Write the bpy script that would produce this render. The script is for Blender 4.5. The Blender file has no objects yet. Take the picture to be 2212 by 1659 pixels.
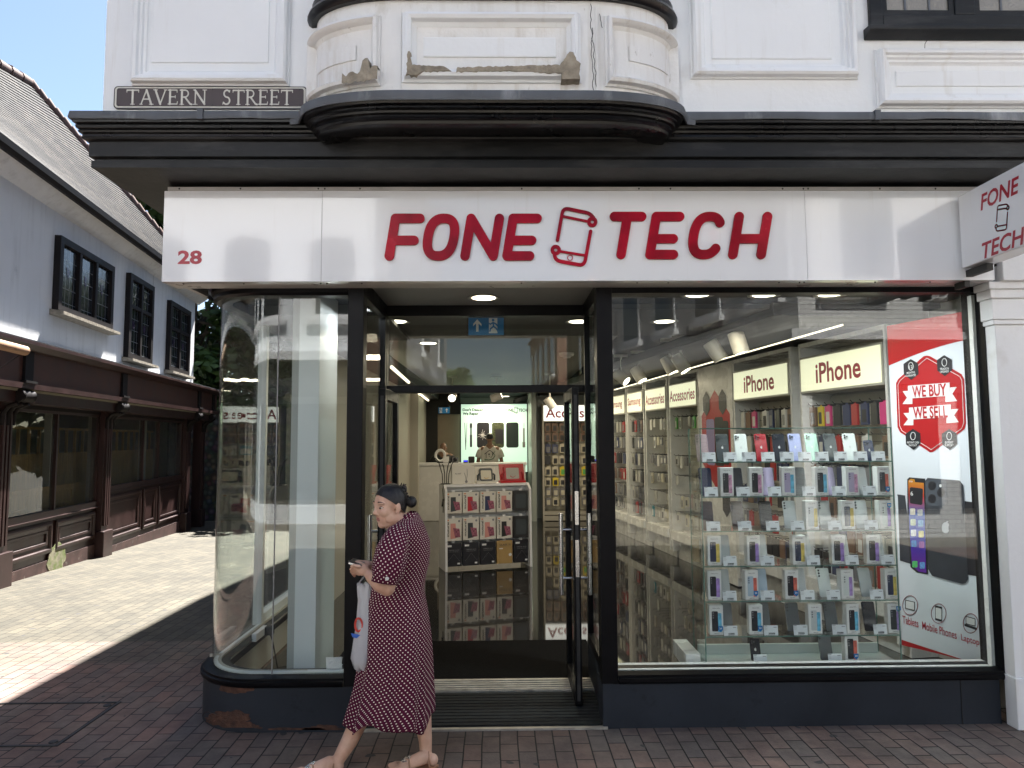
import bpy, bmesh, math, random
import numpy as np
from mathutils import Vector, Matrix, Euler
rad = math.radians
SC = bpy.context.scene
COL = SC.collection
random.seed(7)

# ---------------------------------------------------------------- camera
CAM_H, PITCH, YAW, ROLL = 1.75, 4.43, 0.9, -0.33
FPX = 1520.0                       # focal length in pixels of a 2212 px wide frame
cam_data = bpy.data.cameras.new("camera")
cam_data.sensor_width = 36.0
cam_data.lens = 36.0 * FPX / 2212.0
cam_data.clip_start = 0.05
cam_data.clip_end = 600.0
cam = bpy.data.objects.new("camera", cam_data)
COL.objects.link(cam)
CR = Matrix.Rotation(rad(-YAW), 3, 'Z') @ Matrix.Rotation(rad(90 + PITCH), 3, 'X') @ Matrix.Rotation(rad(ROLL), 3, 'Z')
cam.location = (0, 0, CAM_H)
cam.rotation_euler = CR.to_euler()
SC.camera = cam

# ---------------------------------------------------------------- sky, sun, exposure
SUN_EL, SUN_AZ = 58.0, 8.8        # azimuth from +Y towards +X
SKY_STRENGTH = 0.039
world = bpy.data.worlds.new("World")
SC.world = world
world.use_nodes = True
wn = world.node_tree.nodes; wl = world.node_tree.links
sky = wn.new('ShaderNodeTexSky'); sky.sky_type = 'NISHITA'
sky.sun_disc = False
sky.sun_elevation = rad(SUN_EL); sky.sun_rotation = rad(SUN_AZ)
sky.air_density = 1.0; sky.dust_density = 0.6; sky.ozone_density = 1.2
wn['Background'].inputs['Strength'].default_value = SKY_STRENGTH
hs = wn.new('ShaderNodeHueSaturation'); hs.inputs['Saturation'].default_value = 0.98
wl.new(sky.outputs[0], hs.inputs['Color']); wl.new(hs.outputs[0], wn['Background'].inputs['Color'])
sd = bpy.data.lights.new("sun", 'SUN')
sd.energy = 4.6; sd.angle = rad(0.5); sd.color = (1.0, 0.97, 0.93)
sun = bpy.data.objects.new("sun", sd); COL.objects.link(sun)
sdir = Vector((math.sin(rad(SUN_AZ)) * math.cos(rad(SUN_EL)), math.cos(rad(SUN_AZ)) * math.cos(rad(SUN_EL)), math.sin(rad(SUN_EL))))
sun.rotation_euler = sdir.to_track_quat('Z', 'Y').to_euler()
sun.location = (0, 0, 30)
SC.view_settings.view_transform = 'Standard'
SC.view_settings.look = 'None'
SC.view_settings.gamma = 1.0
SC.view_settings.use_curve_mapping = False
SC.view_settings.exposure = 2.5
SC.cycles.max_bounces = 10
SC.cycles.diffuse_bounces = 4
SC.cycles.glossy_bounces = 5
SC.cycles.transparent_max_bounces = 24
SC.cycles.transmission_bounces = 6
SC.cycles.caustics_reflective = False
SC.cycles.caustics_refractive = False
SC.cycles.sample_clamp_indirect = 8.0
SC.cycles.use_denoising = True

# ---------------------------------------------------------------- measuring helpers: a photo pixel met with a real plane
def ray(x, y):
    return CR @ Vector(((x - 1106.0) / FPX, -(y - 829.5) / FPX, -1.0))
def onY(x, y, Y):
    d = ray(x, y); t = Y / d.y
    return Vector((d.x * t, Y, CAM_H + d.z * t))
def onX(x, y, X):
    d = ray(x, y); t = X / d.x
    return Vector((X, d.y * t, CAM_H + d.z * t))
def onZ(x, y, z=0.0):
    d = ray(x, y); t = (z - CAM_H) / d.z
    return Vector((d.x * t, d.y * t, z))
def onP(x, y, p0, n):
    d = ray(x, y); o = Vector((0, 0, CAM_H))
    t = (Vector(p0) - o).dot(Vector(n)) / d.dot(Vector(n))
    return o + d * t

# ---------------------------------------------------------------- materials
def _new(name):
    m = bpy.data.materials.new(name); m.use_nodes = True
    nt = m.node_tree
    return m, nt, nt.nodes, nt.links, nt.nodes['Principled BSDF']
def _coord(nt, kind='Object', scale=(1, 1, 1)):
    tc = nt.nodes.new('ShaderNodeTexCoord'); mp = nt.nodes.new('ShaderNodeMapping')
    mp.inputs['Scale'].default_value = scale
    nt.links.new(tc.outputs[kind], mp.inputs['Vector'])
    return mp.outputs['Vector']
def _noise(nt, vec, scale, detail=4.0, rough=0.55):
    n = nt.nodes.new('ShaderNodeTexNoise'); n.inputs['Scale'].default_value = scale
    n.inputs['Detail'].default_value = detail; n.inputs['Roughness'].default_value = rough
    nt.links.new(vec, n.inputs['Vector'])
    return n.outputs['Fac']
def _ramp(nt, fac, a, b, ca=(0, 0, 0, 1), cb=(1, 1, 1, 1)):
    r = nt.nodes.new('ShaderNodeValToRGB')
    r.color_ramp.elements[0].position = a; r.color_ramp.elements[0].color = ca
    r.color_ramp.elements[1].position = b; r.color_ramp.elements[1].color = cb
    nt.links.new(fac, r.inputs['Fac'])
    return r.outputs['Color']
def _mix(nt, fac, a, b, mode='MIX'):
    m = nt.nodes.new('ShaderNodeMix'); m.data_type = 'RGBA'; m.blend_type = mode
    for sock, v in ((m.inputs[0], fac), (m.inputs[6], a), (m.inputs[7], b)):
        if isinstance(v, (int, float)): sock.default_value = v
        elif isinstance(v, tuple): sock.default_value = v if len(v) == 4 else v + (1,)
        else: nt.links.new(v, sock)
    return m.outputs[2]
def _bump(nt, b, h, strength=0.3, dist=0.01):
    n = nt.nodes.new('ShaderNodeBump'); n.inputs['Strength'].default_value = strength
    n.inputs['Distance'].default_value = dist
    nt.links.new(h, n.inputs['Height']); nt.links.new(n.outputs['Normal'], b.inputs['Normal'])
def c4(c): return tuple(c) + (1,) if len(c) == 3 else tuple(c)
def mat(name, col, rough=0.5, metal=0.0, var=0.0, vs=6.0, bump=0.0, bs=40.0, bd=0.004, dirt=None, coat=0.0, stretch=(1, 1, 1), spec=0.5, sheen=0.0, streak=None):
    m, nt, N, L, b = _new(name)
    b.inputs['Roughness'].default_value = rough; b.inputs['Metallic'].default_value = metal
    b.inputs['Coat Weight'].default_value = coat
    b.inputs['Specular IOR Level'].default_value = spec
    if sheen: b.inputs['Sheen Weight'].default_value = sheen
    b.inputs['Base Color'].default_value = c4(col)
    vec = _coord(nt, scale=stretch)
    out = None
    if var:
        f = _noise(nt, vec, vs)
        hi = tuple(min(1, c * (1 + var)) for c in col); lo = tuple(c * (1 - var) for c in col)
        out = _ramp(nt, f, 0.3, 0.7, c4(lo), c4(hi))
        r2 = nt.nodes.new('ShaderNodeMapRange'); r2.inputs[3].default_value = max(0, rough - 0.12); r2.inputs[4].default_value = min(1, rough + 0.15)
        L.new(f, r2.inputs[0]); L.new(r2.outputs[0], b.inputs['Roughness'])
    if dirt:
        for (dc, dsc, t0, t1) in dirt:
            f = _ramp(nt, _noise(nt, vec, dsc, 6.0, 0.65), t0, t1)
            out = _mix(nt, f, out if out else c4(col), c4(dc))
    if streak:
        sc_, (t0, t1), dc = streak
        f1 = _ramp(nt, _noise(nt, _coord(nt, scale=(sc_, sc_, sc_ * .07)), 1.0, 5.0, .6), t0, t1)
        f2 = _ramp(nt, _noise(nt, _coord(nt), 1.1, 3.0), .35, .7)
        f1 = _mix(nt, 1.0, f1, f2, 'MULTIPLY')
        out = _mix(nt, f1, out if out else c4(col), c4(dc))
    if out: L.new(out, b.inputs['Base Color'])
    if bump: _bump(nt, b, _noise(nt, _coord(nt), bs, 5.0), bump, bd)
    return m
def emis(name, col, strength, var=0.0):
    m, nt, N, L, b = _new(name)
    b.inputs['Base Color'].default_value = c4(col); b.inputs['Roughness'].default_value = 0.4
    b.inputs['Emission Color'].default_value = c4(col); b.inputs['Emission Strength'].default_value = strength
    if var:
        f = _ramp(nt, _noise(nt, _coord(nt), 3.0), 0.3, 0.7, c4(tuple(c * (1 - var) for c in col)), c4(col))
        L.new(f, b.inputs['Emission Color'])
    return m
def glass(name, tint=(0.93, 0.97, 0.95), f0=0.045, wob=0.0, ws=1.0, dirt=0.0):
    """clear pane: transparent body with a mirror reflection that grows at grazing angles"""
    m = bpy.data.materials.new(name); m.use_nodes = True
    nt = m.node_tree; N = nt.nodes; L = nt.links; N.clear()
    out = N.new('ShaderNodeOutputMaterial'); mx = N.new('ShaderNodeMixShader')
    tr = N.new('ShaderNodeBsdfTransparent'); gl = N.new('ShaderNodeBsdfGlossy')
    tr.inputs['Color'].default_value = c4(tint); gl.inputs['Roughness'].default_value = 0.0
    geo = N.new('ShaderNodeNewGeometry')
    dot = N.new('ShaderNodeVectorMath'); dot.operation = 'DOT_PRODUCT'
    L.new(geo.outputs['Normal'], dot.inputs[0]); L.new(geo.outputs['Incoming'], dot.inputs[1])
    ab = N.new('ShaderNodeMath'); ab.operation = 'ABSOLUTE'; L.new(dot.outputs['Value'], ab.inputs[0])
    om = N.new('ShaderNodeMath'); om.operation = 'SUBTRACT'; om.inputs[0].default_value = 1.0; L.new(ab.outputs[0], om.inputs[1])
    pw = N.new('ShaderNodeMath'); pw.operation = 'POWER'; pw.inputs[1].default_value = 5.0; L.new(om.outputs[0], pw.inputs[0])
    ma = N.new('ShaderNodeMath'); ma.operation = 'MULTIPLY_ADD'; ma.inputs[1].default_value = 1 - f0; ma.inputs[2].default_value = f0
    L.new(pw.outputs[0], ma.inputs[0]); L.new(ma.outputs[0], mx.inputs[0])
    L.new(tr.outputs[0], mx.inputs[1]); L.new(gl.outputs[0], mx.inputs[2])
    if wob:
        vec = _coord(nt)
        bp = N.new('ShaderNodeBump'); bp.inputs['Strength'].default_value = wob; bp.inputs['Distance'].default_value = 0.02
        L.new(_noise(nt, vec, ws, 2.0), bp.inputs['Height']); L.new(bp.outputs['Normal'], gl.inputs['Normal'])
    if dirt:
        df = N.new('ShaderNodeBsdfDiffuse'); df.inputs['Color'].default_value = (0.6, 0.6, 0.56, 1)
        m2 = N.new('ShaderNodeMixShader')
        f = _noise(nt, _coord(nt, scale=(1, 1, 0.35)), 2.5, 6.0)
        mr = N.new('ShaderNodeMapRange'); mr.inputs[1].default_value = 0.35; mr.inputs[2].default_value = 0.8
        mr.inputs[3].default_value = dirt * 0.3; mr.inputs[4].default_value = dirt
        L.new(f, mr.inputs[0]); L.new(mr.outputs[0], m2.inputs[0])
        L.new(mx.outputs[0], m2.inputs[1]); L.new(df.outputs[0], m2.inputs[2])
        L.new(m2.outputs[0], out.inputs[0])
    else:
        L.new(mx.outputs[0], out.inputs[0])
    return m

# ---------------------------------------------------------------- object helpers
WM = {}
def thing(name, label=None, cat=None, loc=(0, 0, 0), rz=0.0, group=None, rot=None):
    o = bpy.data.objects.new(name, None); COL.objects.link(o)
    o.empty_display_size = 0.1
    o.location = loc
    o.rotation_euler = rot if rot else (0, 0, rz)
    WM[o.name] = Matrix.Translation(Vector(loc)) @ o.rotation_euler.to_matrix().to_4x4()
    tag(o, label, cat, group)
    return o
def tag(o, label=None, cat=None, group=None, kind=None):
    if label: o['label'] = label
    if cat: o['category'] = cat
    if group: o['group'] = group
    if kind: o['kind'] = kind
    return o
def wm(o): return WM.get(o.name, Matrix.Identity(4))
def copy_tree(o, parent=None):
    c = o.copy(); COL.objects.link(c)
    if parent: c.parent = parent
    for ch in list(KIDS.get(o.name, ())):
        k = copy_tree(ch, c)
    WM[c.name] = WM.get(o.name, Matrix.Identity(4)).copy()
    return c
def place(c, loc, rz=None, rot=None):
    c.location = loc
    if rot is not None: c.rotation_euler = rot
    elif rz is not None: c.rotation_euler = (0, 0, rz)
    WM[c.name] = Matrix.Translation(Vector(loc)) @ c.rotation_euler.to_matrix().to_4x4()
    return c
KIDS = {}

_font_cache = {}
def _curve_mesh(cu):
    ob = bpy.data.objects.new('tmp', cu); COL.objects.link(ob)
    dg = bpy.context.evaluated_depsgraph_get(); dg.update()
    me = bpy.data.meshes.new_from_object(ob.evaluated_get(dg))
    v = [tuple(p.co) for p in me.vertices]; f = [tuple(p.vertices) for p in me.polygons]
    bpy.data.objects.remove(ob); bpy.data.meshes.remove(me)
    return v, f
def text_geo(body, bold=0.0, shear=0.0, spacing=1.0):
    key = (body, bold, shear, spacing)
    if key not in _font_cache:
        cu = bpy.data.curves.new('tmp', 'FONT'); cu.body = body; cu.size = 1.0
        cu.resolution_u = 3; cu.offset = bold; cu.shear = shear; cu.space_character = spacing
        cu.extrude = 0.0; cu.fill_mode = 'FRONT'
        _font_cache[key] = _curve_mesh(cu)
        bpy.data.curves.remove(cu)
    return _font_cache[key]

class MB:
    """collects shapes; build() links them as ONE mesh object"""
    def __init__(self, M=None):
        self.v = []; self.f = []; self.mi = []; self.cur = 0
        self.M = M
    def mat_i(self, i): self.cur = i; return self
    def add(self, vs, fs, M=None):
        k = len(self.v); T = self.M
        for p in vs:
            p = Vector(p)
            if M is not None: p = M @ p
            if T is not None: p = T @ p
            self.v.append(p)
        for f in fs:
            self.f.append(tuple(i + k for i in f)); self.mi.append(self.cur)
        return self
    def box(self, x0, x1, y0, y1, z0, z1, M=None):
        if x0 > x1: x0, x1 = x1, x0
        if y0 > y1: y0, y1 = y1, y0
        if z0 > z1: z0, z1 = z1, z0
        v = [(x0, y0, z0), (x1, y0, z0), (x1, y1, z0), (x0, y1, z0), (x0, y0, z1), (x1, y0, z1), (x1, y1, z1), (x0, y1, z1)]
        return self.add(v, [(0, 3, 2, 1), (4, 5, 6, 7), (0, 1, 5, 4), (1, 2, 6, 5), (2, 3, 7, 6), (3, 0, 4, 7)], M)
    def cbox(self, c, s, M=None):
        return self.box(c[0] - s[0] / 2, c[0] + s[0] / 2, c[1] - s[1] / 2, c[1] + s[1] / 2, c[2] - s[2] / 2, c[2] + s[2] / 2, M)
    def prism(self, pts, d, M=None):
        """polygon pts (3D, planar) pushed by vector d"""
        n = len(pts); pts = [Vector(p) for p in pts]; d = Vector(d)
        v = pts + [p + d for p in pts]
        fs = [tuple(range(n - 1, -1, -1)), tuple(range(n, 2 * n))]
        fs += [(i, (i + 1) % n, n + (i + 1) % n, n + i) for i in range(n)]
        return self.add(v, fs, M)
    def grid(self, rows, close_u=False, close_v=False, M=None):
        """rows of points; quads between"""
        nr = len(rows); nc = len(rows[0]); v = [p for r in rows for p in r]; fs = []
        for i in range(nr if close_v else nr - 1):
            for j in range(nc if close_u else nc - 1):
                a = i * nc + j; b = i * nc + (j + 1) % nc
                c = ((i + 1) % nr) * nc + (j + 1) % nc; d = ((i + 1) % nr) * nc + j
                fs.append((a, b, c, d))
        return self.add(v, fs, M)
    def tube(self, pts, r, n=8, caps=True, M=None):
        pts = [Vector(p) for p in pts]; m = len(pts)
        rr = r if isinstance(r, (list, tuple)) else [r] * m
        rows = []; up = None
        for i, p in enumerate(pts):
            t = (pts[min(i + 1, m - 1)] - pts[max(i - 1, 0)])
            if t.length < 1e-9: t = Vector((0, 0, 1))
            t.normalize()
            if up is None:
                up = Vector((0, 0, 1)) if abs(t.z) < 0.9 else Vector((1, 0, 0))
            s = t.cross(up)
            if s.length < 1e-6: s = t.cross(Vector((1, 0.3, 0)))
            s.normalize(); up = s.cross(t).normalized()
            rows.append([p + (s * math.cos(a) + up * math.sin(a)) * rr[i] for a in [2 * math.pi * k / n for k in range(n)]])
        k = len(self.v)
        self.grid(rows, close_u=True, M=M)
        if caps:
            self.f.append(tuple(k + j for j in range(n - 1, -1, -1))); self.mi.append(self.cur)
            self.f.append(tuple(k + (m - 1) * n + j for j in range(n))); self.mi.append(self.cur)
        return self
    def lathe(self, prof, n=20, c=(0, 0, 0), axis='Z', M=None):
        rows = []
        for (r, h) in prof:
            row = []
            for k in range(n):
                a = 2 * math.pi * k / n
                p = (r * math.cos(a), r * math.sin(a), h)
                if axis == 'Y': p = (p[0], h, p[1])
                if axis == 'X': p = (h, p[0], p[1])
                row.append((c[0] + p[0], c[1] + p[1], c[2] + p[2]))
            rows.append(row)
        return self.grid(rows, close_u=True, M=M)
    def ball(self, c, r, n=12, m=8, M=None):
        rx, ry, rz = r if isinstance(r, (list, tuple)) else (r, r, r)
        rows = [[(c[0] + rx * math.sin(t) * math.cos(a), c[1] + ry * math.sin(t) * math.sin(a), c[2] + rz * math.cos(t))
                 for a in [2 * math.pi * k / n for k in range(n)]] for t in [max(0.02, min(math.pi - 0.02, math.pi * i / m)) for i in range(m + 1)]]
        return self.grid(rows, close_u=True, M=M)
    def text(self, body, o, ex, ey, w=None, h=None, bold=0.0, shear=0.0, spacing=1.0, align='C', depth=0.0):
        """flat lettering: o = centre (align C) or left middle (L); ex, ey unit vectors; fitted to w x h"""
        v, f = text_geo(body, bold, shear, spacing)
        if not v: return self
        xs = [p[0] for p in v]; ys = [p[1] for p in v]
        x0, x1, y0, y1 = min(xs), max(xs), min(ys), max(ys)
        sx = w / (x1 - x0) if w else h / (y1 - y0)
        sy = h / (y1 - y0) if h else sx
        o = Vector(o); ex = Vector(ex); ey = Vector(ey)
        ax = (x0 + x1) / 2 if align == 'C' else x0
        vs = [o + ex * ((p[0] - ax) * sx) + ey * ((p[1] - (y0 + y1) / 2) * sy) for p in v]
        if depth:
            nrm = ex.cross(ey).normalized() * depth
            base = len(vs); vs2 = [p + nrm for p in vs]
            edge = {}
            for fc in f:
                for i in range(len(fc)):
                    e = (fc[i], fc[(i + 1) % len(fc)]); edge[e] = edge.get(e, 0) + 1
            sides = [(a, b, b + base, a + base) for (a, b) in edge if (b, a) not in edge]
            self.add(vs + vs2, [tuple(i + base for i in fc) for fc in f] + sides)
        else:
            self.add(vs, f)
        return self
    def build(self, name, m, parent=None, smooth=False, bevel=0.0, sub=0, auto=None, uv=None):
        Mi = wm(parent).inverted() if parent is not None else None
        me = bpy.data.meshes.new(name)
        vs = [tuple(Mi @ p) if Mi is not None else tuple(p) for p in self.v]
        me.from_pydata(vs, [], self.f)
        ms = m if isinstance(m, (list, tuple)) else [m]
        for x in ms: me.materials.append(x)
        if len(ms) > 1:
            me.polygons.foreach_set('material_index', self.mi)
        me.validate()
        bm = bmesh.new(); bm.from_mesh(me)
        if sub != -1:
            bmesh.ops.remove_doubles(bm, verts=bm.verts, dist=1e-6) if smooth else None
            bmesh.ops.recalc_face_normals(bm, faces=bm.faces)
        bm.to_mesh(me); bm.free()
        if smooth:
            me.polygons.foreach_set('use_smooth', [True] * len(me.polygons))
        o = bpy.data.objects.new(name, me); COL.objects.link(o)
        if parent is not None:
            o.parent = parent; KIDS.setdefault(parent.name, []).append(o)
            WM[o.name] = wm(parent).copy()
        if bevel:
            b = o.modifiers.new('bevel', 'BEVEL'); b.width = bevel; b.segments = 2; b.limit_method = 'ANGLE'; b.angle_limit = rad(40)
        if auto:
            try:
                me.set_sharp_from_angle(angle=rad(auto))
            except Exception: pass
        return o

def frame_mb(mb, x0, x1, z0, z1, w, y0, y1):
    """rectangular frame of width w in the XZ plane, butted pieces"""
    mb.box(x0, x0 + w, y0, y1, z0, z1); mb.box(x1 - w, x1, y0, y1, z0, z1)
    mb.box(x0 + w, x1 - w, y0, y1, z1 - w, z1); mb.box(x0 + w, x1 - w, y0, y1, z0, z0 + w)
    return mb
def moulding(mb, x0, x1, z0, z1, prof, fn, seg=1, top=True):
    """nested rectangle rings: prof = [(inset, out)...]; fn(x, z, out) -> point"""
    rows = []
    for (i, o) in prof:
        a, b, c, d = x0 + i, x1 - i, z0 + i, z1 - i
        ring = [fn(a + (b - a) * k / seg, c, o) for k in range(seg)] + [fn(b, c + (d - c) * k / 2, o) for k in range(2)] \
            + [fn(b + (a - b) * k / seg, d, o) for k in range(seg)] + [fn(a, d + (c - d) * k / 2, o) for k in range(2)]
        rows.append(ring)
    mb.grid(rows, close_u=True)
    return mb
def sweep(mb, path, prof, closed=False):
    """path: list of (x, y) plan points, left to right seen from outside; prof: list of (out, z)"""
    n = len(path); P = [Vector((p[0], p[1])) for p in path]; cols = []
    for i in range(n):
        if 0 < i < n - 1: a, b = (P[i] - P[i - 1]).normalized(), (P[i + 1] - P[i]).normalized()
        else:
            a = b = ((P[1] - P[0]) if i == 0 else (P[-1] - P[-2])).normalized()
        na, nb = Vector((a.y, -a.x)), Vector((b.y, -b.x))
        m = (na + nb); m = m / max(0.2, m.dot(na)) if m.length > 1e-6 else na
        cols.append([(P[i].x + m.x * o, P[i].y + m.y * o, z) for (o, z) in prof])
    mb.grid(cols)
    return mb
def arc(cx, cy, r, a0, a1, n, ry=None):
    ry = r if ry is None else ry
    return [(cx + r * math.cos(rad(a0 + (a1 - a0) * k / n)), cy + ry * math.sin(rad(a0 + (a1 - a0) * k / n))) for k in range(n + 1)]

# ---- rounded stroke lettering: union of capsules traced to outlines (marching squares)
def stroke_shape(strokes, res=1.0, holes=()):
    """strokes: [(pts, r)], in a 2D plane; returns (verts2d, faces) of the merged outline"""
    allp = [(x, y, r) for pts, r in strokes for (x, y) in pts]
    x0 = min(p[0] - p[2] for p in allp) - 2 * res; x1 = max(p[0] + p[2] for p in allp) + 2 * res
    y0 = min(p[1] - p[2] for p in allp) - 2 * res; y1 = max(p[1] + p[2] for p in allp) + 2 * res
    nx = int((x1 - x0) / res) + 2; ny = int((y1 - y0) / res) + 2
    gx, gy = np.meshgrid(x0 + np.arange(nx) * res, y0 + np.arange(ny) * res, indexing='ij')
    D = np.full(gx.shape, 1e9)
    for pts, r in strokes:
        for (ax, ay), (bx, by) in (zip(pts[:-1], pts[1:]) if len(pts) > 1 else [(pts[0], pts[0])]):
            dx, dy = bx - ax, by - ay; L = dx * dx + dy * dy
            t = np.clip(((gx - ax) * dx + (gy - ay) * dy) / L, 0, 1) if L > 1e-12 else 0
            D = np.minimum(D, np.hypot(gx - ax - t * dx, gy - ay - t * dy) - r)
    for (hx, hy, hr) in holes:
        D = np.maximum(D, hr - np.hypot(gx - hx, gy - hy))
    D[np.abs(D) < 1e-6] = 1e-6
    seg = {}
    def ipt(i, j, k, l):
        a, b = D[i, j], D[k, l]; t = a / (a - b)
        return ((i, j, k, l), (x0 + (i + (k - i) * t) * res, y0 + (j + (l - j) * t) * res))
    pos = {}
    nxt = {}
    ins = D < 0
    cand = np.argwhere((ins[:-1, :-1] != ins[1:, :-1]) | (ins[:-1, :-1] != ins[:-1, 1:]) | (ins[:-1, :-1] != ins[1:, 1:]) | (ins[1:, :-1] != ins[:-1, 1:]))
    for i, j in cand:
        c = [(i, j), (i + 1, j), (i + 1, j + 1), (i, j + 1)]
        s = [ins[p] for p in c]; cross = []
        for e in range(4):
            a, b = c[e], c[(e + 1) % 4]
            if s[e] != s[(e + 1) % 4]:
                key = (a + b) if a < b else (b + a)
                if key not in pos: pos[key] = ipt(*key)[1]
                cross.append((key, s[e]))
        # edges from (in->out) to (out->in), inside on the left
        outs = [k for k, si in cross if si]; inn = [k for k, si in cross if not si]
        for a, b in zip(outs, inn if len(inn) == len(outs) else inn[::-1]): nxt[a] = b
    loops = []; seen = set()
    for st in list(nxt):
        if st in seen: continue
        lp = []; k = st
        while k in nxt and k not in seen:
            seen.add(k); lp.append(pos[k]); k = nxt[k]
        if len(lp) > 4: loops.append(lp)
    return loops
def shape_geo(loops, fn, extrude, bevel=0.0, tol=0.02):
    """loops -> solid letters; fn maps (x, y) -> (u, v) metres"""
    cu = bpy.data.curves.new('tmp', 'CURVE'); cu.dimensions = '2D'; cu.fill_mode = 'BOTH'
    cu.extrude = extrude; cu.bevel_depth = bevel; cu.bevel_resolution = 1
    for lp in loops:
        q = [fn(*p) for p in lp]
        # drop nearly collinear points
        keep = []
        for i in range(len(q)):
            a, b, c = q[i - 1], q[i], q[(i + 1) % len(q)]
            ar = abs((b[0] - a[0]) * (c[1] - a[1]) - (b[1] - a[1]) * (c[0] - a[0]))
            if ar > 1e-9 or i % 3 == 0: keep.append(b)
        sp = cu.splines.new('POLY'); sp.points.add(len(keep) - 1); sp.use_cyclic_u = True
        for p, k in zip(sp.points, keep): p.co = (k[0], k[1], 0, 1)
    g = _curve_mesh(cu); bpy.data.curves.remove(cu)
    return g
# ---------------------------------------------------------------- shared materials
M = {}
M['render'] = mat('white_painted_render', (0.82, 0.84, 0.855), 0.75, var=0.035, vs=1.3, bump=0.35, bs=30, bd=0.006,
                  streak=(14.0, (.56, .80), (.60, .57, .52)),
                  dirt=[((0.56, 0.53, 0.48), 1.4, 0.62, 0.90), ((0.33, 0.30, 0.26), 14.0, 0.71, 0.80)])
M['render_bay'] = mat('white_worn_render', (0.79, 0.79, 0.78), 0.8, var=0.05, vs=2.5, bump=0.6, bs=26, bd=0.008, stretch=(1, 1, 0.45), streak=(18.0, (.50, .72), (.50, .45, .38)),
                      dirt=[((0.45, 0.40, 0.32), 4.0, 0.56, 0.85), ((0.30, 0.27, 0.22), 20.0, 0.66, 0.78)])
M['stone_raw'] = mat('bare_weathered_stone', (0.30, 0.26, 0.20), 0.95, var=0.35, vs=18, bump=1.0, bs=40, bd=0.01)
M['black_paint'] = mat('old_black_paint', (0.011, 0.012, 0.013), 0.45, var=0.35, vs=3.0, spec=.28, bump=0.35, bs=22, bd=0.004, stretch=(0.5, 0.5, 2.5),
                       dirt=[((0.055, 0.055, 0.055), 3.0, 0.50, 0.80), ((0.08, 0.075, 0.07), 30.0, 0.68, 0.8)])
M['black_gloss'] = mat('gloss_black_paint', (0.006, 0.006, 0.007), 0.28, var=0.3, vs=4.0, spec=.35, bump=0.3, bs=20, bd=.004, dirt=[((0.05, 0.05, 0.05), 9.0, 0.62, 0.85), ((0.09, 0.085, 0.08), 40.0, 0.70, 0.8)])
M['lead'] = mat('grey_lead_sheet', (0.095, 0.105, 0.12), 0.6, metal=0.0, var=0.25, vs=5, bump=0.4, bs=9, bd=0.01, stretch=(1, 1, 0.3),
                dirt=[((0.36, 0.38, 0.40), 6.0, 0.56, 0.85)])
M['frame'] = mat('black_powder_coated_frame', (0.004, 0.004, 0.005), 0.38, var=0.2, vs=8, spec=.16, dirt=[((0.06, 0.06, 0.06), 45.0, 0.72, 0.8)])
M['frame_side'] = mat('pale_teal_frame', (0.30, 0.38, 0.38), 0.4, var=0.08)
M['riser'] = mat('charcoal_painted_riser', (0.020, 0.025, 0.034), 0.55, spec=.25, var=0.25, vs=2.2, bump=0.25, bs=18, bd=0.004,
                 dirt=[((0.010, 0.010, 0.012), 2.5, 0.62, 0.72), ((0.07, 0.07, 0.075), 40.0, 0.70, 0.8)])
M['rust'] = mat('rusty_bare_patch', (0.085, 0.040, 0.026), 0.9, var=0.5, vs=20, bump=0.8, bs=50, bd=0.006,
                dirt=[((0.035, 0.022, 0.018), 12, 0.5, 0.7)])
M['sign_white'] = mat('gloss_white_acrylic', (0.80, 0.82, 0.845), 0.07, coat=0.6, var=0.01, vs=1, bump=.04, bs=1.3, bd=.03, streak=(20.0, (.60, .85), (.66, .65, .62)))
M['sign_trim'] = mat('grey_sign_trim', (0.45, 0.44, 0.42), 0.3, var=0.1)
M['red_gloss'] = mat('red_gloss_acrylic', (0.33, 0.000, 0.014), 0.22, coat=0.0, spec=.22, var=0.42, vs=4)
M['red_vinyl'] = mat('dark_red_vinyl', (0.40, 0.010, 0.030), 0.35)
M['white_gloss'] = mat('white_gloss_paint', (0.72, 0.76, 0.76), 0.35, var=0.05, vs=2, dirt=[((0.3, 0.3, 0.3), 25, 0.72, 0.78)])
M['col_white'] = mat('white_scuffed_board', (0.74, 0.78, 0.79), 0.4, var=0.06, vs=1.5, stretch=(1, 1, 0.3), dirt=[((0.25, 0.26, 0.27), 16, 0.71, 0.77)])
M['white_lam'] = mat('white_laminate', (0.72, 0.72, 0.70), 0.25, var=0.02)
M['cream_wall'] = mat('cream_wall', (0.42, 0.405, 0.35), 0.6, var=0.04, vs=1)
M['beige_wall'] = mat('beige_corridor_wall', (0.38, 0.31, 0.23), 0.7, var=0.05)
M['black'] = mat('matt_black', (0.012, 0.012, 0.012), 0.6)
M['black_soft'] = mat('soft_black', (0.02, 0.02, 0.022), 0.8)
M['chrome'] = mat('brushed_steel', (0.55, 0.56, 0.57), 0.22, metal=1.0, var=0.05)
M['alu'] = mat('worn_aluminium_threshold', (0.42, 0.40, 0.36), 0.5, metal=0.5, var=0.25, vs=12, bump=0.3, bs=30, bd=0.003)
M['glass'] = glass('shop_window_glass', (0.95, 0.975, 0.965), 0.042)
M['glass_curved'] = glass('curved_window_glass', (0.94, 0.97, 0.96), 0.045, wob=0.05, ws=3.0, dirt=0.02)
M['glass_old'] = glass('dusty_window_glass', (0.85, 0.88, 0.86), 0.04, wob=0.012, ws=2.0, dirt=0.07)
M['glass_green'] = glass('cabinet_glass', (0.965, 0.985, 0.975), 0.03)
M['glass_edge'] = mat('green_glass_edge', (0.10, 0.20, 0.17), 0.12, coat=0.5)
M['lamp_white'] = emis('lit_lamp_lens', (1.0, 0.90, 0.68), 1.8)
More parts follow.
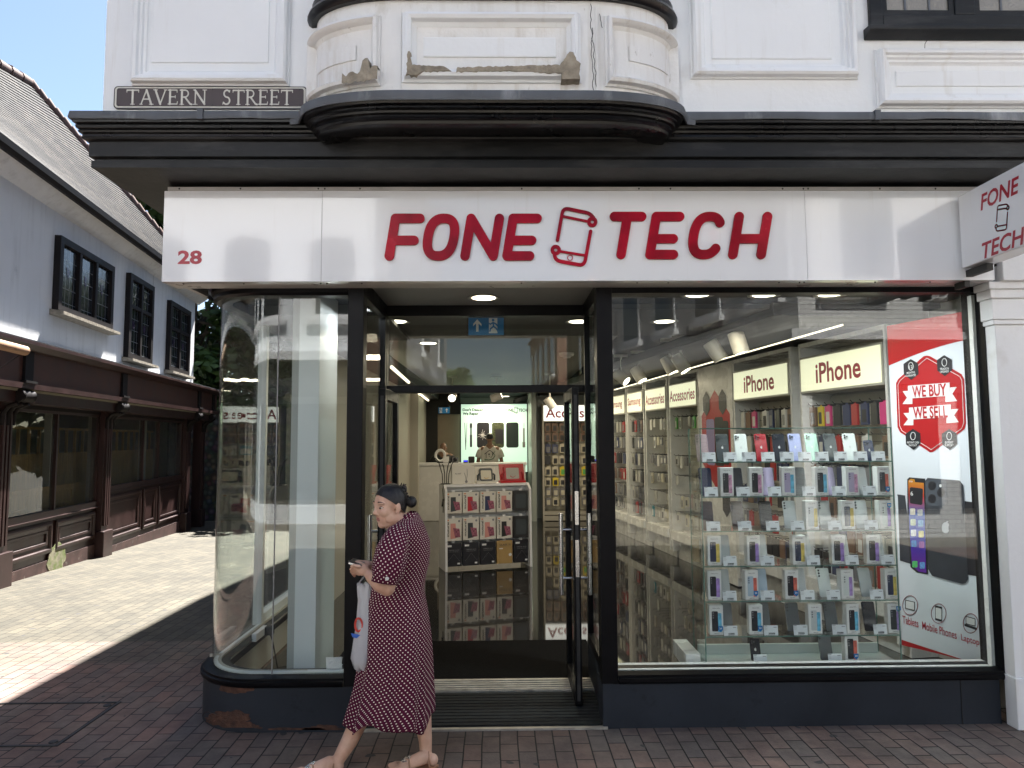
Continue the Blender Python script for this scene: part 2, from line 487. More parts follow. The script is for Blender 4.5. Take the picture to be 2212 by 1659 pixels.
M['led'] = emis('lit_led_strip', (1.0, 0.88, 0.62), .5)
M['header'] = emis('lit_header_panel', (0.93, 0.92, 0.66), 0.14, var=0.06)
M['lightbox'] = emis('lit_poster_face', (0.60, 0.86, 0.70), 0.135, var=0.05)
M['blue'] = mat('safety_blue', (0.02, 0.20, 0.50), 0.4)
M['white'] = mat('plain_white', (0.78, 0.78, 0.78), 0.45)
M['grey'] = mat('mid_grey', (0.25, 0.25, 0.25), 0.5)
M['ink'] = mat('black_ink', (0.02, 0.02, 0.025), 0.4)

# ---------------------------------------------------------------- ground: brick paving, one sheet to the horizon
def paving_material():
    m, nt, N, L, b = _new('brick_paving')
    tc = N.new('ShaderNodeTexCoord')
    sp = N.new('ShaderNodeSeparateXYZ'); L.new(tc.outputs['Object'], sp.inputs[0])
    cb = N.new('ShaderNodeCombineXYZ'); L.new(sp.outputs['Y'], cb.inputs['X']); L.new(sp.outputs['X'], cb.inputs['Y'])
    # slight waviness of the courses
    wn_ = N.new('ShaderNodeTexNoise'); wn_.inputs['Scale'].default_value = 1.2; L.new(cb.outputs[0], wn_.inputs['Vector'])
    wv = N.new('ShaderNodeVectorMath'); wv.operation = 'MULTIPLY_ADD'; wv.inputs[1].default_value = (0.03, 0.03, 0)
    L.new(wn_.outputs['Color'], wv.inputs[0]); L.new(cb.outputs[0], wv.inputs[2])
    def brick(c1, c2, mortar, bias=0.0):
        t = N.new('ShaderNodeTexBrick'); t.offset = 0.5
        t.inputs['Scale'].default_value = 1.0; t.inputs['Brick Width'].default_value = 0.205; t.inputs['Row Height'].default_value = 0.103
        t.inputs['Mortar Size'].default_value = 0.0046; t.inputs['Mortar Smooth'].default_value = 0.3; t.inputs['Bias'].default_value = bias
        t.inputs['Color1'].default_value = c4(c1); t.inputs['Color2'].default_value = c4(c2); t.inputs['Mortar'].default_value = c4(mortar)
        L.new(wv.outputs[0], t.inputs['Vector']); return t
    dark = brick((0.205, 0.125, 0.102), (0.145, 0.115, 0.104), (0.010, 0.009, 0.008))
    red = brick((0.215, 0.140, 0.112), (0.170, 0.140, 0.122), (0.012, 0.011, 0.010))
    buff = brick((0.100, 0.088, 0.062), (0.068, 0.062, 0.045), (0.022, 0.019, 0.014))
    # which brick colour where: red and charcoal by the shop, buff down the alley
    n = _noise(nt, wv.outputs[0], 2.3, 3.0)
    f = _ramp(nt, n, 0.42, 0.62)
    near = _mix(nt, f, dark.outputs['Color'], red.outputs['Color'])
    # charcoal course along the shopfront
    def step(val, edge, w):
        mr = N.new('ShaderNodeMapRange'); mr.inputs[1].default_value = edge; mr.inputs[2].default_value = edge + w
        L.new(val, mr.inputs[0]); return mr.outputs[0]
    strip = step(sp.outputs['Y'], 3.93, 0.02)
    ch = brick((0.105, 0.096, 0.092), (0.085, 0.080, 0.079), (0.012, 0.011, 0.010))
    xl = step(sp.outputs['X'], -2.0, 0.05)
    mm = N.new('ShaderNodeMath'); mm.operation = 'MULTIPLY'; L.new(strip, mm.inputs[0]); L.new(xl, mm.inputs[1])
    m3 = N.new('ShaderNodeMath'); m3.operation = 'MULTIPLY'; m3.inputs[1].default_value = .35; L.new(mm.outputs[0], m3.inputs[0])
    near = _mix(nt, m3.outputs[0], near, ch.outputs['Color'])
    al = step(sp.outputs['Y'], 6.35, 0.02)
    al2 = step(sp.outputs['Y'], 5.75, 0.02)
    midc = _mix(nt, 0.45, red.outputs['Color'], buff.outputs['Color'])
    col = _mix(nt, al2, near, midc)
    col = _mix(nt, al, col, buff.outputs['Color'])
    far = step(sp.outputs['Y'], -2.3, 0.02)
    pale = brick((0.30, 0.27, 0.22), (0.25, 0.235, 0.20), (0.12, 0.11, 0.09))  # paler paving behind the camera, put there to bounce sunlight onto the facade
    col = _mix(nt, far, pale.outputs['Color'], col)
    st = _ramp(nt, _noise(nt, wv.outputs[0], 1.1, 6.0, 0.6), 0.25, 0.75, (0.62, 0.61, 0.60, 1), (1.30, 1.27, 1.24, 1))
    col = _mix(nt, 1.0, col, st, 'MULTIPLY')
    blotch = _ramp(nt, _noise(nt, wv.outputs[0], 6.5, 5.0, 0.75), 0.30, 0.72, (0.70, 0.69, 0.68, 1), (1.22, 1.22, 1.20, 1))
    col = _mix(nt, 1.0, col, blotch, 'MULTIPLY')
    gum = _ramp(nt, _noise(nt, wv.outputs[0], 9.0, 1.0, 0.3), 0.735, 0.745)
    col = _mix(nt, gum, col, (0.05, 0.047, 0.044, 1))
    sp2 = _ramp(nt, _noise(nt, wv.outputs[0], 45.0, 3.0, 0.7), 0.72, 0.76)
    col = _mix(nt, sp2, col, (0.22, 0.21, 0.19, 1))
    L.new(col, b.inputs['Base Color'])
    b.inputs['Roughness'].default_value = 0.82
    inv = N.new('ShaderNodeMath'); inv.operation = 'SUBTRACT'; inv.inputs[0].default_value = 1.0; L.new(dark.outputs['Fac'], inv.inputs[1])
    nn = N.new('ShaderNodeMath'); nn.operation = 'MULTIPLY_ADD'; nn.inputs[1].default_value = 0.5
    L.new(_noise(nt, wv.outputs[0], 60, 4), nn.inputs[0]); L.new(inv.outputs[0], nn.inputs[2])
    _bump(nt, b, nn.outputs[0], 0.7, 0.006)
    return m
M['paving'] = paving_material()
def gz(y):
    return -0.036 * (min(y, 30) - 8.0) if y > 8.0 else 0.0
def make_ground():
    mb = MB()
    ys = [-200, -40, -10, 0, 4, 6, 8, 8.5, 10, 12, 14, 16, 18, 20, 25, 30, 60, 250]
    xs = [-250, -60, -20, -8, -4, 0, 4, 8, 20, 60, 250]
    mb.grid([[(x, y, gz(y)) for x in xs] for y in ys])
    o = mb.build('paving', M['paving']); tag(o, kind='structure')
make_ground()

# inset paver tray covers (thin metal outline let into the bricks)
def tray(x0, x1, y0, y1, label, nm='manhole_cover'):
    t = thing(nm, label, 'manhole cover', ((x0 + x1) / 2, (y0 + y1) / 2, 0))
    fm = MB()
    w = 0.018
    fm.box(x0, x1, y0, y0 + w, 0.001, 0.006); fm.box(x0, x1, y1 - w, y1, 0.001, 0.006)
    fm.box(x0, x0 + w, y0 + w, y1 - w, 0.001, 0.006); fm.box(x1 - w, x1, y0 + w, y1 - w, 0.001, 0.006)
    fm.build('rim', M['grey_iron'], t)
    for (a, b) in ((x0 + 0.06, y0 + 0.06), (x1 - 0.06, y0 + 0.06), (x0 + 0.06, y1 - 0.06), (x1 - 0.06, y1 - 0.06)):
        k = MB(); k.lathe([(0.0, 0.007), (0.022, 0.007), (0.026, 0.001)], 12, (a, b, 0)); k.build('keyhole', M['grey_iron'], t)
M['grey_iron'] = mat('dark_iron', (0.05, 0.05, 0.05), 0.6, metal=0.4, var=0.2)
a = onZ(262, 1517); b_ = onZ(190, 1612)
tray(a.x - 0.95, a.x, b_.y, a.y, 'brick-filled access cover with thin iron rim in the paving, bottom left')

# ---------------------------------------------------------------- the shop building
shop = thing('shop_building', 'white rendered corner shop with black cornice, curved corner window and red lettered sign band', 'building', (0.4, 4.9, 0))
YW = 3.90      # upper wall plane
YG = 4.44      # window glass plane
XL = -2.255    # upper wall left end
XR = 7.5
# upper wall mass
mb = MB(); mb.box(XL, XR, YW, 20.0, 3.46, 10.4)
mb.build('wall', M['render'], shop)
mb = MB()
mb.prism([(XL - .1, YW - .1, 10.4), (XL - .1, 20.3, 10.4), (XL + 3.5, 20.3, 12.2), (XL + 3.5, YW + 2.6, 12.2)], (0, 0, 0.12))
mb.prism([(XL - .1, YW - .1, 10.4), (XL + 3.5, YW + 2.6, 12.2), (XR, YW + 2.6, 12.2), (XR, YW - .1, 10.4)], (0, 0, 0.12))
mb.build('roof', mat('brown_roof_tiles', (0.16, 0.09, 0.06), 0.8, var=0.3), shop)

# raised panels on the upper wall
PROF = [(0.0, 0.0), (0.0, 0.012), (0.008, 0.016), (0.012, 0.046), (0.024, 0.056), (0.040, 0.052), (0.046, 0.034), (0.058, 0.032), (0.064, 0.018), (0.078, 0.016), (0.084, 0.006), (0.092, 0.0)]
def wall_pt(x, z, o): return (x, YW - o, z)
def panel(x0, x1, y0, y1, Yp=YW, inner=None, prof=PROF, name='panel_moulding'):
    a = onY(x0, y1, Yp); b = onY(x1, y0, Yp)
    f = lambda x, z, o: (x, Yp - o, z)
    mb = MB(); moulding(mb, a.x, b.x, a.z, b.z, prof, f)
    if inner:
        c = onY(inner[0], inner[3], Yp); d = onY(inner[1], inner[2], Yp)
        moulding(mb, c.x, d.x, c.z, d.z, [(0, -0.001), (0.0, 0.008), (0.006, 0.010), (0.012, 0.010)], f)
        mb.add([f(c.x + .012, c.z + .012, .010), f(d.x - .012, c.z + .012, .010), f(d.x - .012, d.z - .012, .010), f(c.x + .012, d.z - .012, .010)], [(0, 1, 2, 3)])
    return mb.build(name, M['render'], shop)
panel(286, 636, -330, 187, inner=(328, 589, -280, 136))
panel(1491, 1829, -330, 172, inner=(1538, 1778, -280, 128))
panel(1893, 2800, 112, 235, inner=(1935, 2760, 157, 187))

# first floor window, top right
wfr = MB()
a = onY(1878, 60, YW - .02); b = onY(2560, -330, YW - .02)
wx0, wx1, wz0, wz1 = a.x, b.x, a.z, b.z
frame_mb(wfr, wx0, wx1, wz0, wz1, 0.075, YW - .035, YW - .004)
mull = [onY(2103, 20, YW - .1).x, onY(2103 + 225, 20, YW - .1).x]
for x in mull: wfr.box(x - .06, x + .06, YW - .032, YW - .004, wz0 + .075, wz1 - .075)
w_ob = wfr.build('window', M['black_paint'], shop, bevel=0.006)
sash = MB(); bars = MB(); pane = MB()
xs = [wx0 + .075] + [v for x in mull for v in (x - .06, x + .06)] + [wx1 - .075]
for i in range(0, len(xs), 2):
    frame_mb(sash, xs[i] + .001, xs[i + 1] - .001, wz0 + .076, wz1 - .076, 0.03, YW - .024, YW - .006)
    pane.box(xs[i] + .03, xs[i + 1] - .03, YW - .014, YW - .010, wz0 + .105, wz1 - .115)
    for k in (1, 2):
        x = xs[i] + (xs[i + 1] - xs[i]) * k / 3
        bars.box(x - .006, x + .006, YW - .020, YW - .0145, wz0 + .106, wz1 - .116)
    bars.box(xs[i] + .031, xs[i + 1] - .031, YW - .0195, YW - .015, wz0 + .62, wz0 + .632)
def child_of(o): KIDS.setdefault(o.name, []); return o
sash.build('sash', M['black_paint'], w_ob); bars.build('glazing_bar', M['lead'], w_ob)
frost = mat('obscured_glass', (0.22, 0.21, 0.185), 0.12, var=0.15, vs=4, bump=0.8, bs=70, bd=0.006, coat=0.5)
pane.build('pane', frost, w_ob)
sl = MB(); c = onY(1872, 70, YW - .12)
sl.prism([(wx0 - .03, YW - .004, wz0 - .003), (wx0 - .03, YW - .085, wz0 - .015), (wx0 - .03, YW - .085, wz0 - .045), (wx0 - .03, YW - .004, wz0 - .07)], (wx1 - wx0 + .06, 0, 0))
sl.build('sill', M['black_paint'], w_ob, bevel=0.006)

# oriel bay: plan curve
BX0, BX1, BYF, BYW = -0.53, 0.46, 3.64, YW + .02
BRX, BRY = 0.52, BYW - BYF
def bay_path(off=0.0, n=14):
    L_ = [(BX0 - (BRX + off) * math.sin(rad(90 - 90 * k / n)), BYW - (BRY + off) * math.cos(rad(90 - 90 * k / n))) for k in range(n + 1)]
    R_ = [(BX1 + (BRX + off) * math.sin(rad(90 * k / n)), BYW - (BRY + off) * math.cos(rad(90 * k / n))) for k in range(n + 1)]
    return L_ + R_
def bay_wall():
    mb = MB(); p = bay_path(); zs = [3.50, 3.7, 3.9, 4.1, 4.25]
    mb.grid([[(x, y, z) for (x, y) in p] for z in zs])
    return mb
bw = bay_wall().build('bay', M['render_bay'], shop, smooth=True, auto=30)
up = MB(); p = bay_path(); up.grid([[(x, y, z) for (x, y) in p] for z in (4.24, 5.9)]); up.build('bay_window', M['black_paint'], shop, smooth=True)
# bay sill band (black) and the window above it
mb = MB(); sweep(mb, bay_path(), [(0.0, 4.115), (0.030, 4.112), (0.048, 4.125), (0.055, 4.145), (0.048, 4.165), (0.030, 4.178), (0.030, 4.22), (0.0, 4.24)])
mb.build('bay_sill', M['black_gloss'], shop, smooth=True, auto=35)
# bay front panel and pilaster joints
panel(869, 1253, 31, 180, Yp=BYF, inner=(915, 1200, 83, 124), prof=[(0, 0), (0, .012), (.012, .018), (.018, .048), (.034, .056), (.050, .046), (.056, .016), (.075, .004), (.08, -.014)], name='bay_panel')
def bay_pt_side(sgn):
    def f(s, z, o):   # s in degrees from front
        a = rad(s)
        cx = BX0 if sgn < 0 else BX1
        n = Vector((math.sin(a) * BRY, math.cos(a) * BRX)).normalized()
        return (cx + sgn * (BRX * math.sin(a) + n.x * o), BYW - (BRY * math.cos(a) + n.y * o), z)
    return f
for sgn in (-1, 1):
    f = bay_pt_side(sgn); z0 = onY(870, 190, 3.70).z - .02; z1 = onY(870, 48, 3.70).z
    mb = MB()
    prof = [(0, 0), (0, .012), (.6, .018), (.9, .046), (1.8, .054), (2.5, .040), (2.8, .014), (3.6, .004), (4.2, -.008)]
    rows = []
    for (i, o) in prof:
        a, b_, c, d = 12 + i * 1.6, 84 - i * 1.2, z0 + i * .018, z1 - i * .018
        N_ = 14
        ring = [f(a + (b_ - a) * k / N_, c, o) for k in range(N_)] + [f(b_, c + (d - c) * k / 3, o) for k in range(3)] \
            + [f(b_ + (a - b_) * k / N_, d, o) for k in range(N_)] + [f(a, d + (c - d) * k / 3, o) for k in range(3)]
        rows.append(ring)
    mb.grid(rows, close_u=True)
    # raised field
    za, zb = z0 + .16, z1 - .15
    rows = [[f(28 + 42 * k / 10, z, o) for k in range(11)] for (z, o) in ((za, -.002), (za, .008), (zb, .008), (zb, -.002))]
    mb.grid(rows)
    mb.build('bay_panel', M['render_bay'], shop, smooth=True, auto=35)
# eroded bare-stone patches on the bay panels
def ragged(pts, Yp, th, seed):
    r = random.Random(seed)
    P = []
    for i in range(len(pts)):
        a, b2 = pts[i], pts[(i + 1) % len(pts)]
        n = max(1, int(math.hypot(b2[0] - a[0], b2[1] - a[1]) / 5))
        for k in range(n):
            t = k / n
            P.append((a[0] + (b2[0] - a[0]) * t + r.uniform(-1.6, 1.6), a[1] + (b2[1] - a[1]) * t + r.uniform(-1.4, 1.4)))
    return [onY(x, y, Yp) for x, y in P]
mb = MB()
for pts, s in (([(878, 160), (880, 112), (886, 110), (890, 140), (960, 143), (975, 153), (910, 155), (898, 162)], 1),
               ([(985, 146), (1100, 142), (1210, 140), (1232, 110), (1240, 112), (1243, 125), (1253, 138), (1252, 170), (1213, 172), (1212, 158), (1100, 153), (985, 155)], 2)):
    P = ragged(pts, BYF - .060, 0.01, s)
    mb.prism(P, (0, .07, 0))
mb.build('stone_patch', M['stone_raw'], shop)
f = bay_pt_side(-1); mb = MB(); r = random.Random(5)
top = []; bot = []
for k in range(16):
    s = 12 + 22 * k / 15
    z = z0 + .035
    h = .085 if 17 < s < 21 else (.045 if s < 21 else .022 * (1 - (s - 30) / 40))
    top.append((s, z + h + r.uniform(-.012, .012))); bot.append((s, z - .03 + r.uniform(-.008, .008)))
mb.grid([[f(s, z, .060) for s, z in top], [f(s, z, .062) for s, z in bot]])
mb.grid([[f(s, z, -.01) for s, z in top], [f(s, z, .060) for s, z in top]])
mb.build('stone_patch', M['stone_raw'], shop)
# hairline cracks
mb = MB(); r = random.Random(11)
def crack(x, y, x1, y1, n, j, Yp):
    pts = [onY(x + (x1 - x) * k / n + r.uniform(-j, j), y + (y1 - y) * k / n + r.uniform(-j, j) * .4, Yp) for k in range(n + 1)]
    mb = MB(); mb.tube(pts, 0.0016, 4); mb.build('crack', M['black_soft'], shop)
crack(1276, 8, 1281, 195, 22, 2.2, BYF - .0005); crack(1278, 60, 1290, 205, 12, 2, BYF - .0005)
crack(1000, 200, 1180, 196, 14, 2, BYF - .0005); crack(2008, 60, 1990, 130, 8, 2, YW - .0005); crack(780, 40, 762, 110, 8, 2, BYF + .06); crack(1296, 30, 1300, 60, 5, 1, BYF)
# vertical joint lines on bay
mb = MB()
for px in (864, 1291):
    mb = MB(); a = onY(px, 200, BYF); mb.box(a.x - .006, a.x + .006, BYF - .006, BYF + .02, 3.56, 4.085); mb.build('bay_joint', M['render_bay'], shop)

# main cornice: profile swept along the front and round the left corner
CB = 4.10   # reference plane of the cornice profile
def cor(y, z): return (CB - y, z)
cor_low = [cor(4.30, 3.300), cor(3.925, 3.298), cor(3.925, 3.338), cor(3.94, 3.345), cor(3.94, 3.352), cor(3.915, 3.36), cor(3.915, 3.445), cor(3.89, 3.452), cor(3.885, 3.462)]
cor_mid = [cor(3.885, 3.462), cor(3.889, 3.466), cor(3.890, 3.480), cor(3.876, 3.484), cor(3.872, 3.494), cor(3.880, 3.500), cor(3.866, 3.506), cor(3.862, 3.520), cor(3.870, 3.528), cor(3.852, 3.534), cor(3.850, 3.548), cor(3.860, 3.56)]
cor_lead = [cor(3.862, 3.552), cor(3.840, 3.546), cor(3.836, 3.556), cor(3.842, 3.592), cor(3.855, 3.598), cor(3.95, 3.61)]
PLAN = [(-(-XL) - 0.20 + 0.20 - 0.0, 16.0), (XL + 0.0, 16.0)]
cxl = XL + (CB - YW) * 0.0
corner_x = -2.147
path = [(corner_x, 14.0), (corner_x, CB), (XR, CB)]
for nm, pr, m_ in (('cornice', cor_low, M['black_paint']), ('cornice_moulding', cor_mid, M['black_gloss'])):
    mb = MB(); sweep(mb, path, pr); mb.build(nm, m_, shop)
# lead, with wavy lower edge; laid in lengths with standing laps
mb = MB()
r = random.Random(3)
n = 90
P2 = [(corner_x, 14.0), (corner_x, 9.0)] + [(corner_x, 9.0 - (9.0 - CB) * k / 12) for k in range(1, 13)] + [(corner_x + (XR - corner_x) * k / n, CB) for k in range(1, n + 1)]
wav = [r.uniform(-.003, .003) + .003 * math.sin(k * .7) for k in range(len(P2))]
cols = []
for k, (x, y) in enumerate(P2):
    if y > CB + 1e-6: nx, ny = -1, 0
    elif abs(x - corner_x) < 1e-6: nx, ny = -1, -1
    else: nx, ny = 0, -1
    dz = wav[k]; do = wav[k] * .8
    cols.append([(x + nx * (o + (do if i < 4 else 0)), y + ny * (o + (do if i < 4 else 0)), z + (dz if i < 3 else 0)) for i, (o, z) in enumerate(cor_lead)])
mb.grid(cols)
for px in (433, 1895):
    a = onY(px, 250, 3.84)
    mb.box(a.x - .016, a.x + .016, 3.829, 3.87, 3.541, 3.600)
mb.build('lead_flashing', M['lead'], shop, smooth=True, auto=50)

# bay cornice below the bay (mouldings stepping in to the board)
bp = bay_path(0.0)
bay_prof = [(0.075, 3.515), (0.070, 3.500), (0.045, 3.494), (0.045, 3.482), (0.050, 3.474), (0.034, 3.466), (0.030, 3.452), (0.012, 3.446), (0.012, 3.430), (0.016, 3.420), (-0.004, 3.412), (-0.010, 3.392), (-0.03, 3.385), (-0.10, 3.40), (-.25, 3.44)]
BYW0 = BYW
def bay_path2(off=0.0, n=14, ext=0.03):
    L_ = [(BX0 - (BRX - .03) * math.sin(rad(90 - 90 * k / n)), BYW - .10 - (BRY - .10) * math.cos(rad(90 - 90 * k / n))) for k in range(n + 1)]
    R_ = [(BX1 + (BRX - .03) * math.sin(rad(90 * k / n)), BYW - .10 - (BRY - .10) * math.cos(rad(90 * k / n))) for k in range(n + 1)]
    return [(L_[0][0], BYW + .05)] + L_ + R_ + [(R_[-1][0], BYW + .05)]
bay_prof = [(o, 3.520 + (z - 3.515) * .72) for o, z in bay_prof]
mb = MB(); sweep(mb, bay_path2(), bay_prof); mb.build('bay_cornice', M['black_gloss'], shop, smooth=True, auto=30)
mb = MB()
pl = bay_path2()
prl = [(0.078, 3.520), (0.088, 3.516), (0.092, 3.528), (0.090, 3.566), (0.075, 3.575), (-.04, 3.596)]
mb2 = MB(); sweep(mb2, [(pl[0][0] - .14, 3.935), (pl[0][0] - .05, 3.915)] + pl[2:-2] + [(pl[-1][0] + .05, 3.915), (pl[-1][0] + .14, 3.935)], prl)
mb2.build('lead_flashing', M['lead'], shop, smooth=True, auto=40)

# right-hand pilaster
pxl = onY(2171, 1080, 4.30).x
mb = MB(); mb.box(pxl, pxl + 1.0, 4.30, 4.60, 0.30, 2.44)
for (dz0, dz1, o) in ((2.44, 2.47, .018), (2.47, 2.60, .030), (2.60, 2.655, .048), (2.655, 2.70, .066)):
    mb.box(pxl - o, pxl + 1.0 + o, 4.30 - o, 4.384, dz0, dz1)
mb.box(pxl - .012, pxl + 1.0, 4.285, 4.384, 0.0, 0.30)
mb.box(pxl + .0, pxl + 1.0, 4.20, 4.60, 2.70, 3.297); mb.box(pxl + .3, XR, 4.40, 4.60, 0, 3.297)
mb.build('pilaster', M['render'], shop, bevel=0.005)

# ---------------- shopfront frames
def XX(x, y, Y): return onY(x, y, Y).x
P1a, P1b = XX(753, 640, 4.40), XX(787, 640, 4.40)
P2a, P2b = XX(1287, 640, 4.40), XX(1321, 640, 4.40)
GR = XX(2119, 640, 4.40)
CCX, CCY = -1.50, 4.84
def corner_path(r, x1, back=2.0, n=16):
    return [(CCX - r, CCY + back)] + [(CCX - r, CCY + back * .3)] + arc(CCX, CCY, r, 180, 270, n) + [(x1, CCY - r)]
# riser, left (curved) and right
mb = MB(); sweep(mb, corner_path(.45, P1b), [(-.10, -.02), (0.0, -.02), (0.0, .262), (-.10, .262)])
mb.build('stall_riser', M['riser'], shop, smooth=True, auto=40)
mb = MB(); mb.box(P2a + .005, pxl - .035, 4.39, 4.60, -.02, .262); ris = mb.build('stall_riser', M['riser'], shop, bevel=.004)
mb = MB(); a = onY(3300 * .54, 1500, 4.38); xj = XX(2077, 1520, 4.39)
mb.box(xj - .002, xj + .002, 4.386, 4.395, 0.0, .262); mb.build('panel_joint', M['black'], ris)
# rust patches on the curved riser
def on_riser(x, y, r=.4515):
    d = ray(x, y); ox, oy = -CCX, -CCY   # circle hit in plan
    A = d.x * d.x + d.y * d.y; B = 2 * (ox * d.x + oy * d.y); C = ox * ox + oy * oy - r * r
    disc = B * B - 4 * A * C
    if disc > 0:
        t = (-B - math.sqrt(disc)) / (2 * A)
        p = Vector((d.x * t, d.y * t, CAM_H + d.z * t))
        if p.x < CCX: return p
    return onY(x, y, CCY - r)
def rust(cx, cy, w, h, seed, lean=0.0):
    r = random.Random(seed); n = 40; P = []
    for k in range(n):
        a = 2 * math.pi * k / n
        q = 1 + r.uniform(-.18, .12) + .15 * math.sin(3 * a + seed)
        P.append((cx + w * math.cos(a) * q, cy + h * math.sin(a) * q + lean * math.cos(a)))
    rows = []
    for s in (1.0, .75, .5, .25, .02):
        rows.append([on_riser(cx + (x - cx) * s, min(1577 if x > 560 else 1572, cy + (y - cy) * s)) for x, y in P])
    mb = MB(); mb.grid(rows, close_u=True)
    return mb
mbs = MB()
for args in ((505, 1484, 36, 14, 2, 6), (492, 1555, 48, 22, 4, 4), (525, 1568, 40, 9, 6, 3), (640, 1577, 60, 6, 9, 0), (700, 1574, 45, 8, 12, 0)):
    q = rust(*args); k = len(mbs.v); mbs.v += q.v; mbs.f += [tuple(i + k for i in f) for f in q.f]; mbs.mi += [0] * len(q.f)
mbs.build('rust_patch', M['rust'], shop)
# black sill trims
mb = MB(); sweep(mb, corner_path(.45, P1a), [(-.16, .262), (.012, .264), (.018, .275), (.018, .296), (.002, .300), (.002, .312), (-.04, .322), (-.16, .322)])
mb.build('window_sill', M['frame'], shop, smooth=True, auto=35)
mb = MB(); sweep(mb, [(P2b, CCY - .45), (GR + .05, CCY - .45)], [(-.16, .262), (.012, .264), (.018, .275), (.018, .296), (.002, .300), (.002, .312), (-.04, .322), (-.16, .322)])
mb.build('window_sill', M['frame'], shop)
# white putty sill inside the curved glass
mb = MB(); sweep(mb, corner_path(.40, P1a), [(-.012, .322), (-.008, .332), (-.05, .335), (-.05, .323)])
mb.build('inner_sill', M['white_gloss'], shop, smooth=True, auto=35)
# head trim over the windows
mb = MB(); sweep(mb, corner_path(.43, P1a, back=2.0), [(-.10, 2.66), (0.0, 2.66), (.02, 2.675), (.02, 2.70), (.035, 2.715), (.035, 2.80), (-.10, 2.80)])
mb.build('window_head', M['frame'], shop, smooth=True, auto=35)
mb = MB(); mb.box(P2b, GR, 4.41, 4.50, 2.67, 2.80); mb.box(P1b, P2a, 4.43, 4.52, 2.745, 2.80)
mb.build('window_head', M['frame'], shop, bevel=.003)
# posts
mb = MB(); mb.box(P1a, P1b, 4.385, 4.50, .262, 2.80); mb.build('door_post', M['frame'], shop, bevel=.004)
mb = MB(); mb.box(P2a, P2b, 4.385, 4.50, .262, 2.80); mb.build('door_post', M['frame'], shop, bevel=.004)
mb = MB(); mb.box(GR, pxl - .001, 4.385, 4.60, .262, 2.80); mb.build('end_post', M['frame'], shop, bevel=.004)
# soffit closing above the shopfront, behind the sign
mb = MB(); mb.box(-2.03, XR, 4.25, 4.80, 2.80, 3.298); mb.box(-1.88, XR, 4.80, 6.9, 2.80, 3.298)
mb.box(-1.88, XR, 6.9, 20.0, 2.93, 3.46)
mb.box(-2.10, XR, 4.30, 6.9, 3.30, 3.46); mb.box(-2.10, -1.881, 6.9, 20, 3.30, 3.46)
mb.build('soffit', M['black'], shop)
# curved corner glass + flat piece + joint
mb = MB()
for th in (0.0,):
    sweep(mb, [(CCX - .40, CCY + .75)] + arc(CCX, CCY, .40, 180, 270, 20) + [(CCX + .09, CCY - .40)],
          [(0.0, .322), (0.0, 2.67), (-.006, 2.67), (-.006, .322)])
mb.build('curved_pane', M['glass_curved'], shop, smooth=True, auto=35)
xj = CCX + .096
mb = MB(); mb.box(xj, P1a, YG, YG + .006, .322, 2.67); mb.build('window_pane', M['glass'], shop)
mb = MB(); mb.box(xj - .006, xj, YG - .001, YG + .008, .322, 2.67); mb.build('glass_joint', M['grey'], shop)
mb = MB(); mb.box(CCX - .404, CCX - .40, CCY + .80, CCY + 1.95, .36, 2.67); mb.build('window_pane', M['glass'], shop)
mb = MB(); mb.box(CCX - .43, CCX - .36, CCY + .755, CCY + .80, .322, 2.67); mb.box(CCX - .43, CCX - .36, CCY + 1.95, CCY + 2.0, .262, 2.67)
mb.box(CCX - .43, CCX - .36, CCY + .80, CCY + 1.95, .322, .40)
mb.build('window_frame', M['white_gloss'], shop, bevel=.004)
mb = MB(); mb.box(P2b, GR, YG, YG + .006, .322, 2.67); mb.build('window_pane', M['glass'], shop)
# thin pale inner beads at the right window
mb = MB(); mb.box(GR - .022, GR - .002, YG + .02, YG + .06, .322, 2.66); mb.box(P2b, GR - .03, YG + .008, YG + .03, .320, .327)
mb.build('window_bead', M['white_lam'], shop)

# ---------------- door recess
YD = 5.36
RL, RR = P1b - .012, P2a + .03
for sx, x, out in ((-1, RL, -1), (1, RR, 1)):
    rs = MB()
    rs.box(x, x + out * .05, 4.50, YD - .02, -.02, .262)
    rs.build('stall_riser', M['riser'], shop)
    fr = MB()
    fr.box(x, x + out * .05, 4.50, YD - .02, .262, .32); fr.box(x, x + out * .05, 4.50, YD - .02, 2.67, 2.80)
    fr.box(x, x + out * .05, YD - .07, YD - .02, .32, 2.67)
    fr.build('reveal_frame', M['frame'], shop)
    tb = MB(); tb.box(x + out * .004, x + out * .045, 4.505, 4.56, .322, 2.668); tb.build('reveal_bead', M['frame_side'], shop)
    g = MB(); g.box(x + out * .02, x + out * .026, 4.56, YD - .07, .32, 2.67); g.build('window_pane', M['glass'], shop)
mb = MB(); mb.box(RL, RR, 4.52, YD + .1, 2.775, 2.80); mb.build('recess_ceiling', mat('grey_recess_board', (0.30, 0.30, 0.28), 0.5), shop)
# door frame and transom
dz_t = onY(1050, 832, YD).z; dz_b = onY(1050, 848, YD).z
dfr = MB()
dxl, dxr = XX(836, 760, YD), XX(1265, 760, YD)
dfr.box(RL - .002, dxl, YD, YD + .09, 0, 2.775); dfr.box(dxr, RR + .07, YD, YD + .09, 0, 2.775)
dfr.box(dxl, dxr, YD, YD + .09, dz_b, dz_t); dfr.box(dxl, dxr, YD, YD + .09, onY(1050, 682, YD).z, 2.775)
dfr.build('door_frame', M['frame'], shop, bevel=.004)
mb = MB(); mb.box(dxl, dxr, YD + .04, YD + .046, dz_t, onY(1050, 682, YD).z); mb.build('transom_pane', M['glass'], shop)
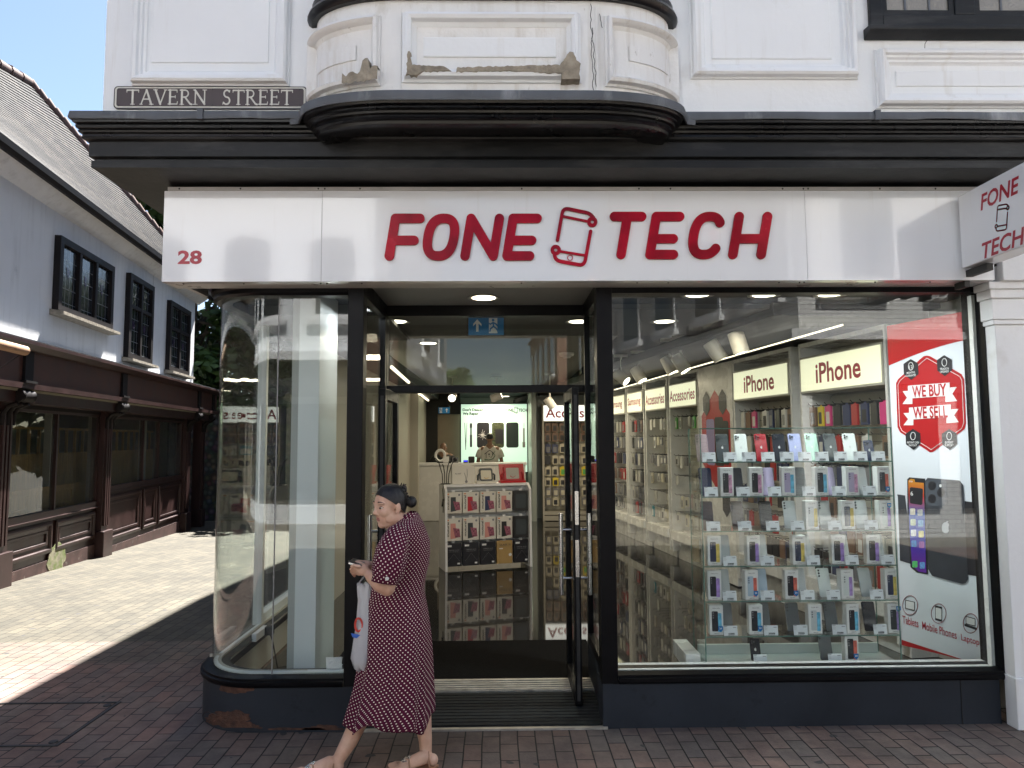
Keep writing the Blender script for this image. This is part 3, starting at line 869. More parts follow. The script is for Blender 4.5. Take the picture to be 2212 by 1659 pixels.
# doors opened outward
def door(x, side, hx, label):
    th = .045
    d = MB(); y0, y1 = 4.70, YD - .03
    x0, x1 = x - th / 2, x + th / 2
    w = .075
    d.box(x0, x1, y0, y0 + w, .02, dz_b - .01); d.box(x0, x1, y1 - w, y1, .02, dz_b - .01)
    d.box(x0, x1, y0 + w, y1 - w, dz_b - .01 - w, dz_b - .01); d.box(x0, x1, y0 + w, y1 - w, .02, .02 + w * 1.3)
    o = d.build('door', M['frame'], shop, bevel=.003)
    g = MB(); g.box(x - .004, x + .004, y0 + w, y1 - w, .02 + w * 1.3, dz_b - .01 - w); g.build('door_pane', M['glass'], o)
    e = MB(); e.box(x - .010, x + .010, y0 - .0035, y0 + .001, .05, dz_b - .06); e.build('edge_strip', M['grey_iron'], o)
    for (za, zb) in ((.86, 1.10), (1.20, 1.42)):
        l = MB(); l.box(x - .012, x + .012, y0 - .007, y0 - .0034, za - .02, zb - .02); l.build('lock_plate', M['chrome'], o)
    for sgn in (-1, 1):
        h = MB(); hxp = x + sgn * .095; zt, zb = onY(1222, 1108, 4.85).z, onY(1222, 1283, 4.85).z
        h.tube([(hxp, 4.83, zb), (hxp, 4.83, zt)], .0155, 14)
        for z in (zb + .11, zt - .11):
            h.tube([(x + sgn * .022, 4.83, z), (hxp - sgn * .012, 4.83, z)], .010, 10)
        h.build('handle', M['chrome'], o, smooth=True, auto=50)
    return o
door(onY(1247, 1200, 4.70).x, 1, 0, '')
door(onY(824, 1000, 4.70).x, -1, 0, '')
# threshold, recess mat, door mat
mb = MB()
yth0, yth1 = onZ(1100, 1492, .02).y, onZ(1100, 1466, .02).y
mb.box(RL, RR, yth0, yth1, 0.0, .022)
for k in range(5):
    y = yth0 + .012 + k * (yth1 - yth0 - .02) / 5
    mb.box(RL, RR, y, y + .012, .022, .028)
mb.build('threshold', M['alu'], shop)
mt = thing('entrance_mat', 'ribbed dark grey metal entrance matting in the door recess, between pavement and threshold', 'mat', (0, 4.8, 0))
mb = MB(); n = 11; ya = 4.405
mb.box(RL + .002, RR - .002, ya, yth0 - .002, .0, .008)
mb.build('base', M['black'], mt)
mb = MB()
for k in range(n):
    y = ya + .02 + k * (yth0 - ya - .03) / n
    mb.box(RL + .004, RR - .004, y, y + (yth0 - ya) / n * .72, .008, .017)
mb.build('rib', mat('grey_rib_rubber', (0.026, 0.028, 0.028), 0.8, var=.3, vs=15, spec=.15, dirt=[((.07, .07, .07), 40, .68, .75)]), mt)
mb = MB(); mb.box(RL, RR, 4.375, 4.402, 0, .012); mb.build('edge_trim', M['alu'], mt)
dm = MB(); dm.box(-1.3, .72, yth1 + .004, onZ(1100, 1386, .01).y, .009, .022)
o = dm.build('door_mat', mat('black_pile_mat', (0.008, 0.008, 0.008), 0.95, var=.5, vs=60, bump=1.0, bs=160, bd=.008, spec=.05), None)
tag(o, 'black pile door mat inside the shop behind the metal threshold', 'mat')
# ---------------------------------------------------------------- main sign band
YS = 4.18
sign = thing('shop_sign', 'long white sign band with red FONE TECH lettering above the shopfront', 'shop sign', (0, YS, 2.75))
sx0, sx1 = XX(352, 510, YS), XX(2149, 600, YS)
sz0, sz1 = onY(1100, 607, YS).z, onY(1100, 412, YS).z
joints = [XX(695, 500, YS), XX(1741, 500, YS)]
ed = [sx0] + joints + [sx1]
for i in range(3):
    mb = MB(); mb.box(ed[i] + (0.0008 if i else 0), ed[i + 1] - (0.0008 if i < 2 else 0), YS, YS + .06, sz0, sz1)
    mb.build('sign_panel', M['sign_white'], sign, bevel=.0015)
mb = MB(); mb.box(sx0 + .003, sx1 - .003, YS + .012, YS + .20, sz0 + .002, sz0 + .03)
mb.box(sx0 + .003, sx0 + .03, YS + .0605, YS + .60, sz0 + .03, sz1 - .01)
mb.build('sign_back', M['sign_trim'], sign)
mb = MB(); zt = onY(1100, 404, YS).z
mb.box(sx0 + .02, sx1 - .03, YS - .004, YS + .05, sz1 + .001, zt); mb.build('top_trim', M['sign_trim'], sign, bevel=.002)
mb = MB(); r = random.Random(8)
for px in [388, 520, 688, 702, 778, 1127, 1380, 1448, 1690, 1735, 1745, 1900, 2020]:
    a = onY(px, 408, YS); mb.lathe([(0.0, -.003), (.004, -.003), (.006, 0.0)], 8, (a.x, YS - .004, a.z), 'Y')
    a = onY(px, 611, YS); mb.ball((a.x, YS + .05, sz0 - .001), (.006, .006, .005), 8, 5)
mb.build('screw', M['grey_iron'], sign)
SH = .165
def glyph(kind, x, yb=553, yt=472, x2=None, xm=None, xb=None, r=9.5, ym=None):
    ym = ym if ym is not None else (yb + yt) / 2 + 7
    if kind == 'F': s = [[(x, yb), (x, yt), (x2, yt)], [(x, ym), (xm, ym)]]
    if kind == 'E': s = [[(xb, yb), (x, yb), (x, yt), (x2, yt)], [(x, ym), (xm, ym)]]
    if kind == 'N': s = [[(x, yb), (x, yt), (x2, yb), (x2, yt)]]
    if kind == 'T': s = [[(x, yt), (x2, yt)], [(xm, yt), (xm, yb)]]
    if kind == 'H': s = [[(x, yb), (x, yt)], [(x2, yb), (x2, yt)], [(x, ym), (x2, ym)]]
    if kind in 'OC':
        cx, cy, rx, ry = (x + x2) / 2, (yb + yt) / 2, (x2 - x) / 2, (yb - yt) / 2
        a0, a1 = (0, 360) if kind == 'O' else (38, 322)
        pts = []
        for k in range(49):
            a = rad(a0 + (a1 - a0) * k / 48); c_, s_ = math.cos(a), math.sin(a); e = 2 / 2.5
            pts.append((cx + rx * math.copysign(abs(c_) ** e, c_), cy + ry * math.copysign(abs(s_) ** e, s_)))
        s = [pts]
    return [([(px + (553 - py) * SH, py) for px, py in q], r) for q in s]
letters = [('F', glyph('F', 841, x2=894, xm=889)), ('O', glyph('O', 918, x2=974)), ('N', glyph('N', 1004.5, x2=1065.5)),
           ('E', glyph('E', 1095, x2=1147, xm=1143, xb=1144)),
           ('T', glyph('T', 1313, 550, 468, x2=1372, xm=1341)), ('E', glyph('E', 1403.5, 550, 468, x2=1454, xm=1448, xb=1454)),
           ('C', glyph('C', 1491, 550, 468, x2=1548)), ('H', glyph('H', 1582.5, 550, 468, x2=1643.5))]
def place_shape(loops, Yp, ext, bev, name, m, parent):
    c = onY(loops[0][0][0], loops[0][0][1], Yp)
    def fn(x, y):
        p = onY(x, y, Yp); return (p.x, p.z)
    v, f = shape_geo(loops, fn, ext, bev)
    mb = MB(); mb.add([(p[0], Yp - p[2], p[1]) for p in v], f)
    return mb.build(name, m, parent, sub=0)
for ch, st in letters:
    place_shape(stroke_shape(st, 0.9), YS - .010, .005, .002, 'letter', M['red_gloss'], sign)
def c2(x, y): return (648 + .3906 * x, .3906 * y)
def rnd(pts, rr=16, n=5):
    out = [pts[0]]
    for i in range(1, len(pts) - 1):
        p, a, b = Vector(pts[i]), Vector(pts[i - 1]), Vector(pts[i + 1])
        p0 = p + (a - p).normalized() * rr; p1 = p + (b - p).normalized() * rr
        for k in range(n + 1):
            t = k / n; q = p0 * (1 - t) ** 2 + p * 2 * t * (1 - t) + p1 * t * t; out.append((q.x, q.y))
    return out + [pts[-1]]
def circ(cx, cy, r, n=20): return [(cx + r * math.cos(2 * math.pi * k / n), cy + r * math.sin(2 * math.pi * k / n)) for k in range(n + 1)]
topst = [rnd([(1424, 1328), (1455, 1150), (1612, 1182), (1622, 1204)], 32), circ(1616, 1228, 19), [(1452, 1196), (1594, 1226)]]
botst = [rnd([(1607, 1280), (1572, 1470), (1410, 1440), (1407, 1404)], 32), circ(1414, 1383, 19), [(1434, 1390), (1584, 1414)]]
ic = [([c2(*p) for p in q], 3.4 if i % 3 != 2 else 2.2) for i, q in enumerate(topst)]
place_shape(stroke_shape(ic, 0.5), YS - .010, .005, .001, 'phone_emblem', M['red_gloss'], sign)
ic = [([c2(*p) for p in q], 3.4 if i % 3 != 2 else 2.2) for i, q in enumerate(botst)]
place_shape(stroke_shape(ic, 0.5), YS - .010, .005, .001, 'phone_emblem', M['red_gloss'], sign)
place_shape(stroke_shape([([c2(*p) for p in circ(1494, 1426, 14)], .7)], 0.3), YS - .004, .002, 0, 'phone_emblem', M['red_gloss'], sign)
a, b_ = onY(384, 571, YS), onY(437, 541, YS)
mb = MB(); mb.text('28', ((a.x + b_.x) / 2, YS - .002, (a.z + b_.z) / 2), (1, 0, 0), (0, 0, 1), b_.x - a.x, b_.z - a.z, bold=.035)
mb.build('house_number', M['red_vinyl'], sign)
mb = MB(); pts = [onY(x, y, YS + .03) for x, y in ((352, 565), (357, 572), (362, 571), (358, 582), (360, 595), (354, 602), (357, 607))]
mb.tube(pts, .004, 6); mb.build('loose_cable', M['black'], sign)

# ---------------------------------------------------------------- street name plate
YN = YW - .006
plate = thing('street_sign', 'brown street name plate reading TAVERN STREET on the white wall above the cornice', 'street sign', (-1.5, YN, 3.7))
a, b_ = onY(246, 236, YN), onY(664, 188, YN)
def rrect(x0, x1, z0, z1, r, n=5):
    P = []
    for cx, cz, a0 in ((x1 - r, z0 + r, -90), (x1 - r, z1 - r, 0), (x0 + r, z1 - r, 90), (x0 + r, z0 + r, 180)):
        for k in range(n + 1):
            t = rad(a0 + 90 * k / n); P.append((cx + r * math.cos(t), cz + r * math.sin(t)))
    return P
brown = mat('dark_brown_enamel', (0.045, 0.030, 0.032), 0.4, var=.15, vs=6)
ivory = mat('ivory_raised_lettering', (0.62, 0.61, 0.55), 0.5, var=.08, vs=30)
def rr_prism(mb, x0, x1, z0, z1, r, y0, y1):
    mb.prism([(x, y0, z) for x, z in rrect(x0, x1, z0, z1, r)], (0, y1 - y0, 0)); return mb
mb = MB(); rr_prism(mb, a.x, b_.x, a.z, b_.z, .022, YN - .006, YN + .008); mb.build('plate', M['ink'], plate)
mb = MB(); rr_prism(mb, a.x + .007, b_.x - .007, a.z + .006, b_.z - .006, .018, YN - .008, YN - .0062); mb.build('border', ivory, plate)
mb = MB(); rr_prism(mb, a.x + .018, b_.x - .018, a.z + .014, b_.z - .014, .012, YN - .0098, YN - .0082); mb.build('face', brown, plate)
mb = MB()
for px in (253 + 5, 460, 648):
    for py in (195, 228): q = onY(px, py, YN); mb.ball((q.x, YN - .010, q.z), (.005, .003, .005), 8, 5)
mb.build('screw', M['ink'], plate)
# serif capitals, unit height, x advance
def ar(cx, cy, rx, ry, a0, a1, n=10): return [(cx + rx * math.cos(rad(a0 + (a1 - a0) * k / n)), cy + ry * math.sin(rad(a0 + (a1 - a0) * k / n))) for k in range(n + 1)]
TK, TN, SF = .062, .036, .022
def sf(x, y, w=.13): return ([(x - w, y), (x + w, y)], SF)
SG = {
 'T': (.82, [([(.41, .03), (.41, .95)], TK), ([(.04, .955), (.78, .955)], .042), ([(.04, .95), (.03, .82)], SF), ([(.78, .95), (.79, .82)], SF), sf(.41, .022)]),
 'A': (.86, [([(.10, .02), (.43, .97)], TN), ([(.43, .97), (.76, .02)], TK), ([(.22, .36), (.62, .36)], TN), sf(.10, .022, .09), sf(.76, .022)]),
 'V': (.84, [([(.10, .97), (.43, .03)], TK), ([(.43, .03), (.74, .97)], TN), sf(.10, .978), sf(.75, .978, .09)]),
 'E': (.72, [([(.16, .03), (.16, .97)], TK), ([(.05, .965), (.60, .965)], .034), ([(.16, .52), (.50, .52)], .032), ([(.05, .035), (.62, .035)], .034), ([(.60, .96), (.61, .82)], SF), ([(.62, .03), (.65, .20)], SF), ([(.50, .44), (.50, .60)], SF)]),
 'R': (.82, [([(.16, .03), (.16, .97)], TK), ([(.05, .965), (.36, .965)] + ar(.36, .735, .21, .23, 90, -90) + [(.16, .50)], .040), ([(.36, .50), (.70, .05), (.80, .02)], TK * .9), sf(.16, .022)]),
 'N': (.92, [([(.16, .02), (.16, .95)], TN), ([(.14, .96), (.76, .04)], TK), ([(.76, .02), (.76, .97)], TN), sf(.16, .022), sf(.76, .978), ([(.03, .978), (.16, .978)], SF)]),
 'S': (.66, [(ar(.33, .74, .19, .23, 30, 250, 12) + ar(.31, .27, .22, .24, 60, -150, 12), .048), ([(.50, .86), (.53, .97)], SF), ([(.10, .16), (.07, .02)], SF)]),
}
def serif_text(body, x0, x1, zc, h, Yp, gap=.05):
    adv = [SG[c][0] if c != ' ' else .55 for c in body]
    tot = sum(adv) + gap * (len(body) - 1); s = (x1 - x0) / tot; x = 0
    for c, w in zip(body, adv):
        if c != ' ':
            loops = stroke_shape(SG[c][1], 0.02)
            v, f = shape_geo(loops, lambda u, w2, x=x: (x0 + (x + u) * s, zc + (w2 - .5) * h), .0012, 0)
            mb = MB(); mb.add([(p[0], Yp - p[2], p[1]) for p in v], f); mb.build('letter', ivory, plate)
        x += w + gap
q0, q1 = onY(275, 213, YN), onY(634, 213, YN)
serif_text('TAVERN', q0.x, onY(449, 213, YN).x, (a.z + b_.z) / 2, .088, YN - .0112)
serif_text('STREET', onY(481, 213, YN).x, q1.x, (a.z + b_.z) / 2, .088, YN - .0112)

# ---------------------------------------------------------------- projecting sign, top right
XP = 2.79
pj = thing('projecting_sign', 'white FONE TECH box sign sticking out from the wall at the right edge', 'shop sign', (XP, 4.2, 3.0))
a = onX(2069, 425, XP); b_ = onX(2078, 580, XP)
py1 = a.y; py0 = py1 - .60; pz0, pz1 = b_.z, a.z
mb = MB(); mb.box(XP, XP + .13, py0, py1, pz0, pz1); mb.build('box', M['sign_white'], pj, bevel=.006)
mb = MB(); mb.box(XP + .045, XP + .085, py1 - .15, 4.32, pz0 - .045, pz0 - .005); mb.box(XP + .05, XP + .08, 4.20, 4.30, pz0 - .10, pz0 - .0455)
mb.box(XP + .05, XP + .08, py1 + .001, 4.32, pz1 - .1, pz1 - .06)
mb.build('bracket', M['grey_iron'], pj)
EX = (0, -1, 0); EZ = (0, 0, 1)
def pj_txt(body, x0, x1, y0, y1, **k):
    p = onX(x0, y0, XP); q = onX(x1, y1, XP)
    return p, q
mb = MB()
p, q = onX(2117, 424, XP), onX(2203, 408, XP)
w_ = (p.y - q.y)
mb.text('FONE', (XP - .0015, (p.y + q.y) / 2, (onX(2160, 397, XP).z + onX(2160, 439, XP).z) / 2), EX, EZ, w_, .095, bold=.022, shear=.2)
mb.build('lettering', M['red_vinyl'], pj); mb = MB()
p, q = onX(2121, 530, XP), onX(2212, 520, XP)
mb.text('TECH', (XP - .0015, (p.y + q.y) / 2 - .005, (onX(2165, 506, XP).z + onX(2165, 547, XP).z) / 2), EX, EZ, p.y - q.y + .01, .095, bold=.022, shear=.2)
mb.build('lettering', M['red_vinyl'], pj)
cy = onX(2165, 470, XP); sc = .00048
def fnp(x, y): return (-(x - 1515) * sc, -(y - 1310) * sc)
loops = stroke_shape([(q, 8.5) for q in topst + botst], 2.5)
v, f = shape_geo(loops, fnp, .0006, 0)
mb = MB(); mb.add([(XP - .001 - abs(p[2]), cy.y + p[0], cy.z + p[1]) for p in v], f); mb.build('phone_emblem', M['red_vinyl'], pj)

# ---------------------------------------------------------------- interior shell
WN = Vector((-math.cos(math.atan(.1405)), -math.sin(math.atan(.1405)), 0))   # normal of the slanting right wall
WT = Vector((-WN.y * -1, 0, 0))
ang = math.atan(.1405)
WD = Vector((-math.sin(ang), math.cos(ang), 0)); WNn = Vector((-math.cos(ang), -math.sin(ang), 0)); W0 = Vector((3.9 - .1405 * 4.6, 4.6, 0)) - WNn * .35; W0 = W0 + WD * ((4.6 - W0.y) / WD.y)
def floor_mat():
    m, nt, N, L, b = _new('glossy_dark_floor_tiles')
    t = N.new('ShaderNodeTexBrick'); t.offset = 0.0
    t.inputs['Scale'].default_value = 1; t.inputs['Brick Width'].default_value = .6; t.inputs['Row Height'].default_value = .6
    t.inputs['Mortar Size'].default_value = .003; t.inputs['Mortar'].default_value = (.005, .005, .005, 1)
    t.inputs['Color1'].default_value = (.022, .022, .021, 1); t.inputs['Color2'].default_value = (.028, .027, .026, 1)
    L.new(_coord(nt), t.inputs['Vector']); L.new(t.outputs['Color'], b.inputs['Base Color'])
    b.inputs['Roughness'].default_value = .035; b.inputs['IOR'].default_value = 1.5
    _bump(nt, b, _noise(nt, _coord(nt), .9, 2), .03, .01)
    return m
room = shop
mb = MB(); mb.box(-1.82, 4.0, YD + .1, 19.5, -.02, .006); mb.box(-1.75, RL - .05, 4.70, YD + .1, -.02, .006); mb.box(RR + .05, 3.7, 4.62, YD + .1, -.02, .006)
mb.build('interior_floor', floor_mat(), shop)
ceil = mat('ceiling_board', (.30, .30, .27), .7)
mb = MB(); mb.box(-2.0, 1.3, 6.9, 19.5, 2.88, 2.93); mb.build('ceiling', ceil, shop)
mb = MB(); mb.box(-2.09, -.9, 5.46, 6.9, 2.72, 2.80); mb.box(-.9, 3.5, 5.46, 6.9, 2.76, 2.80)
mb.build('ceiling', mat('grey_ceiling', (.07, .07, .068), .7), shop)
mb = MB()
c0 = W0 + WD * 1.0; c1 = W0 + WD * 15
mb.prism([c0 + Vector((0, 0, 2.70)), c1 + Vector((0, 0, 2.70)), c1 + WNn * 1.2 + Vector((0, 0, 2.70)), c0 + WNn * 1.35 + Vector((0, 0, 2.70))], (0, 0, .10))
mb.box(-1.86, -1.5, 6.9, 19.5, 2.70, 2.92)
mb.build('bulkhead', M['black'], shop)
mb = MB()
mb.prism([W0, W0 + WD * 15.2, W0 + WD * 15.2 - WNn * .15, W0 - WNn * .15], (0, 0, 2.93))
mb.box(3.14, 3.9, 4.62, 4.70, 0, 2.80)
mb.box(-1.9, 3.0, 19.4, 19.6, 0, 2.93)
mb.box(-1.93, -1.83, 6.87, 19.4, -.6, 2.93)
mb.build('interior_wall', M['cream_wall'], shop)
# left: cream partition end, dark opening and corridor wall behind the counter
def fx(px, Y): return onY(px, 1000, Y).x
mb = MB(); mb.box(fx(855, 14.2), fx(903, 14.2), 14.2, 14.35, 0, 2.88); mb.box(-1.83, fx(903, 14.2), 14.35, 14.4, 0, 2.88)
mb.build('partition', M['cream_wall'], shop)
mb = MB(); mb.box(fx(903, 17.2) - .5, fx(994, 17.2), 17.2, 17.25, 2.35, 2.88); mb.box(fx(903, 17.2) - .5, fx(945, 17.2), 17.2, 17.25, 0, 2.35)
mb.build('dark_opening_sheet', M['black'], shop)  # flat black sheets standing in for the darkness of the opening
mb = MB(); mb.box(fx(945, 17.3), fx(994, 17.3), 17.3, 17.35, 0, 2.35); mb.build('corridor_wall', M['beige_wall'], shop)
mb = MB(); mb.box(fx(1141, 17.0), fx(1141, 17.0) + .1, 15.0, 17.45, 0, 2.88)
mb.box(fx(1141, 17.0) + .1, 2.6, 15.6, 15.8, 0, 2.88); mb.build('partition', mat('grey_green_wall', (.30, .34, .31), .3), shop)
# display window floor beds
mb = MB(); mb.box(P2b - .02, GR, YG + .012, 4.60, .258, .320)
mb.build('window_bed', M['white_lam'], shop)
# white column in the curved window
cx0, cx1 = XX(642, 1000, 4.75), XX(687, 1000, 4.75)
col_ = thing('boxed_column', 'white painted boxed column standing inside the curved corner window', 'column', ((cx0 + cx1) / 2, 4.95, 0))
mb = MB(); mb.box(cx0, cx1, 4.75, 5.26, .007, 2.79); mb.build('casing', M['col_white'], col_)
mb = MB(); mb.box(cx0 - .075, cx0 - .001, 4.85, 5.0, .007, 2.79); mb.build('side_panel', mat('grey_board', (.40, .42, .41), .5), col_)
# lamps
def lamp(x, y, z, e, s=.5, col=(1, .84, .60), rotx=0):
    d = bpy.data.lights.new('ceiling_and_fill_light', 'AREA'); d.energy = e; d.size = s; d.color = col
    o = bpy.data.objects.new('ceiling_and_fill_light', d); COL.objects.link(o); o.location = (x, y, z); o.rotation_euler = (rotx, 0, 0)
    return o
lensring = mat('downlight_ring', (.35, .35, .34), .4)
def make_downlight():
    t = thing('downlight', None, None, (0, 0, 0))
    mb = MB(); mb.lathe([(.085, 0.0), (.12, -.006), (.12, -.002), (.085, .0)], 24); mb.build('trim_ring', lensring, t, smooth=True)
    mb = MB(); mb.lathe([(0.0, -.003), (.084, -.003)], 24); mb.build('lens', M['lamp_white'], t)
    return t
dl0 = make_downlight(); first = [True]
def dl(px, py, z, label, s=1.0, grp=None):
    p = onP(px, py, (0, 0, z), (0, 0, 1))
    o = dl0 if first[0] else copy_tree(dl0); first[0] = False
    place(o, (p.x, p.y, z - .001)); o.scale = (s, s, 1); tag(o, label, 'downlight', grp or 'round lamps in the shop ceilings')
    return p
dl(1045, 643, 2.775, 'round recessed lamp in the ceiling of the door recess')
dl(1435, 694, 2.76, 'round ceiling lamp in the right window, left of and below the others')
dl(1508, 636, 2.76, 'round ceiling lamp at the top of the right window, leftmost in the top row', 1.0)
dl(1652, 636, 2.76, 'round ceiling lamp at the top of the right window, middle of the top row', 1.0)
dl(1795, 635, 2.76, 'round ceiling lamp at the top of the right window, rightmost in the top row', 1.0)
dl(856, 694, 2.76, 'round ceiling lamp behind the transom at its upper left corner')
dl(1250, 694, 2.76, 'round ceiling lamp behind the transom at its upper right corner')
dl(925, 741, 2.76, 'round ceiling lamp behind the transom, hanging lower than its neighbours')
for px, py, lb in ((1178, 860, 'round lamp in the far ceiling to the right, over the lit poster'), (1092, 856, 'round lamp in the far ceiling in the middle, over the lit poster'), (1015, 866, 'round lamp in the far ceiling to the left, over the lit poster')):
    dl(px, py, 2.88, lb, 1.2)
for (x, y, e) in ((-.2, 8, 2.5), (1.2, 8.2, 2.6), (.2, 11, 3.3), (1.4, 11.5, 4.4), (-.3, 13.5, 3.2), (1.3, 13.2, 4.2)):
    lamp(x, y, 2.68, e)
lamp(2.0, 5.9, 2.70, 1.9); lamp(-1.1, 5.9, 2.6, 1.2); lamp(1.95, 4.70, 2.74, 9, .22, (.95, .98, 1)); lamp(-.99, 5.1, 2.70, .7, .2, (.95, .98, 1))  # last two, cool: added fill for poster, cabinet and column, no fitting there
# ---------------------------------------------------------------- old building down the alley (left)
LT = rad(7.9)
LO = Vector((-6.23, 8.92, 0))
LD = Vector((-math.sin(LT), math.cos(LT), 0)); LN = Vector((math.cos(LT), math.sin(LT), 0))
LB = thing('old_shop_building', 'old white walled building with brown panelled shopfront and tiled roof along the alley', 'building', LO, rad(90) + LT)
LM = wm(LB).copy()      # local: x along the wall (away), y into the building, z up
LMi = LM.inverted()
def Lp(x, y, out=0.0):
    p = onP(x, y, LO + LN * out, LN); q = LMi @ p
    return q.x, q.z
def LMB(): return MB(LM)
M['l_render'] = mat('old_white_render', (0.80, 0.79, 0.78), 0.85, streak=(9.0, (.5, .8), (.52, .50, .48)), var=.04, vs=1.2, bump=.5, bs=14, bd=.01, dirt=[((.42, .42, .42), 2.2, .64, .85)])
M['l_wood'] = mat('dark_oxblood_wood', (0.040, 0.018, 0.016), 0.38, var=.35, vs=4, bump=.2, bs=20, stretch=(1, 1, .4), dirt=[((.16, .11, .09), 20, .67, .78)])
M['l_fascia'] = mat('brown_fascia_board', (0.095, 0.040, 0.028), 0.5, var=.25, vs=3, dirt=[((.05, .03, .03), 4, .55, .8)])
M['l_dark'] = mat('near_black_timber', (0.013, 0.010, 0.010), 0.6, var=.3, spec=.25)
M['oak'] = mat('oak_boards', (0.46, 0.27, 0.095), 0.5, var=.3, vs=4, stretch=(6, 6, .5))
gstart, gend = -9.0, Lp(421, 780, .0)[0]
zfs = 3.06
ze = (Lp(0, 299, .30)[1] + Lp(347, 554, .30)[1]) / 2
mb = LMB(); mb.box(gstart, gend, .03, 6.0, 2.9, ze + .05); mb.build('wall', M['l_render'], LB)
mb = LMB(); mb.box(gstart, gend + .0, 3.0, 6.0, -.6, 2.9); mb.build('back_wall', M['l_dark'], LB)
# eaves soffit, fascia and gutter
mb = LMB(); mb.prism([(gstart, .03, ze - .22), (gstart, -.22, ze - .03), (gstart, -.22, ze + .02), (gstart, .03, ze + .02)], (gend - gstart + .3, 0, 0))
mb.build('eaves', M['l_render'], LB)
mb = LMB()
prof = [(-.22, ze - .05), (-.24, ze - .09), (-.29, ze - .095), (-.33, ze - .05), (-.34, ze + .03), (-.32, ze + .03), (-.315, ze - .04), (-.29, ze - .08), (-.24, ze - .075), (-.22, ze - .04)]
mb.grid([[(gstart, y, z) for y, z in prof], [(gend + .3, y, z) for y, z in prof]], close_u=True)
mb.build('gutter', M['l_dark'], LB)
# roof: main slope with hip at the far end
R1 = onP(62, 178, LO - LN * 2.9, LN); R1l = LMi @ R1
R0s = gstart
roofm, nt, N, L, b = _new('weathered_plain_tiles')
tcx = _coord(nt)
t = N.new('ShaderNodeTexBrick'); t.inputs['Scale'].default_value = 1; t.inputs['Brick Width'].default_value = .17; t.inputs['Row Height'].default_value = .105
t.inputs['Mortar Size'].default_value = .018; t.inputs['Mortar'].default_value = (.008, .007, .006, 1); t.inputs['Mortar Smooth'].default_value = .4
t.inputs['Color1'].default_value = (.070, .056, .044, 1); t.inputs['Color2'].default_value = (.042, .035, .029, 1)
sp = N.new('ShaderNodeSeparateXYZ'); L.new(tcx, sp.inputs[0]); cb = N.new('ShaderNodeCombineXYZ')
L.new(sp.outputs['X'], cb.inputs['X']); L.new(sp.outputs['Z'], cb.inputs['Y']); L.new(cb.outputs[0], t.inputs['Vector'])
f = _ramp(nt, _noise(nt, tcx, 1.3, 6, .7), .44, .54)
cc = _mix(nt, f, t.outputs['Color'], (.012, .010, .009, 1), 'MIX')
f2 = _ramp(nt, _noise(nt, tcx, 18, 5, .7), .66, .72)
cc = _mix(nt, f2, cc, (.16, .155, .14, 1)); L.new(cc, b.inputs['Base Color']); b.inputs['Roughness'].default_value = .9
iv = N.new('ShaderNodeMath'); iv.operation = 'SUBTRACT'; iv.inputs[0].default_value = 1; L.new(t.outputs['Fac'], iv.inputs[1]); _bump(nt, b, iv.outputs[0], .8, .03)
e0 = (gstart, -.30, ze + .02); e1 = (gend + .35, -.30, ze + .02); r1 = (R1l.x, R1l.y, R1l.z)
R0l = LMi @ onP(-30, 150, LO - LN * 2.9, LN); sl_ = (R1l.z - R0l.z) / (R1l.x - R0l.x); r0 = (gstart, R1l.y, max(ze + 1.0, R1l.z + sl_ * (gstart - R1l.x)))
e2 = (gend + .35, 6.2, ze + .02)
mb = LMB()
# tiled courses: stepped strips so the edges read
def strips(A0, A1, B1, B0, n, mb):
    A0, A1, B1, B0 = map(Vector, (A0, A1, B1, B0))
    nrm = (A1 - A0).cross(B0 - A0).normalized()
    if nrm.z < 0: nrm = -nrm
    for k in range(n):
        t0, t1 = k / n, (k + 1) / n
        a, b2 = A0.lerp(B0, t0), A1.lerp(B1, t0); c, d = A1.lerp(B1, t1), A0.lerp(B0, t1)
        up0, up1 = nrm * .028, nrm * .006
        mb.add([a, b2, a + up0, b2 + up0, c + up1, d + up1], [(0, 1, 3, 2), (2, 3, 4, 5)])
strips(e0, e1, r1, r0, 44, mb)
strips(e1, e2, r1, r1, 30, mb)
mb.add([e0, e1, e2, (gstart, 6.2, ze + .02), r1, r0], [(3, 2, 4, 5), (0, 3, 5)])
mb.build('roof', roofm, LB)
tc_ = mat('terracotta_ridge', (.13, .075, .06), .8, var=.3, vs=5, dirt=[((.12, .09, .08), 6, .55, .7)])
mb = LMB()
A, B = Vector(e1), Vector(r1)
for k in range(26):
    p, q = A.lerp(B, k / 26), A.lerp(B, (k + .96) / 26)
    mb.tube([p + Vector((0, 0, .01)), q + Vector((0, 0, .03))], [.085, .10], 10)
for k in range(20):
    dr_ = (Vector(r0) - Vector(r1)).normalized(); p = Vector(r1) + dr_ * .42 * k; mb.tube([p, p + dr_ * .40], [.11, .125], 10)
mb.build('ridge_tiles', tc_, LB, smooth=True, auto=40)

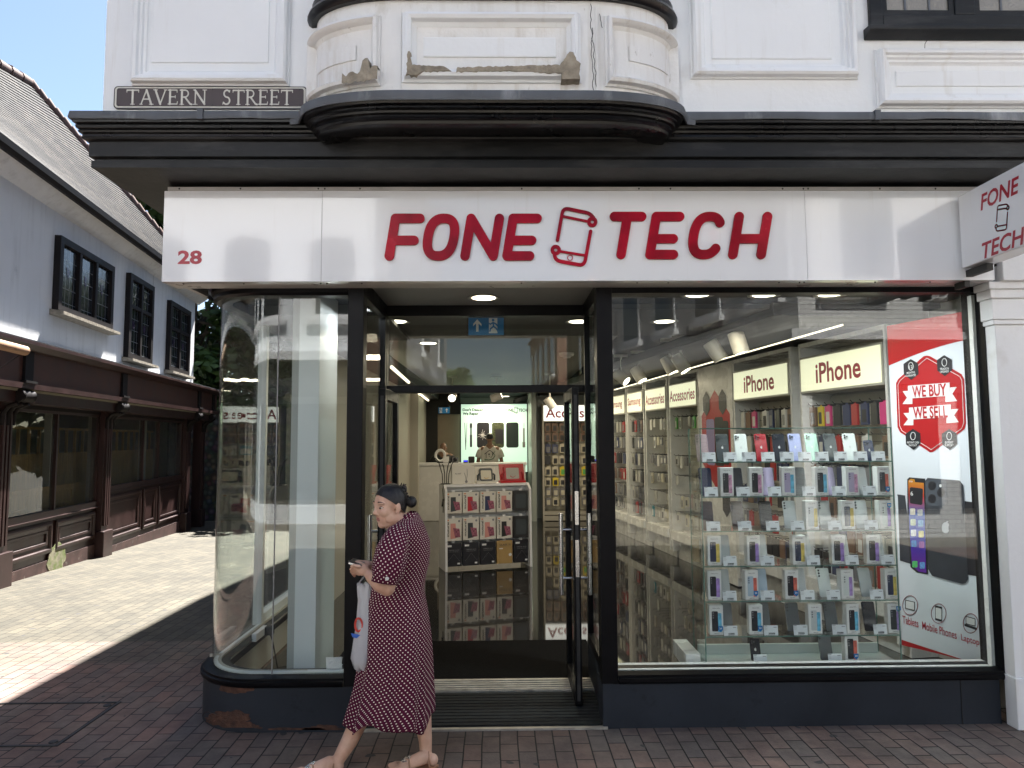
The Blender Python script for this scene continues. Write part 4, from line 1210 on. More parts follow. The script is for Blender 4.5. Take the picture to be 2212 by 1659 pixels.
# leaded windows
M['leaded'], nt, N, L, b = _new('leaded_dark_glass')
t = N.new('ShaderNodeTexBrick'); t.offset = 0
t.inputs['Scale'].default_value = 1; t.inputs['Brick Width'].default_value = .13; t.inputs['Row Height'].default_value = .21; t.inputs['Mortar Size'].default_value = .006
t.inputs['Mortar'].default_value = (.20, .21, .22, 1); t.inputs['Color1'].default_value = (.015, .018, .02, 1); t.inputs['Color2'].default_value = (.03, .033, .036, 1)
tcx = _coord(nt); sp = N.new('ShaderNodeSeparateXYZ'); L.new(tcx, sp.inputs[0]); cb = N.new('ShaderNodeCombineXYZ'); L.new(sp.outputs['X'], cb.inputs['X']); L.new(sp.outputs['Z'], cb.inputs['Y'])
L.new(cb.outputs[0], t.inputs['Vector']); L.new(t.outputs['Color'], b.inputs['Base Color']); b.inputs['Roughness'].default_value = .12
_bump(nt, b, _noise(nt, tcx, 9, 2), .25, .01)
M['curtain'] = mat('grey_window_lining', (.10, .11, .115), .8)
def lwin(xl, yt, yb, xr, yt2, yb2, lights, transom=None, sill=True, crest=True):
    s0, z1 = Lp(xl, yt); _, z0 = Lp(xl, yb); s1, z1b = Lp(xr, yt2); _, z0b = Lp(xr, yb2)
    z1 = (z1 + z1b) / 2; z0 = (z0 + z0b) / 2
    mb = LMB(); w = .10
    mb.box(s0, s0 + w, -.06, .029, z0, z1); mb.box(s1 - w, s1, -.06, .029, z0, z1)
    mb.box(s0 + w, s1 - w, -.06, .029, z1 - w, z1); mb.box(s0 + w, s1 - w, -.06, .029, z0, z0 + w * .8)
    xs = []
    for k in range(1, lights):
        x = s0 + w + (s1 - s0 - 2 * w) * k / lights; xs.append(x)
        mb.box(x - .04, x + .04, -.055, .029, z0 + w * .8, z1 - w)
    if transom:
        z = z0 + (z1 - z0) * transom
        e = [s0 + w] + [v for x in xs for v in (x - .04, x + .04)] + [s1 - w]
        for i in range(0, len(e), 2): mb.box(e[i], e[i + 1], -.05, .029, z - .03, z + .03)
    o = mb.build('window', M['l_dark'], LB)
    p = LMB(); p.box(s0 + w, s1 - w, -.004, .004 + .02, z0 + w * .8, z1 - w); p.build('leaded_pane', M['leaded'], o)
    if crest:
        c = LMB(); e = [s0 + w] + [v for x in xs for v in (x - .04, x + .04)] + [s1 - w]
        for i in range(0, len(e), 2):
            m_ = (e[i] + e[i + 1]) / 2; zz = z0 + (z1 - z0) * (.55 if not transom else .40)
            P = [(m_ - .05, zz + .09), (m_ + .05, zz + .09), (m_ + .05, zz), (m_, zz - .08), (m_ - .05, zz)]
            c.prism([(a, -.009, b) for a, b in P], (0, .004, 0))
        c.build('glass_shield', mat('dark_stained_glass', (.05, .03, .08), .2, var=.5, vs=20), o)
    if sill:
        k = LMB(); k.prism([(s0 - .06, .029, z0 - .002), (s0 - .06, -.16, z0 - .03), (s0 - .06, -.16, z0 - .075), (s0 - .06, .029, z0 - .085)], (s1 - s0 + .12, 0, 0)); k.build('sill', M['stone_raw'], o)
lwin(123, 512, 676, 241, 573, 710, 3)
lwin(276, 592, 775, 328, 617, 786, 2, transom=.62)
lwin(364, 650, 800, 408, 672, 812, 2, transom=.62)

# shopfront: cornice gutter, fascia, corbels, pilasters
OF = .30
z_top = (Lp(0, 713, OF + .12)[1] + Lp(430, 829, OF + .12)[1]) / 2
z_ft = z_top - .13
z_fb = (Lp(150, 840, OF)[1] + Lp(330, 870, OF)[1]) / 2
send = gend + .9
mb = LMB()
prof = [(.03, z_top - .02), (-OF - .10, z_top - .02), (-OF - .13, z_top - .03), (-OF - .13, z_top - .07), (-OF - .06, z_top - .13), (-OF - .01, z_top - .14), (.03, z_top - .14)]
mb.grid([[(gstart, y, z) for y, z in prof], [(send, y, z) for y, z in prof]], close_u=True); mb.build('shopfront_cornice', M['l_wood'], LB)
mb = LMB(); prof = [(.02, z_top + .10), (-OF - .12, z_top - .012), (-OF - .12, z_top - .019), (.02, z_top - .012)]
mb.grid([[(gstart, y, z) for y, z in prof], [(send, y, z) for y, z in prof]], close_u=True); mb.build('lead_flashing', M['lead'], LB)
mb = LMB(); mb.box(gstart, send, -OF, .03, z_fb, z_top - .141); mb.build('fascia', M['l_fascia'], LB)
mb = LMB(); mb.box(gstart, send, -OF - .05, .03, z_fb - .07, z_fb - .001); mb.box(gstart, send, -OF + .04, .03, z_fb - .24, z_fb - .071)
mb.build('fascia_rail', M['l_wood'], LB)
mb = LMB(); mb.box(gstart, send, -OF + .02, -OF + .035, z_fb - .10, z_fb - .0715); mb.build('blind_slot', mat('pale_blind_edge', (.45, .42, .33), .6), LB)
z_h = z_fb - .24
z_gt = (Lp(0, 879)[1] + Lp(390, 910)[1]) / 2
mb = LMB(); mb.box(gstart, Lp(392, 1000)[0], -.03, .06, z_gt, z_h); mb.build('head_board', M['l_dark'], LB)
def pilaster(x, yref, w):
    s = Lp(x, yref, .10)[0]
    gz_ = gz((LM @ Vector((s, 0, 0))).y)
    mb = LMB(); mb.box(s - w / 2, s + w / 2, -.10, .10, gz_ + .42, z_h)
    for k in (-1, 0, 1): mb.box(s + k * w * .26 - w * .07, s + k * w * .26 + w * .07, -.125, -.10, gz_ + .50, z_h - .12)
    mb.build('pilaster', M['l_wood'], LB)
    mb = LMB(); mb.box(s - w * .62, s + w * .62, -.16, .10, gz_ - .25, gz_ + .42); mb.build('pilaster_base', M['l_wood'], LB, bevel=.01)
    # scroll corbel under the fascia and strap over it
    mb = LMB()
    ww = w * .42
    pts = [(-.11, z_h - .28), (-.12, z_h - .14), (-.18, z_h - .05), (-.28, z_h - .01)]
    for k in range(3):
        xx = s - ww + ww * k
        mb.tube([(xx, y, z) for y, z in pts], .028, 8)
    n = 16
    mb.lathe([(0, -ww - .02), (.075, -ww - .02), (.085, -ww), (.065, -ww * .5), (.085, 0), (.065, ww * .5), (.085, ww), (.075, ww + .02), (0, ww + .02)], 18, (s, -.29, z_h + .08), 'X')
    mb.build('corbel', M['l_dark'], LB, smooth=True, auto=40)
    mb = LMB(); mb.box(s - w * .33, s + w * .33, -OF - .035, -OF, z_fb + .03, z_top - .141); mb.box(s - w * .45, s + w * .45, -OF - .07, -OF, z_fb - .0, z_fb + .03)
    mb.build('fascia_strap', M['l_dark'], LB)
    return s
sA = pilaster(228, 1100, .30); sB = pilaster(404, 1050, .30); sC = pilaster(436, 1040, .24); sZ = pilaster(2, 1150, .30) - 3.2
s00 = Lp(-30, 1100, .10)[0]
def wood_bay(s0, s1, splits, zs, base=True):
    """glazed bay between two pilasters with panelled riser"""
    zb = gz((LM @ Vector((s0, 0, 0))).y)
    fr = LMB(); w = .05
    fr.box(s0, s1, -.04, .06, zs - .09, zs); fr.box(s0, s1, -.07, .06, zs - .10, zs - .09)
    fr.box(s0, s0 + w, -.02, .05, zs, z_gt); fr.box(s1 - w, s1, -.02, .05, zs, z_gt); fr.box(s0 + w, s1 - w, -.02, .05, z_gt - .04, z_gt)
    for q in splits: fr.box(q - .022, q + .022, -.02, .05, zs, z_gt - .04)
    o = fr.build('window_frame', M['l_wood'], LB)
    g = LMB(); g.box(s0 + w, s1 - w, .012, .018, zs, z_gt - .04); g.build('pane', M['glass_old'], o)
    rb = LMB(); rb.box(s0, s1, .0, .08, zb - .3, zs - .10)
    rb.build('riser', M['l_wood'], LB)
    # panels
    e = [s0] + list(splits) + [s1]
    for i in range(len(e) - 1):
        a, b2 = e[i] + .05, e[i + 1] - .05; z0p, z1p = zb + .20, zs - .16
        mb = LMB(); fn = lambda x, z, o2: (x, -o2, z)
        moulding(mb, a, b2, z0p, z1p, [(0, 0), (0, .03), (.03, .04), (.05, .04), (.06, .015), (.11, .008), (.115, .022), (.15, .022), (.155, .012)], fn)
        mb.build('riser_panel', M['l_wood'], LB)
    pb = LMB(); pb.box(s0, s1, -.025, .0, zb - .3, zb + .10); pb.build('skirting', mat('worn_brown_plinth', (.075, .04, .035), .6, var=.4, vs=5, dirt=[((.20, .17, .14), 9, .6, .75)]), LB)
zs1 = (Lp(0, 1118)[1] + Lp(209, 1086)[1]) / 2
zs2 = (Lp(241, 1041)[1] + Lp(388, 1031)[1]) / 2
wood_bay(s00, sA - .15, [Lp(119, 1000)[0]], zs1)
wood_bay(sA + .15, sB - .15, [Lp(308, 980)[0], Lp(341, 980)[0]], zs2)
# dark open doorway past the last bay
mb = LMB(); mb.box(sB + .15, sC - .12, .35, .40, -.6, z_h); mb.build('doorway_back', M['black'], LB)
# inside: pale posts and oak panelling
mb = LMB(); mb.box(s00, sB - .1, .62, .67, zs1 - .3, z_gt - .62); mb.build('oak_panelling', M['oak'], LB)
mb = LMB()
for k in range(26):
    s = s00 + (sB - s00) * k / 26; mb.box(s, s + .03, .62, .66, z_gt - .62, z_gt - .25)
mb.box(s00, sB - .1, .62, .67, z_gt - .25, z_gt - .21); mb.build('oak_screen', M['oak'], LB)
mb = LMB(); mb.box(s00, sA, .28, .33, zs1 - .3, zs1 + .30); mb.build('oak_box', M['oak'], LB)
mb = LMB(); fn = lambda x, z, o2: (x, .28 - o2, z)
for a, b2 in ((s00 + .2, Lp(110, 1000)[0]), (Lp(119, 1000)[0] + .1, sA - .35)):
    moulding(mb, a, b2, zs1 - .0, zs1 + .24, [(0, 0), (0, .02), (.03, .02), (.035, .002), (.07, .002)], fn)
mb.build('oak_box_moulding', M['oak'], LB)
mb = LMB()
for px in (113, 205, 312, 388):
    s = Lp(px, 1000, -.4)[0]; mb.box(s - .08, s + .08, .40, .50, 0, z_gt + .1)
mb.build('inner_post', mat('grey_painted_post', (.5, .49, .46), .6), LB)
mb = LMB(); mb.box(gend - .12, gend - .02, .12, 2.99, -.6, 2.89); mb.box(s00 - .3, s00 - .2, .12, 2.99, -.6, 2.89); mb.box(s00, sB, 2.2, 2.25, 0, 2.89); mb.box(s00, sB, .1, 2.2, z_gt + .15, z_gt + .2); mb.build('inner_wall', mat('dim_inner_wall', (.22, .23, .22), .8), LB)
# the old wall must be open above the window for light: cut handled by leaving the back wall deep
# mossy broken render at the foot of the wall
mb = LMB(); r = random.Random(4); s0 = Lp(118, 1215)[0]; P = []
for k in range(28):
    a = 2 * math.pi * k / 28; q = 1 + r.uniform(-.12, .1)
    P.append((s0 + .28 * math.cos(a) * q, -.03, .08 + .20 * math.sin(a) * q))
mb.prism(P, (0, .004, 0)); mb.build('bare_patch', mat('mossy_bare_render', (.28, .26, .17), .95, var=.3, vs=9, bump=.8, dirt=[((.16, .20, .06), 7, .45, .6)]), LB)
# rolled awning tube at the left edge
a, b_ = Lp(-60, 738, .75), Lp(54, 758, .75)
aw = thing('rolled_awning', 'cream rolled awning bar fixed to the brown fascia at the left edge', 'awning', LM @ Vector((b_[0], -.75, b_[1])))
mb = MB(LM); mb.tube([(a[0] - 1.0, -.75, b_[1] + .02), (b_[0], -.75, b_[1])], .055, 12); mb.build('roller', mat('tan_awning_cloth', (.46, .28, .17), .6, var=.1), aw, smooth=True, auto=50)
mb = MB(LM); mb.tube([(b_[0] - .3, -.30, b_[1] + .10), (b_[0] - .25, -.74, b_[1] + .02)], .015, 6)
mb.tube([(b_[0] - .04, -.745, b_[1] - .03), (b_[0] - .2, -.5, b_[1] - .3), (b_[0] - .35, -.34, z_fb + .1)], .005, 5); mb.build('arm', M['l_dark'], aw)
# a pigeon on the ridge
pg = onP(17, 162, LO - LN * 2.9, LN)
pt = thing('pigeon', 'dark pigeon perched on the tiled roof ridge against the sky', 'bird', pg)
mb = MB()
bx = pg
mb.tube([bx + Vector((-.10, 0, -.01)), bx + Vector((-.03, 0, .05)), bx + Vector((.03, 0, .10)), bx + Vector((.05, 0, .15)), bx + Vector((.07, 0, .185)), bx + Vector((.10, 0, .185))], [.018, .055, .06, .035, .028, .006], 10)
mb.tube([bx + Vector((-.05, 0, .03)), bx + Vector((-.17, 0, -.05))], [.045, .018], 8)
for s in (-.02, .02): mb.tube([bx + Vector((0, s, .03)), bx + Vector((0, s, -.04))], .006, 5)
mb.build('body', mat('dark_plumage', (.03, .032, .036), .7, var=.3), pt, smooth=True)

# ---------------------------------------------------------------- flint wall and trees at the alley's end
flint, nt, N, L, b = _new('dark_flint_rubble')
vo = N.new('ShaderNodeTexVoronoi'); vo.inputs['Scale'].default_value = 7.0; L.new(_coord(nt), vo.inputs['Vector'])
cc = _ramp(nt, vo.outputs['Distance'], .1, .6, (.16, .14, .115, 1), (.045, .04, .035, 1)); cc2 = _mix(nt, .5, cc, vo.outputs['Color'], 'MULTIPLY')
L.new(cc2, b.inputs['Base Color']); b.inputs['Roughness'].default_value = .9; _bump(nt, b, vo.outputs['Distance'], -.8, .05)
fw = MB()
p0 = LM @ Vector((send + .2, -.3, -.6)); 
fw.box(-12, -3.6, 19.2, 19.6, -1, 2.6)
o = fw.build('stone_wall', flint); tag(o, 'rough dark flint wall closing the end of the alley under the trees', 'wall')

leafm = mat('broad_green_leaves', (.050, .095, .022), .5, var=.45, vs=1.5)
leafm.node_tree.nodes['Principled BSDF'].inputs['Transmission Weight'].default_value = 0.0
barkm = mat('grey_brown_bark', (.09, .07, .05), .9, var=.3, bump=.6, bs=12)
def make_tree(loc, h, r, seed, label, n=5200, name='tree', leaf=.13):
    rr = random.Random(seed)
    t = thing(name, label, 'tree', loc, group='trees behind the alley wall')
    base = Vector(loc); mb = MB()
    mb.tube([base, base + Vector((.05, 0, h * .25)), base + Vector((-.08, .1, h * .55)), base + Vector((0, 0, h * .8))], [r * .06, r * .05, r * .03, r * .012], 10)
    cl = []
    for k in range(38):
        a = rr.uniform(0, 6.28); q = rr.uniform(.1, .88) * r; z = h * rr.uniform(.22, .95)
        e = base + Vector((math.cos(a) * q, math.sin(a) * q, z)); s = base + Vector((0, 0, h * rr.uniform(.3, .6)))
        mb.tube([s, s.lerp(e, .5) + Vector((0, 0, .15)), e], [r * .014, r * .010, r * .004], 5)
        cl.append((e, rr.uniform(.22, .40) * r))
    mb.build('trunk', barkm, t, smooth=True)
    cr = MB()
    for k in range(n):
        c, q = rr.choice(cl); u = Vector((rr.gauss(0, 1), rr.gauss(0, 1), rr.gauss(0, 1))).normalized() * q * rr.uniform(.45, 1.05)
        p = c + Vector((u.x, u.y, u.z * .8)); s = leaf * rr.uniform(.6, 1.3)
        a = Vector((rr.gauss(0, 1), rr.gauss(0, 1), rr.gauss(0, .5))).normalized(); b2 = a.cross(Vector((rr.gauss(0, 1), rr.gauss(0, 1), rr.gauss(0, 1)))).normalized()
        cr.add([p - a * s, p - b2 * s * .55 + a * s * .1, p + a * s, p + b2 * s * .55 + a * s * .1], [(0, 1, 2, 3)])
    cr.build('crown', leafm, t, sub=-1)
    return t
make_tree((-9.2, 20.9, -.5), 10.5, 3.6, 1, 'leafy green tree behind the flint wall, beside the curved window', 24000, leaf=.17)
make_tree((-6.4, 23.5, -.5), 8.5, 3.2, 2, 'taller dark tree standing further back behind the old building', 8000, leaf=.19)
make_tree((-4.6, 21.6, -.5), 7.0, 2.8, 3, 'low dense tree behind the flint wall, seen through the curved window', 9000, leaf=.19)
# low spiky shrub topping on the wall by the old building's end
# ---------------------------------------------------------------- across the street (seen in the glass)
def simple_block(name, label, pts, h, wallm, roofm_, win, cornice=3.4, roof_h=1.8):
    """pts: plan quad, first edge is the face turned to the shop/side street"""
    c = sum((Vector((p[0], p[1], 0)) for p in pts), Vector()) / len(pts)
    t = thing(name, label, 'building', c)
    mb = MB(); mb.prism([(p[0], p[1], 0) for p in pts], (0, 0, h)); mb.build('wall', wallm, t)
    cc = Vector((c.x, c.y, h + roof_h)); mb = MB(); P = [Vector((p[0], p[1], h)) for p in pts]; P = [q + (q - Vector((c.x, c.y, h))).normalized() * .3 for q in P]
    a = P[0].lerp(P[3], .5).lerp(cc, .35); b = P[1].lerp(P[2], .5).lerp(cc, .35); a.z = b.z = h + roof_h
    mb.add(P + [a, b], [(0, 1, 5, 4), (2, 3, 4, 5), (1, 2, 5), (3, 0, 4)]); mb.build('roof', roofm_, t)
    for e, edge in enumerate(win):
        if not edge: continue
        A, B = Vector((pts[e][0], pts[e][1], 0)), Vector((pts[(e + 1) % 4][0], pts[(e + 1) % 4][1], 0)); d = (B - A); Ln = d.length; d.normalize()
        nrm = Vector((d.y, -d.x, 0))
        if nrm.dot(A - c) < 0: nrm = -nrm
        n = edge
        for fl in (0, 1):
            for k in range(n):
                m_ = A + d * Ln * (k + .5) / n; z0 = (4.3 if fl == 0 else 7.0); w, hh = .55, 1.5
                if z0 + hh > h: continue
                wb = MB()
                P = [m_ - d * w + Vector((0, 0, z0)), m_ + d * w + Vector((0, 0, z0))] + [m_ + d * (w * math.cos(rad(a))) + Vector((0, 0, z0 + hh + .3 * math.sin(rad(a)))) for a in range(0, 181, 20)]
                wb.prism([p + nrm * .01 for p in P], nrm * .05); o = wb.build('window', M['white'], t)
                P2 = [m_ + (p - m_ - Vector((0, 0, z0 + .7))) * .84 + Vector((0, 0, z0 + .7)) for p in P]
                gb = MB(); gb.prism([p + nrm * .062 for p in P2], nrm * .004); gb.build('pane', M['dark_pane'], o)
                sb = MB(); a = m_ - d * (w + .1) + Vector((0, 0, z0 - .12)); sb.prism([a, a + d * (2 * w + .2), a + d * (2 * w + .2) + nrm * .14, a + nrm * .14], (0, 0, .11)); sb.build('sill', M['white'], o)
        # cornice and shopfront glazing below
        if cornice:
            cb = MB(); a = A + Vector((0, 0, cornice)); cb.prism([a - d * .3, a + d * (Ln + .3), a + d * (Ln + .3) + nrm * .35, a - d * .3 + nrm * .35], (0, 0, .18)); cb.build('cornice', M['white'], t)
            fb = MB(); a = A + Vector((0, 0, cornice - .75)); fb.prism([a, a + d * Ln, a + d * Ln + nrm * .12, a + nrm * .12], (0, 0, .74)); fb.build('fascia', M['dark_fascia'], t)
            ns = max(2, int(Ln / 2.6))
            for k in range(ns):
                a = A + d * (Ln * k / ns + .2) + Vector((0, 0, .5)); g = MB(); g.prism([a + nrm * .02, a + d * (Ln / ns - .4) + nrm * .02, a + d * (Ln / ns - .4) + nrm * .06, a + nrm * .06], (0, 0, cornice - 1.4)); g.build('shop_window', M['dark_pane'], t)
    return t
M['dark_pane'] = mat('dark_window_glass', (.025, .03, .035), .05, coat=.5)
M['dark_fascia'] = mat('dark_grey_fascia', (.06, .06, .065), .4)
pbrick, nt, N, L, b = _new('white_painted_brick')
b.inputs['Base Color'].default_value = (.66, .65, .62, 1); b.inputs['Roughness'].default_value = .8
t = N.new('ShaderNodeTexBrick'); t.inputs['Scale'].default_value = 1; t.inputs['Brick Width'].default_value = .23; t.inputs['Row Height'].default_value = .078; t.inputs['Mortar Size'].default_value = .008
sp = N.new('ShaderNodeSeparateXYZ'); L.new(_coord(nt), sp.inputs[0]); ad = N.new('ShaderNodeMath'); L.new(sp.outputs['X'], ad.inputs[0]); L.new(sp.outputs['Y'], ad.inputs[1])
cb = N.new('ShaderNodeCombineXYZ'); L.new(ad.outputs[0], cb.inputs['X']); L.new(sp.outputs['Z'], cb.inputs['Y']); L.new(cb.outputs[0], t.inputs['Vector'])
t.inputs['Color1'].default_value = (.80, .79, .76, 1); t.inputs['Color2'].default_value = (.70, .69, .67, 1); t.inputs['Mortar'].default_value = (.42, .41, .39, 1)
L.new(t.outputs['Color'], b.inputs['Base Color']); iv = N.new('ShaderNodeMath'); iv.operation = 'SUBTRACT'; iv.inputs[0].default_value = 1; L.new(t.outputs['Fac'], iv.inputs[1]); _bump(nt, b, iv.outputs[0], .6, .012)
redtile = mat('red_brown_tiles', (.26, .11, .07), .85, var=.3, vs=3)
slate = mat('grey_slates', (.10, .10, .11), .7, var=.2, vs=4)
R2 = simple_block('painted_brick_building', 'white painted brick building across the street, mirrored in the right window', [(5.2, -3.2), (2.9, -13.0), (12.0, -15.0), (13.0, -3.6)], 8.6, pbrick, slate, [5, 0, 0, 4])
L2 = simple_block('rendered_corner_building', 'pale rendered corner building across the street, mirrored in the transom and curved glass', [(-2.6, -6.0), (-2.0, -15.0), (-9.0, -15.5), (-9.5, -6.0)], 8.4, M['render'], redtile, [3, 0, 0, 4])
L3 = simple_block('cream_terrace', 'cream terrace further along the street behind the viewer, mirrored faintly in the left glass', [(-11.0, -5.5), (-11.0, -14.0), (-24.0, -14.0), (-24.0, -5.5)], 8.8, mat('cream_render', (.62, .57, .45), .8, var=.05), slate, [0, 0, 0, 6])
L4 = simple_block('brick_terrace', 'red roofed terrace down the side street, mirrored in the transom glass', [(2.2, -16.5), (1.6, -27.0), (9.0, -28.0), (10.0, -17.0)], 6.8, mat('warm_brick', (.30, .17, .12), .85, var=.3, vs=5), redtile, [5, 0, 0, 0], roof_h=2.6)
L5 = simple_block('distant_house', 'low house closing the far end of the side street, mirrored in the transom glass', [(-6.5, -58.0), (2.5, -58.0), (2.5, -66.0), (-6.5, -66.0)], 4.2, M['render'], slate, [3, 0, 0, 0], cornice=0, roof_h=1.8)
R3 = simple_block('stone_fronted_building', 'pale fronted building to the right across the street, mirrored in the sign', [(14.0, -4.0), (13.5, -14.0), (26.0, -14.0), (26.0, -4.0)], 9.0, mat('buff_stone', (.52, .47, .38), .8, var=.08), slate, [0, 0, 0, 5])
tl = thing('letting_board', 'white TO LET board on the painted brick building across the street', 'sign board', (6.0, -3.3, 3.0))
mb = MB(); mb.box(5.55, 6.45, -3.20, -3.17, 2.85, 3.65); mb.build('board', M['white'], tl)
mb = MB(); mb.text('TO LET', (6.0, -3.168, 3.30), (-1, 0, 0), (0, 0, 1), .55, .13, bold=.03); mb.text('ALL ENQUIRIES', (6.0, -3.168, 3.06), (-1, 0, 0), (0, 0, 1), .5, .06, bold=.01); mb.text('01473 211933', (6.0, -3.168, 2.93), (-1, 0, 0), (0, 0, 1), .5, .07, bold=.01); mb.build('board_writing', M['ink'], tl)
mb = MB(); mb.prism([(5.62, -3.168, 3.62), (5.78, -3.168, 3.62), (5.70, -3.168, 3.62 - .0)], (0, .001, 0)); mb.prism([(5.62, -3.168, 3.44), (5.80, -3.168, 3.44), (5.71, -3.168, 3.60)], (0, .001, 0)); mb.build('board_mark', mat('purple_mark', (.12, .02, .12), .5), tl)
# mirrored name plate and bunting
td = Vector((2.9 - 5.2, -13.0 + 3.2, 0)).normalized(); tn = Vector((td.y, -td.x, 0))
if tn.x > 0: tn = -tn
tp = Vector((5.2, -3.2, 0)) + td * 3.2 + tn * .03 + Vector((0, 0, 4.15))
ts = thing('street_sign', 'dark TOWER STREET name plate on the painted brick building across the street', 'street sign', tp)
mb = MB(); mb.prism([tp - td * .75 + Vector((0, 0, -.12)), tp + td * .75 + Vector((0, 0, -.12)), tp + td * .75 + Vector((0, 0, .12)), tp - td * .75 + Vector((0, 0, .12))], tn * .02); mb.build('plate', brown, ts)
mb = MB(); mb.text('TOWER STREET', tp + tn * .0215, -td if td.cross(Vector((0, 0, 1))).dot(tn) < 0 else td, (0, 0, 1), 1.3, .13, bold=.02); mb.build('lettering', ivory, ts)
cols = [(.5, .03, .02), (.75, .20, .02), (.08, .06, .35), (.35, .02, .10)]
p0, p1 = Vector((1.8, -2.2, 5.0)), Vector((3.9, -2.6, 5.15))
bt = thing('bunting', 'string of small triangular flags across the street, mirrored at the top of the right window', 'bunting', p0)
mb = MB(); mb.tube([p0.lerp(p1, k / 8) - Vector((0, 0, .12 * math.sin(math.pi * k / 8))) for k in range(9)], .006, 5); mb.build('cord', M['white'], bt)
for k in range(6):
    q = p0.lerp(p1, (k + .5) / 6) - Vector((0, 0, .12 * math.sin(math.pi * (k + .5) / 6)))
    mb = MB(); mb.prism([q + Vector((-.09, 0, 0)), q + Vector((.09, 0, 0)), q + Vector((0, 0, -.24))], (0, .003, 0)); mb.build('flag', mat('flag_cloth', cols[k % 4], .7), bt)
make_tree((-3.4, -37.0, 0), 6.5, 1.9, 5, 'round green tree down the side street, mirrored in the transom glass', 2500, leaf=.22)
# ---------------------------------------------------------------- wall display bays
def pal(*c): return list(c)
PKM = [mat('packet_' + n, c, .35) for n, c in (('black', (.03, .03, .03)), ('white', (.62, .61, .57)), ('grey', (.20, .20, .21)), ('brown', (.20, .12, .08)), ('navy', (.04, .05, .11)),
       ('yellow', (.70, .55, .04)), ('pink', (.60, .05, .20)), ('green', (.12, .42, .10)), ('red', (.40, .03, .03)), ('cream', (.58, .54, .42)), ('clear', (.38, .37, .33)), ('teal', (.04, .28, .36)))]
PB, PW, PG, PBR, PN, PY, PP, PGR, PR, PC, PCL, PT = PKM
wall_rz = math.atan2(-WD.y, -WD.x)
slat = mat('cream_slatwall', (.55, .53, .44), .5)
pk_cache = {}
def packet_mesh(w, h, d, m, deco):
    """hanging retail packet: card with header, hang tab and product window"""
    k = (w, h, d, m.name, deco)
    if k in pk_cache: return pk_cache[k]
    t = thing('phone_case_packet')
    mb = MB(); mb.box(-w / 2, w / 2, -d, 0, -h, 0); mb.box(-w * .18, w * .18, -d * .6, -d * .4, 0, h * .10); b_ = mb.build('card', m, t, bevel=min(.003, d * .2))
    if deco:
        mb = MB(); mb.prism([(x, -d - .0015, z) for x, z in rrect(-w * .30, w * .30, -h * .88, -h * .28, w * .08, 3)], (0, .002, 0)); mb.build('case', deco, t)
    pk_cache[k] = t
    return t
def put_packet(src, used, loc, rz, label, group):
    o = src if src.name not in used else copy_tree(src)
    used.add(src.name)
    place(o, loc, rz); tag(o, label, 'phone case packet', group); return o
used = set()
def sY(Y): return (Y - W0.y) / WD.y
Mw = Matrix.Translation(W0) @ Matrix.Rotation(wall_rz, 4, 'Z')
HZ0, HZ1 = 2.19, 2.50
bays = [(5.665, 6.92, 'iPhone', 'first'), (7.07, 8.32, 'iPhone', 'second'), (9.31, 10.33, 'Accessories', 'third'), (10.41, 11.35, 'Accessories', 'fourth'), (11.43, 12.26, 'Samsung', 'fifth'), (12.34, 13.3, 'Samsung', 'sixth')]
rr = random.Random(21)
DP = .34
